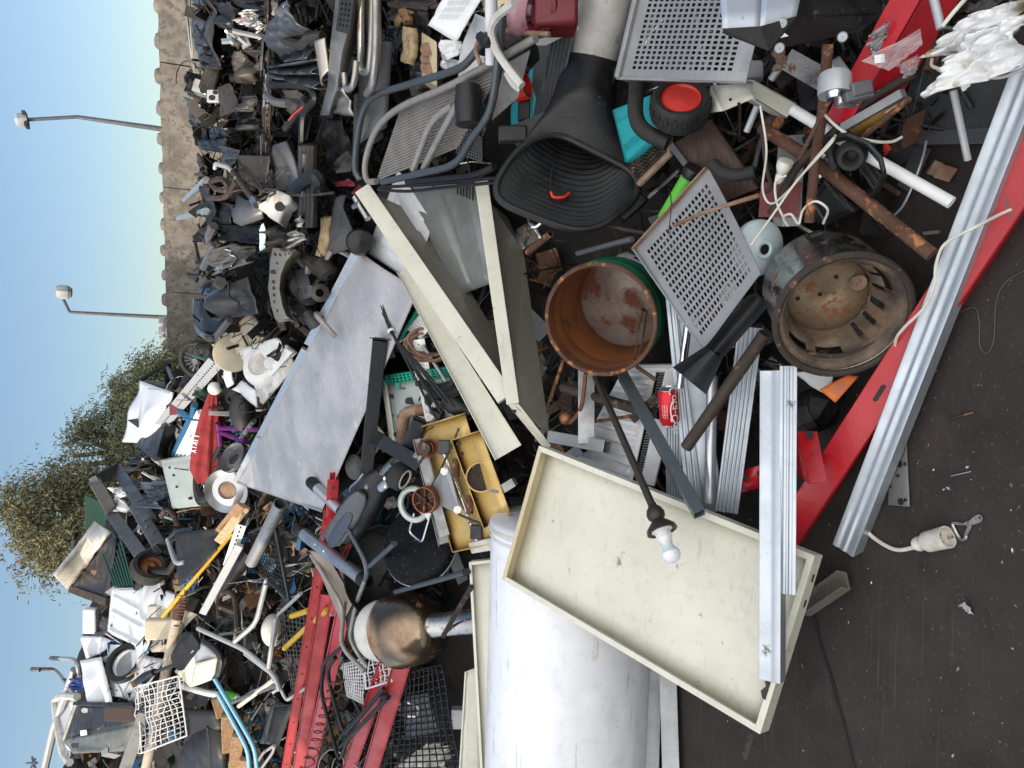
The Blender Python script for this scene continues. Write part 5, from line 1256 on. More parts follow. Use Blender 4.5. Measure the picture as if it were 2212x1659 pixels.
ax = nn; t.p('round_opening', B().lathe(c_, ax, [(.001, .004), (r * .82, .003)], 40), 'rust_dark', smooth=0); t.p('opening_collar', B().lathe(c_, ax, [(r * .82, .003), (r * .84, .018), (r * .92, .018), (r * .94, .003)], 40), 'brass')
t.p('zinc_lever', B().grid([w(1235, 390, .30), w(1290, 370, .30), w(1430, 900, .32), w(1200, 800, .32)], 1, 1).grid([w(1235, 390, .30), w(1200, 800, .32), w(1165, 770, .32), w(1110, 590, .31)], 1, 1), 'galv', solid=.005, smooth=0)
for x, y in ((1243, 430), (1385, 850)): cc = w(x, y, .325); t.p('bolt', B().lathe(cc, nn, [(.001, .008), (.012, .008), (.012, 0), (.018, 0)], 6), 'chrome_worn')
t.p('linkage_rod', B().tube([w(1400, -30, .28), w(1235, 345, .30), w(1110, 590, .31)], .005), 'rust_dark'); t.p('linkage_rod', B().tube([w(1400, 900, .31), w(1560, 970, .31), w(1870, 1065, .28)], .005), 'rust_dark')
a, e = w(1045, 185, .27), w(1110, 165, .32); ax = (e - a).normalized(); t.p('copper_sleeve', B().lathe(a, ax, [(.028, -.03), (.03, 0), (.042, .005), (.042, .05), (.034, .05), (.034, .0)], 20), 'copper')
for x, y in ((1370, 375), (1520, 775)): cc = w(x, y, .27); t.p('stud_bolt', B().tube([cc - EY * .03, cc + EY * .045], .016, 10), 'rust')
for x, y in ((1240, 165), (1590, 1090)): b = B(); b.cbox(w(x, y, .25), EX, EY, fw, .05, .06, .03); t.p('latch', b, 'dark_metal', bevel=.004)
t.p('rail', B().tube([w(1200, 110, .22), w(1600, 1180, .25)], .012), 'chrome_worn')
for x, y in ((1395, 128), (1440, 240), (1632, 782), (1655, 848)): slots(t, [w(x, y, .262)], EX, EY, nn, .018, .015, nm='hole')
# rust coloured cap with spokes
t = T('rusty_hub', 'round brown spoked plastic hub in front of the golden cabinet', 'hub')
c_, r, ax = discaxis(1045, 740, 150, 125, 70, 1, off=.40)
t.p('rim', B().lathe(c_, ax, [(r * .86, .01), (r * .9, .02), (r * .97, .02), (r, .0), (r * .97, -.03)], 40), 'copper'); t.p('web', B().lathe(c_, ax, [(.001, -.004), (r * .9, -.012)], 40), 'rust')
for i in range(6):
    a = 2 * math.pi * i / 6; u = ax.orthogonal().normalized(); d = u * math.cos(a) + ax.cross(u) * math.sin(a); t.p('spoke', B().beam(c_ + d * .02, c_ + d * r * .9, rectp(.006, .03), ax), 'rust')
t.p('centre_boss', B().lathe(c_, ax, [(.001, .018), (r * .18, .016), (r * .24, -.005)], 10), 'tarblack')
b = B(); c2 = w(915, 790, .37); u = ax.orthogonal().normalized(); b.tube([c2 + (u * math.cos(a) + ax.cross(u) * math.sin(a)) * .072 for a in [2 * math.pi * i / 28 for i in range(29)]], .014, 8); one('plastic_ring', 'pale green plastic ring behind the brown spoked hub', 'ring', b, 'lamp_cap' if False else 'zinc_green')
one('paper_scrap', 'torn white paper scrap under the brown hub', 'paper', B().grid(ws((970, 880, .36), (1100, 890, .36), (1070, 960, .35), (1010, 910, .35)), 6, 6, crumple(.01, 3, 3)), 'paper', solid=.001)
one('white_trim', 'white chipped trim strip at the foot of the golden cabinet', 'trim', B().beam(w(1540, 1262, .24), w(1850, 1205, .26), rectp(.05, .02), nn), 'dirty_white', bevel=.003)
# speckled pan with wire bail
mat('pan_speckle', (.0035, .004, .006), .6, 0, (.006, .0065, .008), sc=5, rust=.09, rsc=95, rcol=(.16, .15, .11), bump=.05, spec=.14)
t = T('paella_pan', 'large round black enamel pan with pale speckles and a wire handle', 'pan')
c_, r, ax = discaxis(945, 1205, 468, 388, 115, 1, off=.20)
c_ = w(945, 1205, .18)
t.p('base', B().lathe(c_, ax, [(.001, .004), (r * .86, .0), (r * .95, -.012), (r * .985, -.03)], 64), 'pan_speckle'); t.p('rim', B().lathe(c_, ax, [(r * .985, -.032), (r * 1.0, -.036), (r * .99, -.046), (r * .95, -.05)], 64), 'grey_light')
t.p('wire_handle', B().rtube(ws((920, 880, .27), (860, 1090, .27), (985, 1200, .27), (1010, 1180, .27), (1090, 910, .27)), .007, .03), 'chrome')
# black bowl behind
tile('t12')
t = T('barbecue_bowl', 'big shiny black barbecue bowl under the chair frame and speckled pan', 'bowl')
c_, r, ax = discaxis(800, 400, 285, 225, 95, 1, off=.15)
t.p('bowl', B().lathe(c_, ax, [(r * .97, .0), (r, .008), (r * 1.01, 0), (r * .97, -.04), (r * .8, -.12), (r * .5, -.17), (.001, -.19)], 56), 'black', solid=.004)
# silver telescopic tube with black cap
t = T('telescopic_tube', 'fat silver tube with black plastic end collars over the tan chair', 'tube')
a, e = w(318, 165, .30), w(690, 450, .32); ax = (e - a).normalized(); r = m_of(46, 4.1)
t.p('tube', B().tube([a, e], r, 22), 'alu'); t.p('cap', B().lathe(a, ax, [(.001, -.10), (r * 1.0, -.10), (r * 1.12, -.09), (r * 1.14, -.0), (r * .98, .01)], 22), 'black'); t.p('collar', B().lathe(e, ax, [(r * .98, -.01), (r * 1.08, 0), (r * 1.05, .05), (r * .5, .06)], 22), 'black')
for x, y in ((448, 276), (548, 355), (395, 235)): cc = w(x, y, .36); t.p('rivet', B().lathe(cc, tocam(cc), [(.001, .006), (.008, .003), (.009, -.004)], 10), 'chrome')
tile('t11')
t = T('telescopic_tube', 'short silver tube end with a black cap sticking out over the grey sheet', 'tube')
a, e = w(395, 1510, .34), w(500, 1610, .32); ax = (e - a).normalized(); r = m_of(38, 4.1); t.p('tube', B().tube([a, e + ax * .1], r, 20), 'alu'); t.p('cap', B().lathe(a, ax, [(.001, -.05), (r * .9, -.05), (r * 1.08, -.04), (r * 1.08, .03)], 20), 'tarblack')
# tan chair
tile('t12')
t = T('garden_chair', 'tan fabric garden chair on grey bent tubes lying on its side', 'chair')
c = [w(362, 275, .24), w(430, 265, .26), w(590, 640, .30), w(560, 890, .30)]
P1, P2, P3, P4 = w(370, 285, .22), w(565, 350, .18), w(640, 640, .30), w(565, 660, .34)
t.p('fabric_seat', B().grid([w(360, 270, .36), w(470, 310, .34), w(635, 600, .38), w(560, 740, .40)], 14, 14, lambda u, v: -.05 * math.sin(math.pi * u) * math.sin(math.pi * v)), 'fabric_tan', solid=.004)
t.p('fabric_back', B().grid([w(575, 600, .38), w(645, 630, .36), w(720, 1000, .32), w(600, 850, .36)], 8, 10, lambda u, v: -.02 * math.sin(math.pi * u)), 'fabric_grey', solid=.004)
rr_ = m_of(15, 4.0)
t.p('side_frame', B().rtube(ws((440, 195, 0.34), (520, 70, 0.38), (575, 85, 0.40), (735, 385, 0.42), (650, 620, 0.40), (605, 840, 0.41), (720, 1015, 0.36)), rr_, .10, 12), 'taupe', label='tube frame, dark grey at the arm and tan below')
t.p('side_frame', B().rtube(ws((365, 300, 0.35), (575, 640, 0.43), (550, 885, 0.44), (705, 1040, 0.38)), rr_ * 1.1, .10, 12), 'taupe')
t.p('arm_tube', B().rtube(ws((440, 190, 0.35), (525, 62, 0.39), (572, 80, 0.41), (738, 388, 0.44), (642, 620, .335)), rr_ * 1.06, .08, 12), 'grey_tube')
t.p('leg', B().tube(ws((738, 372, 0.42), (898, 228, 0.48)), rr_ * 1.1, 12), 'grey_tube'); t.p('foot_cap', B().tube(ws((880, 245, .395), (905, 222, .402)), rr_ * 1.25, 12), 'black')
t.p('leg', B().tube(ws((905, 535, 0.38), (1345, 412, 0.34)), rr_ * 1.05, 12), 'grey_tube'); t.p('foot_cap', B().tube(ws((1325, 418, .262), (1360, 407, 0.34)), rr_ * 1.25, 12), 'black')
# fire pit ball
t = T('steel_fire_ball', 'bronze tinted steel kettle bowl on a chrome stem with a white collar', 'steel bowl')
cT = w(935, 770, .30); cB = w(1190, 745, .22); ax = (cB - cT).normalized(); r = m_of(240, 3.95)
L_ = (cB - cT).length * .85
prof = [(r * 1.02, -.004), (r * 1.03, .004), (r * 1.0, .012), (r * .99, L_ * .3), (r * .93, L_ * .55), (r * .78, L_ * .8), (r * .52, L_ * .97), (r * .28, L_ * 1.02)]
t.p('bowl', B().lathe(cT, ax, prof, 56), 'bronze')
t.p('collar', B().lathe(cT - ax * .21, ax, [(r * .80, 0), (r * .82, .02), (r * .82, .215)], 48), 'dirty_white', solid=.004)
t.p('stem', B().lathe(cT + ax * L_, ax, [(r * .30, 0), (r * .32, .02), (r * .29, .03), (r * .29, .5)], 32), 'chrome_worn')
tb('slotted_strip', 'thin dark slotted strip leaning across the chrome stem', 'strip', [(1390, 500, .34), (1205, 820, .36)], .012, 'rust_dark', n=4)
# dish racks
def rack(lab, c, nu, nv, h, mt='white', seed=1, bend=.04, rr=.0045):
    t = T('dish_rack', lab, 'wire rack'); nn = tocam(lerp(c[0], c[2], .5)); R = random.Random(seed)
    t.p('base_wires', wiregrid(B(), c, nu, nv, rr, crumple(bend, 1.6, seed)), mt)
    b = B()
    for k in range(4):
        a, e = c[k], c[(k + 1) % 4]; b.tube([a + nn * h, e + nn * h], rr * 1.3, 6)
        for i in range(9): f = i / 9; b.tube([lerp(a, e, f), lerp(a, e, f) + nn * h], rr, 5)
        b.tube([a + nn * h * .5, e + nn * h * .5], rr, 5)
    t.p('side_wires', b, mt); b = B()
    for i in range(1, nu):
        for j in range(1, nv * 2):
            p = lerp(lerp(c[0], c[1], i / nu), lerp(c[3], c[2], i / nu), j / nv / 2); b.tube([p, p + nn * h * .8 + (c[1] - c[0]).normalized() * R.uniform(-.02, .02)], rr * .8, 4)
    o = t.p('plate_tines', b, mt); o['kind'] = 'stuff'
rack('white wire dish rack beside the white collared steel bowl', ws((690, 650, .10), (835, 700, .16), (880, 1100, .18), (715, 1150, .12)), 5, 10, .07, seed=2)
# red beams
tile(None)
def redb(lab, a, e, wd, hh, m='red', sd=0):
    t = T('red_beam', lab, 'steel beam', 'red steel beams on the left slope'); up = (tocam(a) + EY * sd).normalized(); dd = (e - a).normalized(); s2 = dd.cross(up).normalized()
    t.p('web', B().beam(a, e, rectp(wd, .008), up), m, bevel=.002)
    for k in (-1, 1): t.p('flange', B().beam(a + s2 * (wd / 2 + .004) * k - up * hh / 2, e + s2 * (wd / 2 + .004) * k - up * hh / 2, rectp(.007, hh + .006), up), m, bevel=.002)
    L_ = (e - a).length; n_ = int(L_ / .33)
    slots(t, [a + dd * (.06 + .33 * i) + up * .0045 for i in range(n_)], dd, s2, up, .022, .013, nm='hole')
redb('thin upper red perforated beam reaching the red post by the grey sheet', w(714, 1100, .20), w(612, 1690, .26), .05, .03, sd=.4)
redb('red beam below the thin upper one, running out of the frame', w(706, 1285, .16), w(640, 1690, .20), .075, .05)
redb('red beam tinted lighter as if sunlit, with a sawtooth coil beside it', w(742, 1318, .14), w(662, 1690, .20), .075, .05, m='red_sunlit')
redb('broad lower red beam with a raised edge near the wire mesh', w(872, 1420, .20), w(790, 1700, .22), .085, .06)
redb('red beam half hidden under the black tube frame', w(838, 1420, .10), w(740, 1700, .16), .075, .05)
redb('short red beam crossing behind the white dish rack', w(770, 1160, .06), w(720, 1330, .08), .07, .04)
tile('t11'); t = T('red_post', 'red drilled steel post end standing by the black exercise machine', 'post')
a, e = w(518, 1475, .34), w(505, 1720, .30); t.p('face', B().beam(a, e, rectp(.062, .008), tocam(a)), 'red', bevel=.002); t.p('side', B().beam(a + EX * -.0 - EY * .034 + fw * .03, e - EY * .034 + fw * .03, rectp(.05, .006), EY), 'red')
slots(t, [w(516, 1527, .352), w(512, 1600, .352), w(510, 1680, .35)], EX, EY, tocam(a), .018, .016, nm='hole')
tile('t12')
# coil sawtooth
b = B(); P = ws((535, 1090, .26), (490, 1230, .27), (440, 1370, .28), (400, 1500, .28), (330, 1660, .28)); pts = []
for i in range(160):
    f = i / 159 * 3.999; k = int(f); p = lerp(P[k], P[k + 1], f - k); a = i * .42; pts.append(p + EX * .045 * math.cos(a) + EY * .02 * math.sin(a))
b.tube(pts, .005, 5); one('spring_coil', 'stretched rusty spring coil lying along the sun tinted red beam', 'spring', b, 'rust')
# black folding frame
t = T('folding_frame', 'black tubular folding chair frame lying over the red beams', 'chair frame')
rr_ = .013
t.p('outer_tube', B().rtube(ws((560, 890, .30), (440, 990, .32), (428, 1180, .34), (535, 1595, .36), (560, 1590, .36), (592, 1480, .36), (850, 1215, .34)), rr_, .09, 10), 'tarblack')
t.p('inner_tube', B().rtube(ws((520, 955, .30), (465, 1030, .32), (500, 1200, .33), (575, 1450, .34), (830, 1150, .32)), rr_, .08, 10), 'tarblack')
t.p('cross_tube', B().tube(ws((600, 1475, .35), (855, 1215, .33)), rr_ * .8, 8), 'tarblack'); t.p('cross_tube', B().tube(ws((575, 1430, .33), (800, 1190, .31)), rr_ * .8, 8), 'tarblack')
t.p('hinge', B().tube(ws((795, 1200, .33), (860, 1205, .33)), rr_ * 1.1, 8), 'tarblack')
# grey plastic box and mesh
t = T('plastic_crate', 'grey plastic crate lid showing under the dark wire mesh', 'crate')
c = ws((945, 1205, .06), (1110, 1180, .08), (1180, 1420, .08), (970, 1480, .05)); t.p('lid', B().grid(c, 6, 6), 'grey', solid=.01); t.p('handle', B().rtube(ws((980, 1240, .1), (1050, 1270, .1), (1040, 1330, .1), (985, 1330, .1)), .006), 'white_plastic')
g = B(); wiregrid(g, ws((880, 1080, .12), (1200, 1000, .14), (1330, 1700, .14), (800, 1700, .10)), 12, 16, .0045, crumple(.03, 1.5, 4)); one('wire_mesh', 'dark wire mesh panel between the red beam and the white tank', 'wire mesh', g, 'tarblack')
g = B(); wiregrid(g, ws((560, 1000, .08), (700, 960, .10), (700, 1250, .10), (600, 1200, .06)), 9, 12, .004, crumple(.02, 1.5, 5)); one('wire_mesh', 'bright wire shelf showing inside the black tube frame', 'wire mesh', g, 'white')
g = B(); wiregrid(g, ws((150, 640, .06), (400, 700, .08), (420, 1130, .08), (240, 1160, .05)), 10, 16, .004, crumple(.03, 1.5, 6)); one('wire_mesh', 'dark wire mesh sheet above the thin red beam', 'wire mesh', g, 'grey')
one('dirty_sack', 'pale crumpled sack under the dark mesh at the frame edge', 'sack', B().grid(ws((1130, 1480, .02), (1260, 1540, .04), (1230, 1720, .04), (830, 1700, .02)), 18, 18, crumple(.08, 2.5, 7)), 'dirty_white', solid=.003)
one('white_box', 'small pale carton beside the cream panel under the mesh', 'box', B().box(w(1265, 1260, .04), EX * .09, EY * .1, -fw * .06), 'grey_light', bevel=.004)
# cylinder drum & misc items
tb('steel_pipe', 'thick grey pipe poking out under the lower end of the grey sheet', 'pipe', [(170, -30, .16), (85, 150, .2), (-15, 345, .24)], m_of(46, 4.9), 'galv', n=20, open_end=True)
t = T('mesh_basket', 'dark wire mesh basket frame leaning beside the grey pipe', 'basket')
c = ws((0, 70, .10), (200, 560, .12), (215, 590, .12), (40, 430, .1)); c = ws((130, 90, .10), (225, 585, .14), (55, 430, .14), (-30, 160, .1)); t.p('frame', B().tube(c + [c[0]], .014, 6), 'dark_metal'); t.p('mesh', wiregrid(B(), c, 14, 10, .004), 'dark_metal')
t = T('round_lamp_globe', 'chipped white plastic dome lying between the white tubes', 'dome')
c_ = w(120, 780, .10); t.p('dome', B().ball(c_, m_of(115, 5.2), m_of(95, 5.2), m_of(80, 5.2), n=24), 'dirty_white')
tb('chair_tube', 'yellow painted tube bar left of the thin red beam', 'tube', [(195, 895, .14), (330, 770, .16), (470, 650, .14)], .02, 'yellow'); tb('chair_tube', 'second yellow tube bar under the wire mesh', 'tube', [(240, 690, .12), (350, 655, .12)], .02, 'yellow')
t = T('plastic_tray', 'grey and black plastic seat panel on the left of the red beams', 'panel')
c = ws((115, 1255, .16), (255, 1255, .18), (160, 1510, .18), (40, 1500, .16)); t.p('panel', B().grid(c, 6, 6), 'grey_tube', solid=.015); t.p('inlay', B().grid([lerp(lerp(c[0], c[1], .2), lerp(c[3], c[2], .2), .05) + HN * .012, c[1] + HN * .012, c[2] + HN * .012, lerp(lerp(c[0], c[1], .35), lerp(c[3], c[2], .35), .9) + HN * .012], 3, 3), 'tarblack', solid=.006)
gp = 'pale bent tubes on the left slope'
for lab, pts in (('pale square tube bent near the chipped white dome', [(300, 545, .2), (145, 690, .24), (95, 1015, .22)]), ('pale tube bar running up from the dome to the frame', [(78, 455, .16), (0, 760, .16)]), ('pale square tube forming an elbow near the grey seat panel', [(-60, 930, .2), (140, 1080, .24), (205, 1230, .24), (330, 1150, .2)]), ('pale bent tube loop by the lower black bin', [(10, 1640, .2), (60, 1560, .22), (135, 1510, .24), (120, 1560, .22), (20, 1700, .2)]), ('slim pale tube below the elbow tube', [(-40, 1190, .18), (140, 1105, .2)])):
    tb('bent_tube', lab, 'tube', pts, .013, 'grey_light', bend=.06, grp=gp)
# ---------------------------------------------------------------- cream shelving in the middle
tile(None)
def shelf(lab, F1, F2, G1, G2, wd, depth_off):
    pass
t = T('metal_shelf', 'long cream shelf tray with a shiny dark inner face left of the hopper', 'metal shelf')
a, e = w(783, 408, .34), w(1093, 860, .36); m1, m2 = w(948, 520, .22), w(1082, 752, .26)
t.p('front_flange', B().beam(a, e, rectp(.068, .018), tocam(a)), 'cream', bevel=.002)
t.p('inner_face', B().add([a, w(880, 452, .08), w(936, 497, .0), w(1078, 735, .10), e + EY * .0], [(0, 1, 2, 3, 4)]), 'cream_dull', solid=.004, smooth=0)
nn = tocam(a); dd = (e - a).normalized(); slots(t, [a + dd * s + nn * .0095 for s in (.10, .17)], dd, dd.cross(nn), nn, .03, .014)
t.p('corner_tab', B().beam(w(768, 408, .28), w(785, 425, .28), rectp(.05, .006), nn), 'red_dark')
t = T('metal_shelf', 'narrow cream channel shelf running down to the golden cabinet', 'metal shelf')
a, e = w(872, 585, .27), w(1098, 978, .36)
b = B(); tt = (e - a).normalized(); up = tocam(e); u_ = tt.cross(up).normalized(); pr_ = Cup(.10, .03, .004)
vs = [a + u_ * x * .55 + up * y for x, y in pr_] + [e + u_ * x * 1.12 + up * y for x, y in pr_]; n_ = len(pr_); b.add(vs, [(i, (i + 1) % n_, n_ + (i + 1) % n_, n_ + i) for i in range(n_)] + [tuple(range(n_)), tuple(range(n_, 2 * n_))]); t.p('channel', b, 'cream', bevel=.0015)
slots(t, [lerp(a, e, .955) + up * .006 + u_ * .02, lerp(a, e, .94) + up * .006 - u_ * .025, lerp(a, e, .99) + up * .006], tt, u_, up, .02, .010)
t = T('metal_shelf', 'right hand cream shelf tray with a brown shaded face beside the drum', 'metal shelf')
a, e = w(1040, 392, .28), w(1108, 872, .36)
t.p('front_flange', B().beam(a, e, rectp(.046, .016), tocam(a)), 'cream', bevel=.002)
f1, f2 = w(1095, 470, .06), w(1187, 940, .16)
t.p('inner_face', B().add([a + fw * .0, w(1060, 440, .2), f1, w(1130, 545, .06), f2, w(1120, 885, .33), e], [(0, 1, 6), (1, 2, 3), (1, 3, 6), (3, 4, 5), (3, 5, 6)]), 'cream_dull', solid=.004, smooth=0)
t.p('end_flange', B().add([e - EX * .02, e + EX * .02, w(1190, 962, .17), w(1178, 972, .19)], [(0, 1, 2, 3)]), 'cream', solid=.004, smooth=0); slots(t, [w(1110, 888, .35)], EX, EY, tocam(a), .018, .012)
# appliance back panel
t = T('appliance_panel', 'pressed grey metal appliance panel with vents under the cream shelves', 'metal panel')
c = ws((850, 385, .06), (1042, 385, .09), (1068, 610, .12), (985, 640, .12))
t.p('panel', B().grid(c, 30, 30, lambda u, v: (.010 if (.12 < u < .46 or .54 < u < .9) and .12 < v < .95 else 0) + .008 * noise.noise(V((u * 2, v * 2, 4)))), 'green_grey', solid=.003)
b = B(); tile('t10')
for i in range(6):
    for j in (0, 1): pp = w(1330 + i * 20, 1150 + j * 80 + i * 8, .13); k = []; b.cbox(pp, EX, EY, fw, .006, .045, .002)
for i in range(4): pp = w(1130 + i * 22, 1135, .12); b.cbox(pp, EX, EY, fw, .006, .03, .002)
o = t.p('vent_slots', b, 'tarblack'); o['kind'] = 'stuff'
tile(None)
t = T('appliance_panel', 'white pressed enamel panel with a rounded embossing above the grey sheet', 'metal panel')
c = ws((792, 545, .10), (860, 365, .08), (935, 480, .12), (895, 612, .14)); t.p('panel', B().grid(c, 30, 24, lambda u, v: .010 if (.2 < u < .42 or .52 < u < .9) and .2 < v < .82 else 0), 'white', solid=.004)
t.p('side_strip', B().beam(w(777, 560, .10), w(838, 395, .10), rectp(.05, .03), tocam(c[0])), 'tarblack', bevel=.004)
b = B(); wiregrid(b, ws((1000, 270, .06), (1040, 300, .06), (1040, 350, .06), (985, 330, .05)), 10, 8, .0025); one('wire_mesh', 'scrap of expanded metal mesh under the dark chair frame', 'wire mesh', b, 'galv')
tile('t20'); t = T('engine_block_scrap', 'spattered grey metal plate with a chrome loop below the hopper', 'metal plate')
t.p('plate', B().grid(ws((60, 1500, .05), (150, 1440, .06), (230, 1560, .07), (80, 1650, .05)), 6, 6, crumple(.01, 3, 2)), 'chrome_worn', solid=.006); t.p('loop', B().cable(ws((132, 1390, .1), (145, 1470, .12), (190, 1480, .12), (235, 1440, .1)), .008), 'chrome')
# ================================================================== LEFT HEAP (lower left of the stored picture)
D0 = D
def D(x, y, d):                                                        # keep everything here standing out of the heap surface
    X, Y = q(x, y); h = hdepth(X, Y)
    if (EYE + ray(X, Y) * h).z < H(*(EYE + ray(X, Y) * h).xy) + .1 and d > h - .1: d = h - .1 + (d - h) * .15 if d < h + 1.2 else h + .08
    elif d < h - .6: d = h - .45 - (h - .6 - d) * .1
    return EYE + ray(X, Y) * d
tile('t01')
t = T('appliance_cabinet', 'big dented white appliance panel standing on the skyline before the small tree', 'appliance')
c = [D(915, 828, 8.5), D(1132, 905, 7.9), D(1062, 1240, 7.9), D(800, 1228, 8.5)]
t.p('dented_panel', B().grid(c, 20, 16, lambda u, v: .10 * math.exp(-((u - .75) ** 2 * 18 + (v - .6) ** 2 * 6)) - .03 * math.sin(v * 9) * .3 + .03 * noise.noise(V((u * 3, v * 3, 2)))), 'white', solid=.02)
t.p('dark_back', B().box(c[0] + fw * .12, (c[1] - c[0]) * .9, (c[3] - c[0]) * .96, fw * .35), 'black'); t.p('open_frame', B().tube([c[0], c[0] - EY * .18 + EX * .2 + fw * .2, c[1] - EY * .1], .02, 6), 'dark_metal')
def bikewheel(t, c_, r, ax, tread=False, sp=20, tr=.022, nm='wheel', m='rubber'):
    u = ax.orthogonal().normalized(); v_ = ax.cross(u); P = [c_ + (u * math.cos(a) + v_ * math.sin(a)) * r for a in [2 * math.pi * i / 48 for i in range(49)]]
    ty = t.p('tyre', B().tube(P, tr, 8, cap=False), m)
    t.p('rim', B().tube([c_ + (p - c_) * .91 for p in P], tr * .5, 6, cap=False), 'dark_metal')
    b = B(); 
    for i in range(sp): a = 2 * math.pi * i / sp; b.tube([c_ + ax * .02 * (-1) ** i, c_ + (u * math.cos(a) + v_ * math.sin(a)) * r * .92], .004, 4)
    b.tube([c_ - ax * .05, c_ + ax * .05], .025, 8); t.p('spokes', b, 'grey')
    if tread:
        b = B()
        for i in range(60): a = 2 * math.pi * i / 60; d = u * math.cos(a) + v_ * math.sin(a); b.cbox(c_ + d * (r + tr * .9), d, ax, d.cross(ax), .016, tr * 1.4, .022)
        t.p('tread', b, m)
t = T('bicycle_wheel', 'thin bicycle wheel standing against the concrete wall', 'bicycle wheel')
c_, r, ax = discaxis(1292, 690, 112, 96, 60, 1, d=8.2); bikewheel(t, c_, r, ax)
t = T('basket', 'black mesh basket with a pale paper tag under the white panel', 'basket')
c = [D(1215, 715, 8.2), D(1285, 800, 8.1), D(1195, 895, 8.0), D(1110, 790, 8.1)]; wb = wiregrid(B(), c, 12, 12, .008); t.p('mesh', wb, 'tarblack'); t.p('floor', B().grid([p + fw * .08 for p in c], 1, 1), 'black', solid=.01)
t.p('tag', B().grid([D(1140, 800, 7.98), D(1172, 780, 7.98), D(1198, 815, 7.98), D(1165, 838, 7.98)], 1, 1), 'paper', solid=.003)
def angle_strut(lab, a, e, wd, m='grey_light'):
    t = T('slotted_angle', lab, 'angle strut'); up = tocam(a); t.p('angle', B().beam(a, e, Lprof(wd, wd, .006), up), m); dd = (e - a).normalized(); s2 = dd.cross(up).normalized()
    n_ = int((e - a).length / .06); b = B()
    for i in range(n_): b.cbox(a + dd * (.03 + .06 * i) + s2 * wd * .5 + up * .002, dd, s2, up, .028, .012, .004)
    o = t.p('slot_row', b, 'tarblack'); o['kind'] = 'stuff'
angle_strut('long pale slotted angle strut crossing the left skyline below the white panel', D(1445, 745, 7.2), D(1002, 1235, 8.2), .11)
tb('black_pole', 'thin black pole leaning over the dented white panel', 'pole', [(1090, 705, .8), (1110, 1010, .8)], .03, 'tarblack') if False else one('black_pole', 'thin black pole leaning over the dented white panel', 'pole', B().tube([D(1090, 708, 8.4), D(1098, 860, 8.3), D(1108, 1010, 8.3)], [.045, .03, .03], 8), 'tarblack')
t = T('trolley_wheel', 'small dark trolley wheel on a bent arm in front of the white panel', 'wheel')
c_, r, ax = discaxis(960, 1142, 40, 26, 80, 1, d=8.3); t.p('wheel', B().lathe(c_, ax, [(.001, .03), (r * .5, .03), (r, .02), (r, -.04), (.001, -.05)], 20), 'rubber'); t.p('arm', B().cable([c_, D(962, 1230, 8.2), D(1005, 1320, 8.1), D(1060, 1370, 8.0)], .035), 'grey_light')
t = T('cycle_frame', 'blue metal bicycle frame tubes with a small red reflector', 'bicycle')
for pts in ([(1255, 1055), (1205, 1160), (1140, 1310)], [(1272, 985), (1252, 1140)], [(1160, 1020), (1255, 1080)]): t.p('tube', B().tube([D(x, y, 7.6) for x, y in pts], .03, 8), 'blue')
b = B(); b.cbox(D(1165, 1015, 7.55), EX, EY, fw, .14, .10, .05); t.p('reflector', b, 'red_dark', bevel=.01)
def saddle(lab, x, y, d, s=1):
    t = T('bicycle_saddle', lab, 'saddle'); c_ = D(x, y, d); b = B(); vs = []
    b.ball(c_, .15 * s, .09 * s, .06 * s, (EY, EX, fw), 14); t.p('pad', b, 'black')
    b = B(); b.tube([c_ + fw * .03, c_ + fw * .05 + EX * .2 * s], .014, 6); t.p('post', b, 'chrome_worn')
saddle('black bicycle saddle beside the slotted strut', 1090, 1225, 7.6, 1.2); saddle('brown black saddle under the red parasol tip', 1580, 1020, 6.6)
t = T('plastic_crate', 'white plastic crate panel between the parasol and the blue tubes', 'crate')
c = [D(1300, 1022, 7.2), D(1345, 1062, 7.1), D(1292, 1330, 7.1), D(1155, 1312, 7.3)]; t.p('panel', B().grid(c, 10, 6, lambda u, v: .02 * (1 if (u * 5) % 1 < .5 else 0)), 'white_plastic', solid=.02); t.p('side', B().grid([c[0], c[1], c[1] + fw * .3, c[0] + fw * .3], 1, 1), 'white_plastic', solid=.02)
t = T('galvanised_panel', 'pale greenish zinc appliance panel with a rectangular cut out', 'metal panel')
c = [D(1052, 1340, 7.2), D(1285, 1305, 7.0), D(1372, 1640, 6.8), D(1130, 1665, 7.0)]
t.p('panel', B().grid(c, 20, 20, lambda u, v: .012 if (.08 < u < .92 and .1 < v < .9) else 0), 'zinc_green', solid=.01)
t.p('cut_out', B().grid([lerp(p, D(1245, 1500, 6.9), 0) for p in (D(1200, 1430, 6.92), D(1262, 1412, 6.92), D(1300, 1490, 6.9), D(1225, 1500, 6.9))], 1, 1), 'tarblack', solid=.004, smooth=0)
slots(t, [D(x, y, 6.97) for x, y in ((1110, 1395), (1180, 1385), (1135, 1445), (1155, 1520), (1160, 1610))], EX, EY, tocam(c[0]), .03, .025, nm='hole')
tile(None)
t = T('parasol', 'folded red parasol with white lettering and a white tip', 'parasol')
tile('t01'); a, e = D(1400, 890, 6.5), D(1350, 1455, 6.7); ax = (e - a).normalized(); L_ = (e - a).length; u = (EX - ax * EX.dot(ax)).normalized(); v_ = ax.cross(u); vs = []; fs = []; n = 48; pr_ = [(.02, .03), (.10, .045), (.3, .08), (.55, .105), (.75, .12), (.9, .12), (1, .09)]
for h, r in pr_:
    for i in range(n): a_ = 2 * math.pi * i / n; rr_ = r * (1 + .16 * math.cos(a_ * 8 + h * 2)); vs.append(a + ax * L_ * h + (u * math.cos(a_) + v_ * math.sin(a_)) * rr_)
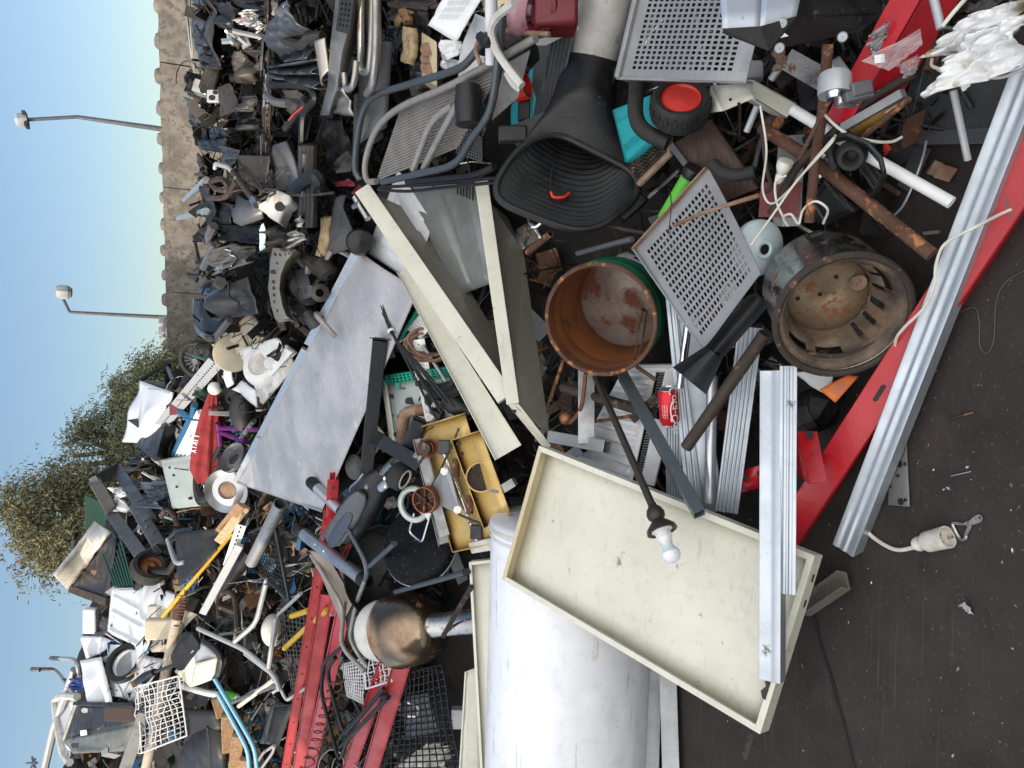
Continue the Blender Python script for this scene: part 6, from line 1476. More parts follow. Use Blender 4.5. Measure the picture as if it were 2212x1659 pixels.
b = B(); b.add(vs, [(j * n + i, j * n + (i + 1) % n, (j + 1) * n + (i + 1) % n, (j + 1) * n + i) for j in range(len(pr_) - 1) for i in range(n)]); t.p('canopy', b, 'fabric_red')
t.p('tip', B().ball(a - ax * .02, .05, n=12), 'white_plastic'); vs, fs = text_mesh('UNA', .12); o_ = a + ax * L_ * .62 - tocam(a) * -.13 - u * .09; b = B(); b.add([o_ + ax * p.x + v_ * -p.y * 0 + u * -p.y for p in vs], fs); t.p('lettering', b, 'letter_white', smooth=0)
t = T('mountain_bike', 'purple and black bicycle with a knobbly front tyre below the parasol', 'bicycle')
c_, r, ax = discaxis(1372, 1405, 205, 68, 97, 1, d=6.4); bikewheel(t, c_, r, ax, True, 22, .04)
t.p('top_tube', B().tube([D(1435, 1138, 6.3), D(1560, 1142, 6.3), D(1700, 1150, 6.2)], .018, 8), 'purple'); t.p('down_tube', B().tube([D(1430, 1160, 6.3), D(1600, 1225, 6.2)], .02, 8), 'purple'); t.p('head_tube', B().tube([D(1425, 1105, 6.3), D(1440, 1250, 6.3)], .022, 8), 'purple')
t.p('fork', B().tube([D(1440, 1250, 6.3), D(1400, 1330, 6.35), D(1372, 1405, 6.37)], .022, 8), 'dark_metal'); t.p('seat_tube', B().tube([D(1660, 1090, 6.2), D(1570, 1210, 6.2)], .018, 8), 'chrome_worn')
def lid(lab, x, y, a_, b_, ang, d, m1, m2, sgn=1, hub=.36, nm='hubcap', cat='pan'):
    t = T(nm, lab, cat); c_, r, ax = discaxis(x, y, a_, b_, ang, sgn, d=d)
    t.p('dish', B().lathe(c_, ax, [(r * hub, -.03), (r * (hub + .06), -.01), (r * .72, -.025), (r * .9, .0), (r * .97, .012), (r, .004), (r * .97, -.02)], 48), m1)
    t.p('centre', B().lathe(c_, ax, [(.001, -.02), (r * hub, -.025)], 36), m2)
lid('wide round steel basin with a rust stained centre at the end of the grey sheet', 1480, 1548, 148, 132, 60, 5.75, 'alu', 'rust_pale', nm='steel_basin', cat='basin')
lid('dull grey round lid lying beside the steel basin', 1520, 1330, 105, 62, 118, 5.5, 'grey', 'dark_metal', nm='pan_lid'); lid('black round lid with a silver handle near the white parasol tip', 1508, 950, 78, 68, 60, 6.2, 'black', 'black', hub=.25, nm='pan_lid')
t = T('tub', 'blue plastic tub under the dull grey round lid', 'tub'); c_ = D(1545, 1385, 5.6); t.p('tub', B().lathe(c_ + fw * .25, fw, [(.15, 0), (.16, .02), (.13, .2)], 30), 'blue')
# washing machine wreck
t = T('washing_machine', 'broken white washing machine with a round door above the grey sheet', 'washing machine')
tile('t01'); c = [D(1450, 655, 5.7), D(1500, 880, 5.5), D(1690, 945, 5.2), D(1730, 640, 5.5)]
t.p('top_panel', B().grid([D(1432, 650, 5.7), D(1478, 645, 5.6), D(1525, 850, 5.4), D(1482, 875, 5.5)], 6, 6, crumple(.04, 1.5, 3)), 'white', solid=.015)
tile('t11')
t.p('cabinet', B().grid([D(-90, 620, 5.4), D(150, 545, 5.2), D(270, 650, 5.05), D(20, 900, 5.1)], 8, 8, crumple(.03, 1.6, 5)), 'white_plastic', solid=.02)
t.p('side', B().grid([D(-80, 830, 5.45), D(15, 890, 5.1), D(20, 1000, 5.15), D(-130, 880, 5.5)], 4, 4, crumple(.03, 1.5, 8)), 'white', solid=.015)
c_, r, ax = discaxis(60, 720, 150, 112, 120, 1, d=5.08); t.p('door', B().lathe(c_, ax, [(r * .52, .02), (r * .6, .035), (r * .86, .03), (r * .97, .01), (r, -.02)], 48), 'white_plastic'); t.p('door_glass', B().lathe(c_, ax, [(.001, .03), (r * .3, .025), (r * .52, .02)], 32), 'dirty_white')
pl = [D(40, 830, 4.95), D(215, 610, 4.9), D(262, 640, 4.88), D(45, 885, 4.93)]; pn = t.p('control_panel', B().grid(pl, 2, 2), 'white_plastic', solid=.03, bevel=.005)
t.p('display', B().grid([D(12, 815, 4.9), D(70, 745, 4.89), D(88, 758, 4.885), D(25, 835, 4.9)], 1, 1), 'tarblack', sub=pn, solid=.012, smooth=0); c_ = D(112, 712, 4.9); t.p('dial', B().lathe(c_, tocam(c_), [(.001, .03), (.035, .028), (.042, .0)], 20), 'white_plastic', sub=pn)
t.p('lower_front', B().grid([D(20, 900, 5.02), D(240, 680, 4.98), D(275, 740, 4.95), D(60, 980, 5.0)], 4, 4, crumple(.02, 1.5, 4)), 'dirty_white', solid=.02)
# beige unit
t = T('air_cooler', 'beige plastic air cooler casing with a small grille beside the car parts', 'appliance')
tile('t01')
t.p('front', B().grid([D(1390, 590, 6.2), D(1640, 385, 5.9), D(1700, 450, 5.8), D(1450, 660, 6.0)], 8, 8, lambda u, v: .02 if (.1 < u < .45 and .2 < v < .8) else 0), 'beige_plastic', solid=.02)
t.p('side', B().grid([D(1450, 660, 6.0), D(1700, 450, 5.8), D(1730, 560, 5.8), D(1490, 690, 6.0)], 4, 4), 'beige_plastic', solid=.02); t.p('grille', B().perf([D(1430, 545, 6.0), D(1500, 500, 5.95), D(1530, 545, 5.93), D(1460, 590, 5.98)], 4, 6, .06, .6), 'white_plastic', solid=.012, smooth=0)
t.p('knob', B().lathe(D(1520, 650, 5.95), tocam(D(1520, 650, 5.9)), [(.001, .08), (.12, .07), (.13, -.1)], 24), 'beige_plastic')
# steel frame
t = T('steel_frame', 'rectangular dark grey square tube frame standing up on the skyline', 'metal frame')
pts = [D(735, 1690, 8.4), D(622, 1488, 8.7), D(765, 1405, 8.6), D(985, 1740, 8.0)]
for a, e in ((0, 1), (1, 2), (2, 3)): t.p('bar', B().beam(pts[a], pts[e], rectp(.13, .09), tocam(pts[a])), 'grey', bevel=.006)
tile('t02'); pts = [D(686, 0, 8.4), D(905, 305, 7.8), D(1018, 245, 7.6), D(868, -10, 8.0)]
t.p('bar', B().beam(pts[0], pts[1], rectp(.13, .09), tocam(pts[0])), 'grey', bevel=.006); t.p('bar', B().beam(pts[3], pts[2], rectp(.13, .09), tocam(pts[0])), 'grey', bevel=.006); t.p('bar', B().beam(pts[1] + EX * .05, pts[2] + EX * .02, rectp(.10, .08), tocam(pts[0])), 'dark_metal', bevel=.006)
# shabby cabinet
t = T('wooden_cabinet', 'old black cabinet with a weathered white slab top, tilted on the skyline', 'cabinet')
c = [D(612, 90, 9.0), D(708, 158, 8.9), D(430, 525, 9.1), D(350, 430, 9.3)]; t.p('top_slab', B().grid(c, 4, 4, lambda u, v: .02 * noise.noise(V((u * 3, v * 4, 0)))), 'dirty_white', solid=.05)
t.p('open_front', B().grid([c[1] + fw * .06, D(745, 195, 8.8), D(690, 612, 8.9), D(445, 525, 9.15)], 6, 6), 'black', solid=.03); t.p('shelf_edge', B().tube([D(520, 400, 9.0), D(720, 500, 8.85)], .03, 6), 'rust_dark'); t.p('side', B().grid([D(470, 160, 9.5), D(520, 150, 9.3), D(480, 240, 9.3), D(455, 260, 9.5)], 2, 2), 'black', solid=.03)
t.p('label', B().grid([D(585, 395, 8.86), D(638, 405, 8.84), D(628, 448, 8.84), D(578, 430, 8.86)], 1, 1), 'rust_pale', solid=.004, smooth=0)
t.p('lower_edge', B().beam(D(450, 515, 9.1), D(690, 600, 8.85), rectp(.09, .05), tocam(c[0])), 'rust_dark')
g = B(); wiregrid(g, [D(655, 300, 8.7), D(765, 180, 8.6), D(850, 500, 8.3), D(735, 505, 8.5)], 7, 9, .012); one('wire_mesh', 'green wire mesh piece standing below the old cabinet', 'wire mesh', g, 'green_dark')
t = T('barrow_wheel', 'worn rubber wheelbarrow wheel with a rusty orange hub and black fork', 'wheel')
c_, r, ax = discaxis(958, 380, 120, 96, 20, -1, d=7.6); t.p('tyre', B().lathe(c_, ax, [(r * .55, .03), (r * .7, .07), (r * .9, .06), (r, .0), (r * .9, -.07), (r * .6, -.07)], 40), 'rubber'); t.p('rim', B().lathe(c_, ax, [(.001, .01), (r * .2, .03), (r * .45, .0), (r * .58, .03)], 32), 'rust_orange')
t.p('fork', B().tube([D(870, 510, 7.4), D(950, 395, 7.4), D(1080, 405, 7.3), D(1150, 290, 7.3)], .035, 8), 'tarblack')
# main white washing machine
t = T('washing_machine', 'white washing machine on its side with ribbed panel and open underside', 'washing machine')
d0 = 8.3
p1, p2, p3, p4 = D(715, 512, 8.6), D(985, 655, 8.2), D(930, 932, 8.4), D(690, 785, 8.8); p5, p6 = D(1010, 505, 9.0), D(1300, 615, 8.6); p7 = D(1065, 920, 8.75)
def emb(u, v): return (.025 if (.10 < v < .18 or .46 < v < .56 or .88 < v < .94) and .1 < u < .85 else 0) - .05 * max(0, (v - .35)) * max(0, u - .3) + .012 * noise.noise(V((u * 3, v * 3, 5)))
t.p('side_panel', B().grid([p1, p2, p3, p4], 26, 26, emb), 'white', solid=.015)
t.p('top_panel', B().grid([p1, p5, p6, p2], 14, 14, lambda u, v: .015 if (.06 < u < .94 and .08 < v < .92) else 0), 'white', solid=.015)
c_, r, ax = discaxis(1010, 560, 110, 34, 10, 1, d=8.42); nn = (p5 - p1).cross(p2 - p1).normalized(); nn = nn if nn.dot(tocam(p1)) > 0 else -nn
t.p('round_emboss', B().lathe(lerp(lerp(p1, p5, .5), lerp(p2, p6, .5), .48) + nn * .012, nn, [(.001, .03), (.12, .03), (.14, .015), (.2, .015), (.23, .03), (.26, .0)], 40), 'white')
t.p('inner_drum', B().grid([p2 + fw * .1, p6 + fw * .06, p7, p3 + fw * .08], 6, 6, crumple(.08, 2, 6)), 'beige_plastic', solid=.02)
b = B(); b.cbox(D(1050, 770, 8.35), EX, EY, fw, .35, .2, .1); t.p('motor_box', b, 'beige_plastic', bevel=.02); b = B(); b.cbox(D(1015, 690, 8.3), EX, EY, fw, .2, .22, .08); t.p('bracket', b, 'dirty_white', bevel=.01)
b = B(); b.beam(D(1230, 620, 8.5), D(1290, 640, 8.5), rectp(.12, .12), tocam(p1)); t.p('rear_foot', b, 'black')
# appliance with dark top
t = T('washing_machine', 'smaller white machine with a dark open top behind the ribbed one', 'washing machine')
c = [D(512, 815, 9.6), D(650, 822, 9.3), D(722, 850, 9.3), D(595, 960, 9.6)]; t.p('body', B().grid([D(512, 815, 9.6), D(655, 820, 9.3), D(640, 930, 9.3), D(555, 960, 9.6)], 6, 6), 'white', solid=.02); t.p('side', B().grid([D(655, 820, 9.3), D(722, 850, 9.4), D(680, 900, 9.3), D(640, 930, 9.3)], 3, 3), 'white', solid=.02)
t.p('open_top', B().grid([D(515, 812, 9.5), D(640, 680, 9.4), D(720, 690, 9.3), D(722, 815, 9.2)], 8, 8, crumple(.1, 2.4, 3)), 'dark_metal', solid=.03); b = B(); b.cbox(D(580, 718, 9.3), EX, EY, fw, .16, .3, .1); t.p('pump', b, 'white_plastic', bevel=.02)
# front loader
t = T('washing_machine', 'white front loading washer with a round dark door facing the camera', 'washing machine')
c = [D(700, 860, 9.1), D(925, 880, 8.8), D(930, 945, 8.7), D(788, 1205, 8.9)]; fr = [D(690, 870, 9.2), D(925, 880, 8.8), D(928, 945, 8.75), D(790, 1205, 9.0), D(715, 1200, 9.2)]
t.p('front', B().add(fr, [(0, 1, 2, 3, 4)]), 'white', solid=.03, smooth=0); t.p('side', B().grid([D(928, 942, 8.75), D(1060, 965, 8.7), D(880, 1245, 8.9), D(790, 1205, 9.0)], 10, 8, lambda u, v: .02 if (u * 4) % 1 < .5 else 0), 'grey_light', solid=.02)
c_, r, ax = discaxis(792, 985, 128, 98, 118, 1, d=7.95); dr = t.p('door_ring', B().lathe(c_, ax, [(r * .66, -.03), (r * .72, .02), (r * .95, .02), (r, -.03)], 48), 'tarblack'); t.p('door_glass', B().lathe(c_, ax, [(.001, -.07), (r * .5, -.05), (r * .68, -.02)], 36), 'glass', sub=dr); t.p('drum', B().lathe(c_, ax, [(.001, -.10), (r * .7, -.09)], 30), 'dark_metal')
t = T('folded_panel', 'bent white metal panel leaning in front of the round washer door', 'metal sheet')
c = [D(518, 972, 9.0), D(660, 948, 8.5), D(732, 1250, 8.5), D(572, 1252, 9.0)]; t.p('sheet', B().grid(c, 14, 10, lambda u, v: .05 * math.sin(u * 9) + .03 * noise.noise(V((u * 4, v * 3, 1)))), 'white', solid=.008)
# boiler casing
t = T('boiler_casing', 'open dark green grey boiler casing with a brown shelf inside', 'casing')
A1, A2, A3, A4 = D(412, 1480, 8.3), D(855, 1380, 7.9), D(880, 1545, 7.8), D(470, 1568, 8.1); B1, B2 = D(492, 1250, 8.6), D(872, 1262, 8.2)
t.p('outer_side', B().grid([A1, A2, A3, A4], 8, 6, lambda u, v: .04 * noise.noise(V((u * 2, v * 2, 3)))), 'green_grey', solid=.015); t.p('inner_back', B().grid([A1, B1, B2, A2], 6, 6), 'dark_metal', solid=.015)
t.p('top_lip', B().beam(A1, B1, rectp(.07, .04), tocam(A1)), 'green_grey', bevel=.008); t.p('far_lip', B().beam(B1, B2, rectp(.04, .10), tocam(A1)), 'dark_metal', bevel=.006)
for x, y in ((540, 1292), (548, 1345)): slots(t, [D(x, y, 8.30)], EX, EY, tocam(A1), .08, .06, m='grey_light' if x == 540 else 'tarblack', nm='hole')
slots(t, [D(485, 1515, 8.05)], EX, EY, tocam(A1), .12, .06, nm='hole'); t.p('label', B().grid([D(512, 1420, 8.22), D(552, 1415, 8.2), D(556, 1448, 8.2), D(515, 1455, 8.22)], 1, 1), 'paper', solid=.004, smooth=0)
t.p('shelf', B().box(D(665, 1268, 8.0), (D(870, 1270, 7.9) - D(665, 1268, 8.0)), (D(660, 1360, 7.95) - D(665, 1268, 8.0)), fw * .1), 'wood_dark', label='reddish brown board', bevel=.01)
t = T('bath_tub', 'chipped white enamel bath edge on the skyline behind the boiler casing', 'bath')
c = [D(352, 1215, 9.4), D(490, 1205, 9.0), D(440, 1625, 8.8), D(375, 1500, 9.2)]; t.p('inside', B().grid(c, 8, 8, lambda u, v: -.10 * math.sin(math.pi * u)), 'white', solid=.02); P = [D(x, y, 9.1) for x, y in ((492, 1205), (400, 1203), (355, 1225), (352, 1270), (378, 1450), (405, 1570), (445, 1625))]; t.p('rolled_edge', B().cable(P, .045), 'dirty_white')
for k, pts in enumerate(([(326, 958), (455, 965), (490, 1000), (510, 1080), (545, 1160)], [(200, 1030), (330, 1030), (370, 1055), (405, 1100), (440, 1150), (490, 1200)])):
    t = T('handlebar', ['grey curved metal handle on the skyline, nearer the washers', 'longer grey curved handle on the skyline, nearer the bath'][k], 'handle'); t.p('tube', B().cable([D(x, y, 9.6) for x, y in pts], .026), 'grey_light'); t.p('grip', B().tube([D(pts[0][0], pts[0][1], 9.6), D(pts[0][0] + 55, pts[0][1] + 2, 9.6)], .03, 8), 'grey')
one('blue_netting', 'bunched blue netting between the two curved handles', 'netting', B().grid([D(400, 1090, 9.5), D(525, 1085, 9.4), D(520, 1160, 9.4), D(440, 1165, 9.5)], 16, 12, crumple(.12, 3, 4)), 'blue_cloth', solid=.01)
one('metal_pole', 'long thin grey pole along the left skyline', 'pole', B().tube([D(278, 1690, 9.5), D(345, 1400, 9.5), D(475, 1030, 9.8)], .05, 8), 'grey_light')
g = B()
for a, e in (([(205, 1590), (232, 1690)]), ([(170, 1628), (235, 1626)]), ([(195, 1660), (225, 1600)])): g.tube([D(*a, 14), D(*e, 14)], .02, 5)
one('tv_aerial', 'tiny thin aerial against the sky at the left edge', 'aerial', g, 'grey')
# big pipe
t = T('large_pipe', 'long pale plastered pipe with a rusty socket end lying below the washers', 'pipe')
a, m_, e = D(1160, 540, 7.0), D(1132, 700, 6.95), D(920, 1720, 6.6); r = m_of(33, 7.0); t.p('pipe', B().tube([m_, lerp(m_, e, .5), e], r, 20), 'rust_pale'); ax = (m_ - a).normalized(); L_ = (m_ - a).length
MATS['pipe_pale'] = None
mat('pipe_pale', (.52, .46, .37), .7, 0, (.40, .33, .24), sc=5, amt=.9, rust=.14, rsc=7, rcol=(.22, .12, .05), bump=.3); t.o.children[0].data.materials[0] = MATS['pipe_pale']
t.p('socket', B().lathe(a, ax, [(r * .7, .3), (r * .8, .01), (r * 1.12, 0), (r * 1.15, .02), (r * 1.12, L_ * .8), (r * .98, L_ * 1.05)], 24), 'rust'); b = B()
for i in range(7): b.beam(D(1158 - i * 3, 560 + i * 20, 6.72) - EX * .02, D(1190 - i * 3, 562 + i * 20, 6.75), rectp(.012, .012), tocam(a))
o = t.p('socket_ribs', b, 'rust_pale'); o['kind'] = 'stuff'
one('metal_pole', 'grey weathered timber pole running beside the pale pipe at the frame edge', 'pole', B().beam(D(928, 1290, 6.9), D(780, 1720, 6.7), rectp(.12, .07), tocam(a)), 'grey', bevel=.006)
one('yellow_pole', 'bright yellow pole slanting between the pipe socket and the boards', 'pole', B().tube([D(1485, 155, 6.4), D(1270, 415, 6.7), D(1038, 692, 7.0)], .019, 10), 'yellow')
rack('crumpled white wire dishwasher basket lying over the pale pipe', [D(880, 1140, 6.9), D(1140, 1075, 6.6), D(1190, 1450, 6.3), D(905, 1560, 6.5)], 9, 12, .12, 'white', 3, .12, .0055)
# black plate with handle, bucket
t = T('iron_plate_tool', 'flat black plastic racket like part with a long grip over the pipe', 'tool')
P = [D(x, y, 6.35) for x, y in ((1150, 830), (1180, 790), (1235, 800), (1278, 860), (1275, 900), (1195, 1025), (1150, 1035), (1120, 1010), (1098, 950))]; t.p('plate', B().add(P, [tuple(range(9))]), 'tarblack', solid=.03, smooth=0); slots(t, [D(1205, 890, 6.32)], EX, EY, tocam(P[0]), .17, .10, nm='opening')
t.p('rod', B().tube([D(1120, 1000, 6.4), D(975, 1050, 6.4)], .016, 8), 'dark_metal'); t.p('grip', B().tube([D(985, 1045, 6.4), D(930, 1075, 6.4), D(872, 1108, 6.4)], [.03, .045, .03], 10), 'black')
t = T('bucket', 'cream plastic bin lying on its side below the black plate', 'bin')
o, a1, a2, a3 = D(1250, 985, 6.1), D(1395, 950, 6.0) - D(1250, 985, 6.1), D(1222, 1142, 6.1) - D(1250, 985, 6.1), D(1125, 1040, 6.4) - D(1250, 985, 6.1)
t.p('front', B().grid([o, o + a1, D(1370, 1085, 5.95), o + a2], 6, 6, lambda u, v: .03 * math.sin(3 * u)), 'cream', solid=.02); t.p('top', B().grid([o, o + a2, D(1120, 1040, 6.45), D(1240, 900, 6.4)], 4, 4), 'cream', solid=.02); t.p('inside', B().grid([o + a1, o, D(1240, 900, 6.4), D(1300, 850, 6.35)], 4, 4), 'grey_light', solid=.02)
t.p('rim', B().cable([D(x, y, 6.0) for x, y in ((1300, 850), (1370, 900), (1410, 965), (1395, 1050), (1370, 1090))], .025), 'dark_metal')
tb('broom', 'white stick with a blue band and green grip by the bin', 'stick', [(1140, 1130, .3), (1320, 1180, .3), (1500, 1210, .3)], .028, 'white_plastic')
t = T('plastic_handle', 'bright green handle end of the white stick', 'handle'); t.p('grip', B().tube(ws((1440, 1190, .31), (1510, 1212, .31)), .034), 'green_bright'); t.p('end', B().tube(ws((1505, 1208, .31), (1520, 1214, .31)), .02), 'white_plastic')
# pale blue chair tubes + slats
t = T('park_bench', 'pale blue tubular bench frame with brown wooden slats on its side', 'bench')
tile('zd')
t.p('frame_tube', B().rtube([D(790, 850, 5.6), D(950, 1120, 5.5), D(1150, 1465, 5.4), D(1175, 1680, 5.3)], .018, .1, 10), 'blue_pale'); t.p('frame_tube', B().rtube([D(815, 985, 5.6), D(860, 1060, 5.55), D(1090, 1490, 5.4), D(1105, 1680, 5.3)], .018, .1, 10), 'blue_pale')
for k, (x0, y0, x1, y1) in enumerate(((815, 1020, 865, 1190), (905, 1180, 915, 1510), (1005, 1360, 965, 1680), (1070, 1580, 1040, 1690))): t.p('slat', B().beam(D(x0, y0, 5.62 - k * .06), D(x1, y1, 5.62 - k * .06), rectp(.10, .04), tocam(D(x0, y0, 5.5))), 'wood', bevel=.006)
# black bin
t = T('black_bin', 'large black plastic bin lying on its side at the left frame edge', 'bin')
t.p('base', B().grid([D(528, 1130, 6.0), D(815, 1150, 5.7), D(870, 1300, 5.6), D(525, 1420, 5.9)], 4, 4), 'tarblack', solid=.03); b = B(); P0 = [D(480, 1520, 5.9), D(600, 1350, 5.7), D(740, 1290, 5.55), D(850, 1330, 5.5), D(900, 1420, 5.5)]; P1_ = [D(470, 1720, 5.8), D(560, 1720, 5.6), D(720, 1720, 5.4), D(860, 1720, 5.35), D(890, 1720, 5.4)]
vs = P0 + P1_; b.add(vs, [(i, i + 1, 6 + i, 5 + i) for i in range(4)]); t.p('body', b, 'black', solid=.03, smooth=60); t.p('ridge', B().tube([D(735, 1280, 5.52), D(760, 1500, 5.42), D(770, 1700, 5.38)], .02, 6), 'black')
# white/grey chair tubes
gq = 'pale tube chair frames on the left slope'
for lab, pts, m in (('long grey bar running down from the pale pipe socket', [(1255, -40, 6.1), (690, 262, 6.6)] if False else [(830, -20, 6.2), (690, 262, 6.5)], 'grey_light'), ('pale grey square tube crossing below the black plate', [(640, 400, 6.1), (1060, 590, 5.7), (1330, 820, 5.4), (1380, 960, 5.3)], 'grey_light'), ('pale bent tube falling from the dark frame to the crossing tube', [(1255, 0, 5.6), (1170, 350, 5.7), (970, 520, 5.8)], 'grey_light'), ('pale upright tube beside the chipped white dome', [(1345, 300, 5.35), (1280, 750, 5.4)], 'grey_light'), ('dark grey tube slanting under the dome', [(950, 1065, 5.6), (1360, 905, 5.3)], 'grey'), ('pale dirty tube below the slanting dark tube', [(1010, 1100, 5.5), (1330, 860, 5.2)], 'dirty_white')):
    one('bent_tube', lab, 'tube', B().rtube([D(*p) for p in pts], .018, .1, 8), m, group=gq)
t = T('rusty_frame', 'black bent tube seat frame among the pale tubes', 'frame'); t.p('tube', B().rtube([D(835, 300, 6.2), D(825, 80, 6.3), D(960, 60, 6.2), D(985, 200, 6.1), D(995, 400, 6.0)], .024, .12, 8), 'rust_dark'); t.p('crossbar', B().tube([D(832, 200, 6.2), D(990, 260, 6.1)], .025, 6), 'rust_dark')
one('dark_panel', 'large dark panel with flaking paint right of the wheelbarrow wheel', 'metal sheet', (tile('t02'), B().grid([D(1110, 160, 6.9), D(1395, 130, 6.2), D(1385, 270, 6.1), D(1140, 500, 6.8)], 10, 10, crumple(.05, 1.5, 3)))[1], 'dark_sheet', solid=.01)
for k, (p, s) in enumerate((((1395, 215), (1570, -10)), ((1400, 150), (1540, -20)))): one('wooden_plank', ['pale split wooden plank beside the yellow pole', 'darker wooden plank against the steel basin'][k], 'plank', B().beam(D(*p, 5.9 - k * .1), D(*s, 5.5 - k * .1), rectp(.07, .025), tocam(D(*p, 5.5))), ['wood_pale', 'wood'][k], bevel=.004)
angle_strut('white drilled angle lying between the planks and the grey pipe', D(1570, 120, 5.5), D(1480, 380, 5.9), .07, 'white')
one('grey_bar', 'pale grey flat bar running from the planks to the crossing tubes', 'bar', B().beam(D(1530, 235, 5.6), D(1295, 670, 6.2), rectp(.06, .03), tocam(a)), 'grey_light', bevel=.005)
tb('black_pipe', 'fat black pipe lying under the pale grey flat bar', 'pipe', [(1600, 260, .05), (1420, 520, .08)], .06, 'black', n=16)
for k, pts in enumerate(([(1030, 60), (1055, 10), (1100, 40), (1130, 110)], [(1085, 190), (1130, 150), (1240, 140)], [(1070, 200), (1120, 340), (1180, 350)])):
    one('chair_tube', ['dark curved tube near the steel frame foot', 'second dark curved tube above the flaking panel', 'grey bent tube above the flaking panel'][k], 'tube', B().cable([D(x, y, 6.7) for x, y in pts], .022), ['rust_dark', 'dark_metal', 'grey_light'][k])
one('crumpled_sheet', 'crumpled dark blue black sheet under the steel frame', 'sheet', (tile('t01'), B().grid([D(940, 1490, 7.9), D(1090, 1480, 7.5), D(1110, 1680, 7.3), D(900, 1640, 7.8)], 22, 22, crumple(.2, 2.4, 5)))[1], 'car_grey', solid=.01)
one('crumpled_sheet', 'black crumpled rag heap between the trees and the zinc panel', 'sheet', B().grid([D(820, 1330, 8.6), D(960, 1310, 8.3), D(985, 1400, 8.2), D(830, 1425, 8.5)], 18, 18, crumple(.2, 2.4, 6)), 'black', solid=.01)
one('crumpled_sheet', 'white crumpled plastic under the steel frame on the skyline', 'sheet', B().grid([D(740, 1530, 8.6), D(810, 1520, 8.4), D(820, 1690, 8.2), D(745, 1680, 8.4)], 14, 18, crumple(.15, 2.2, 7)), 'white', solid=.01)
D = D0
# ================================================================== RIGHT HEAP: crushed car parts
def cs(lab, pts, m, amp, seed, sc=2.2, n=20, off=.0, name='car_panel', cat='car part', fine=.2, th=.006, grp=None):
    return one(name, lab, cat, B().grid(ws(*pts, off=off), n, n, crumple(amp * .85, sc * .65, seed, fine)), m, solid=th, group=grp, smooth=75)
tile('za')
cs('long brown stained car floor panel along the concrete wall at the top', [(180, 0, .35), (340, -20, .35), (500, 720, .38), (250, 790, .35)], 'brown_sheet', .10, 11)
cs('bright torn edge strip of sheet between the wall and the brown panel', [(80, 0, .3), (110, 0, .3), (195, 870, .34), (165, 880, .3)], 'car_silver', .03, 2, n=10)
cs('dark torn sheet beside the silver crumpled foil', [(340, 0, .3), (620, 40, .3), (620, 270, .34), (430, 300, .34)], 'dark_sheet', .12, 3)
cs('dark sheet corner at the very top edge among the wrecks', [(620, 0, .25), (980, 0, .3), (980, 180, .3), (700, 200, .25)], 'dark_sheet', .14, 4)
cs('crumpled silver foil heat shield in the upper wrecks', [(645, 210, .42), (760, 100, .45), (960, 250, .42), (880, 440, .40)], 'chrome_worn', .13, 5, sc=3.2, n=28, name='heat_shield', fine=.3)
cs('bent brown inner wing panel in the middle of the upper wrecks', [(600, 560, .40), (790, 540, .42), (800, 920, .40), (600, 900, .38)], 'brown_sheet', .16, 6)
cs('second rust brown panel against the crushed seam', [(800, 530, .38), (960, 560, .38), (940, 780, .36), (810, 770, .38)], 'brown_sheet', .12, 7)
cs('dull grey flat plate with corner holes below the pale bracket', [(430, 950, .46), (570, 905, .46), (680, 1190, .46), (470, 1270, .46)], 'brown_sheet', .02, 8)
cs('dark curved wing behind the flat plate', [(600, 1080, .4), (830, 1030, .4), (780, 1200, .42), (650, 1250, .42)], 'dark_sheet', .1, 9)
cs('black glossy window frame piece leaning on the wall', [(80, 800, .3), (190, 680, .32), (160, 1030, .3), (80, 990, .3)], 'black', .06, 10)
cs('rusty dark plate under the black window frame by the wall', [(90, 1050, .3), (330, 1200, .36), (330, 1300, .36), (120, 1360, .3)], 'brown_sheet', .08, 12)
cs('large black rubbery sheet lying over the middle of the wrecks', [(220, 1330, .36), (500, 1400, .4), (600, 1560, .42), (300, 1659, .4)], 'black', .12, 13)
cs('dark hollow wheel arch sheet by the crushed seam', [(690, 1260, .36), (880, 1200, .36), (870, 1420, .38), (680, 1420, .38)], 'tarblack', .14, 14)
t = T('car_bracket', 'pale drilled metal mounting block high on the wrecks by the wall', 'car part')
b = B(); b.box(*obox((360, 1040), (205, 1040), (360, 915), (445, 1000), dep(300, 980) - .52, (dep(300, 980) - .5,) * 3)) if False else b.cbox(w(280, 970, .5), (EX * .95 + EY * .3).normalized(), (EY * .95 - EX * .3).normalized(), fw, m_of(150, 4.9), m_of(120, 4.9), .08); t.p('block', b, 'car_silver', bevel=.006)
b = B(); b.cbox(w(390, 1050, .5), EX, EY, fw, m_of(110, 4.9), m_of(110, 4.9), .02); t.p('flange', b, 'grey_light', bevel=.004); nn = tocam(w(280, 970)); 
for x, y, s, o_ in ((290, 980, .05, .60), (250, 925, .02, .60), (288, 928, .02, .60), (410, 1005, .03, .53), (372, 1062, .035, .53), (330, 1090, .03, .53)): slots(t, [w(x, y, o_)], EX, EY, nn, s, s * .8, nm='hole')
t.p('torn_sheet', B().grid(ws((40, 1090, .45), (110, 1080, .45), (270, 1170, .5), (180, 1250, .48)), 12, 12, crumple(.08, 2.4, 5)), 'car_silver', solid=.004); t.p('box_behind', B().cbox(w(360, 870, .36), (EX * .9 + EY * .3).normalized(), (EY * .9 - EX * .3).normalized(), fw, m_of(150, 4.9), m_of(230, 4.9), .05), 'brown_sheet', bevel=.01)
t = T('car_latch', 'tangle of small shiny latch parts and screws in the upper wrecks', 'car part'); R = random.Random(3)
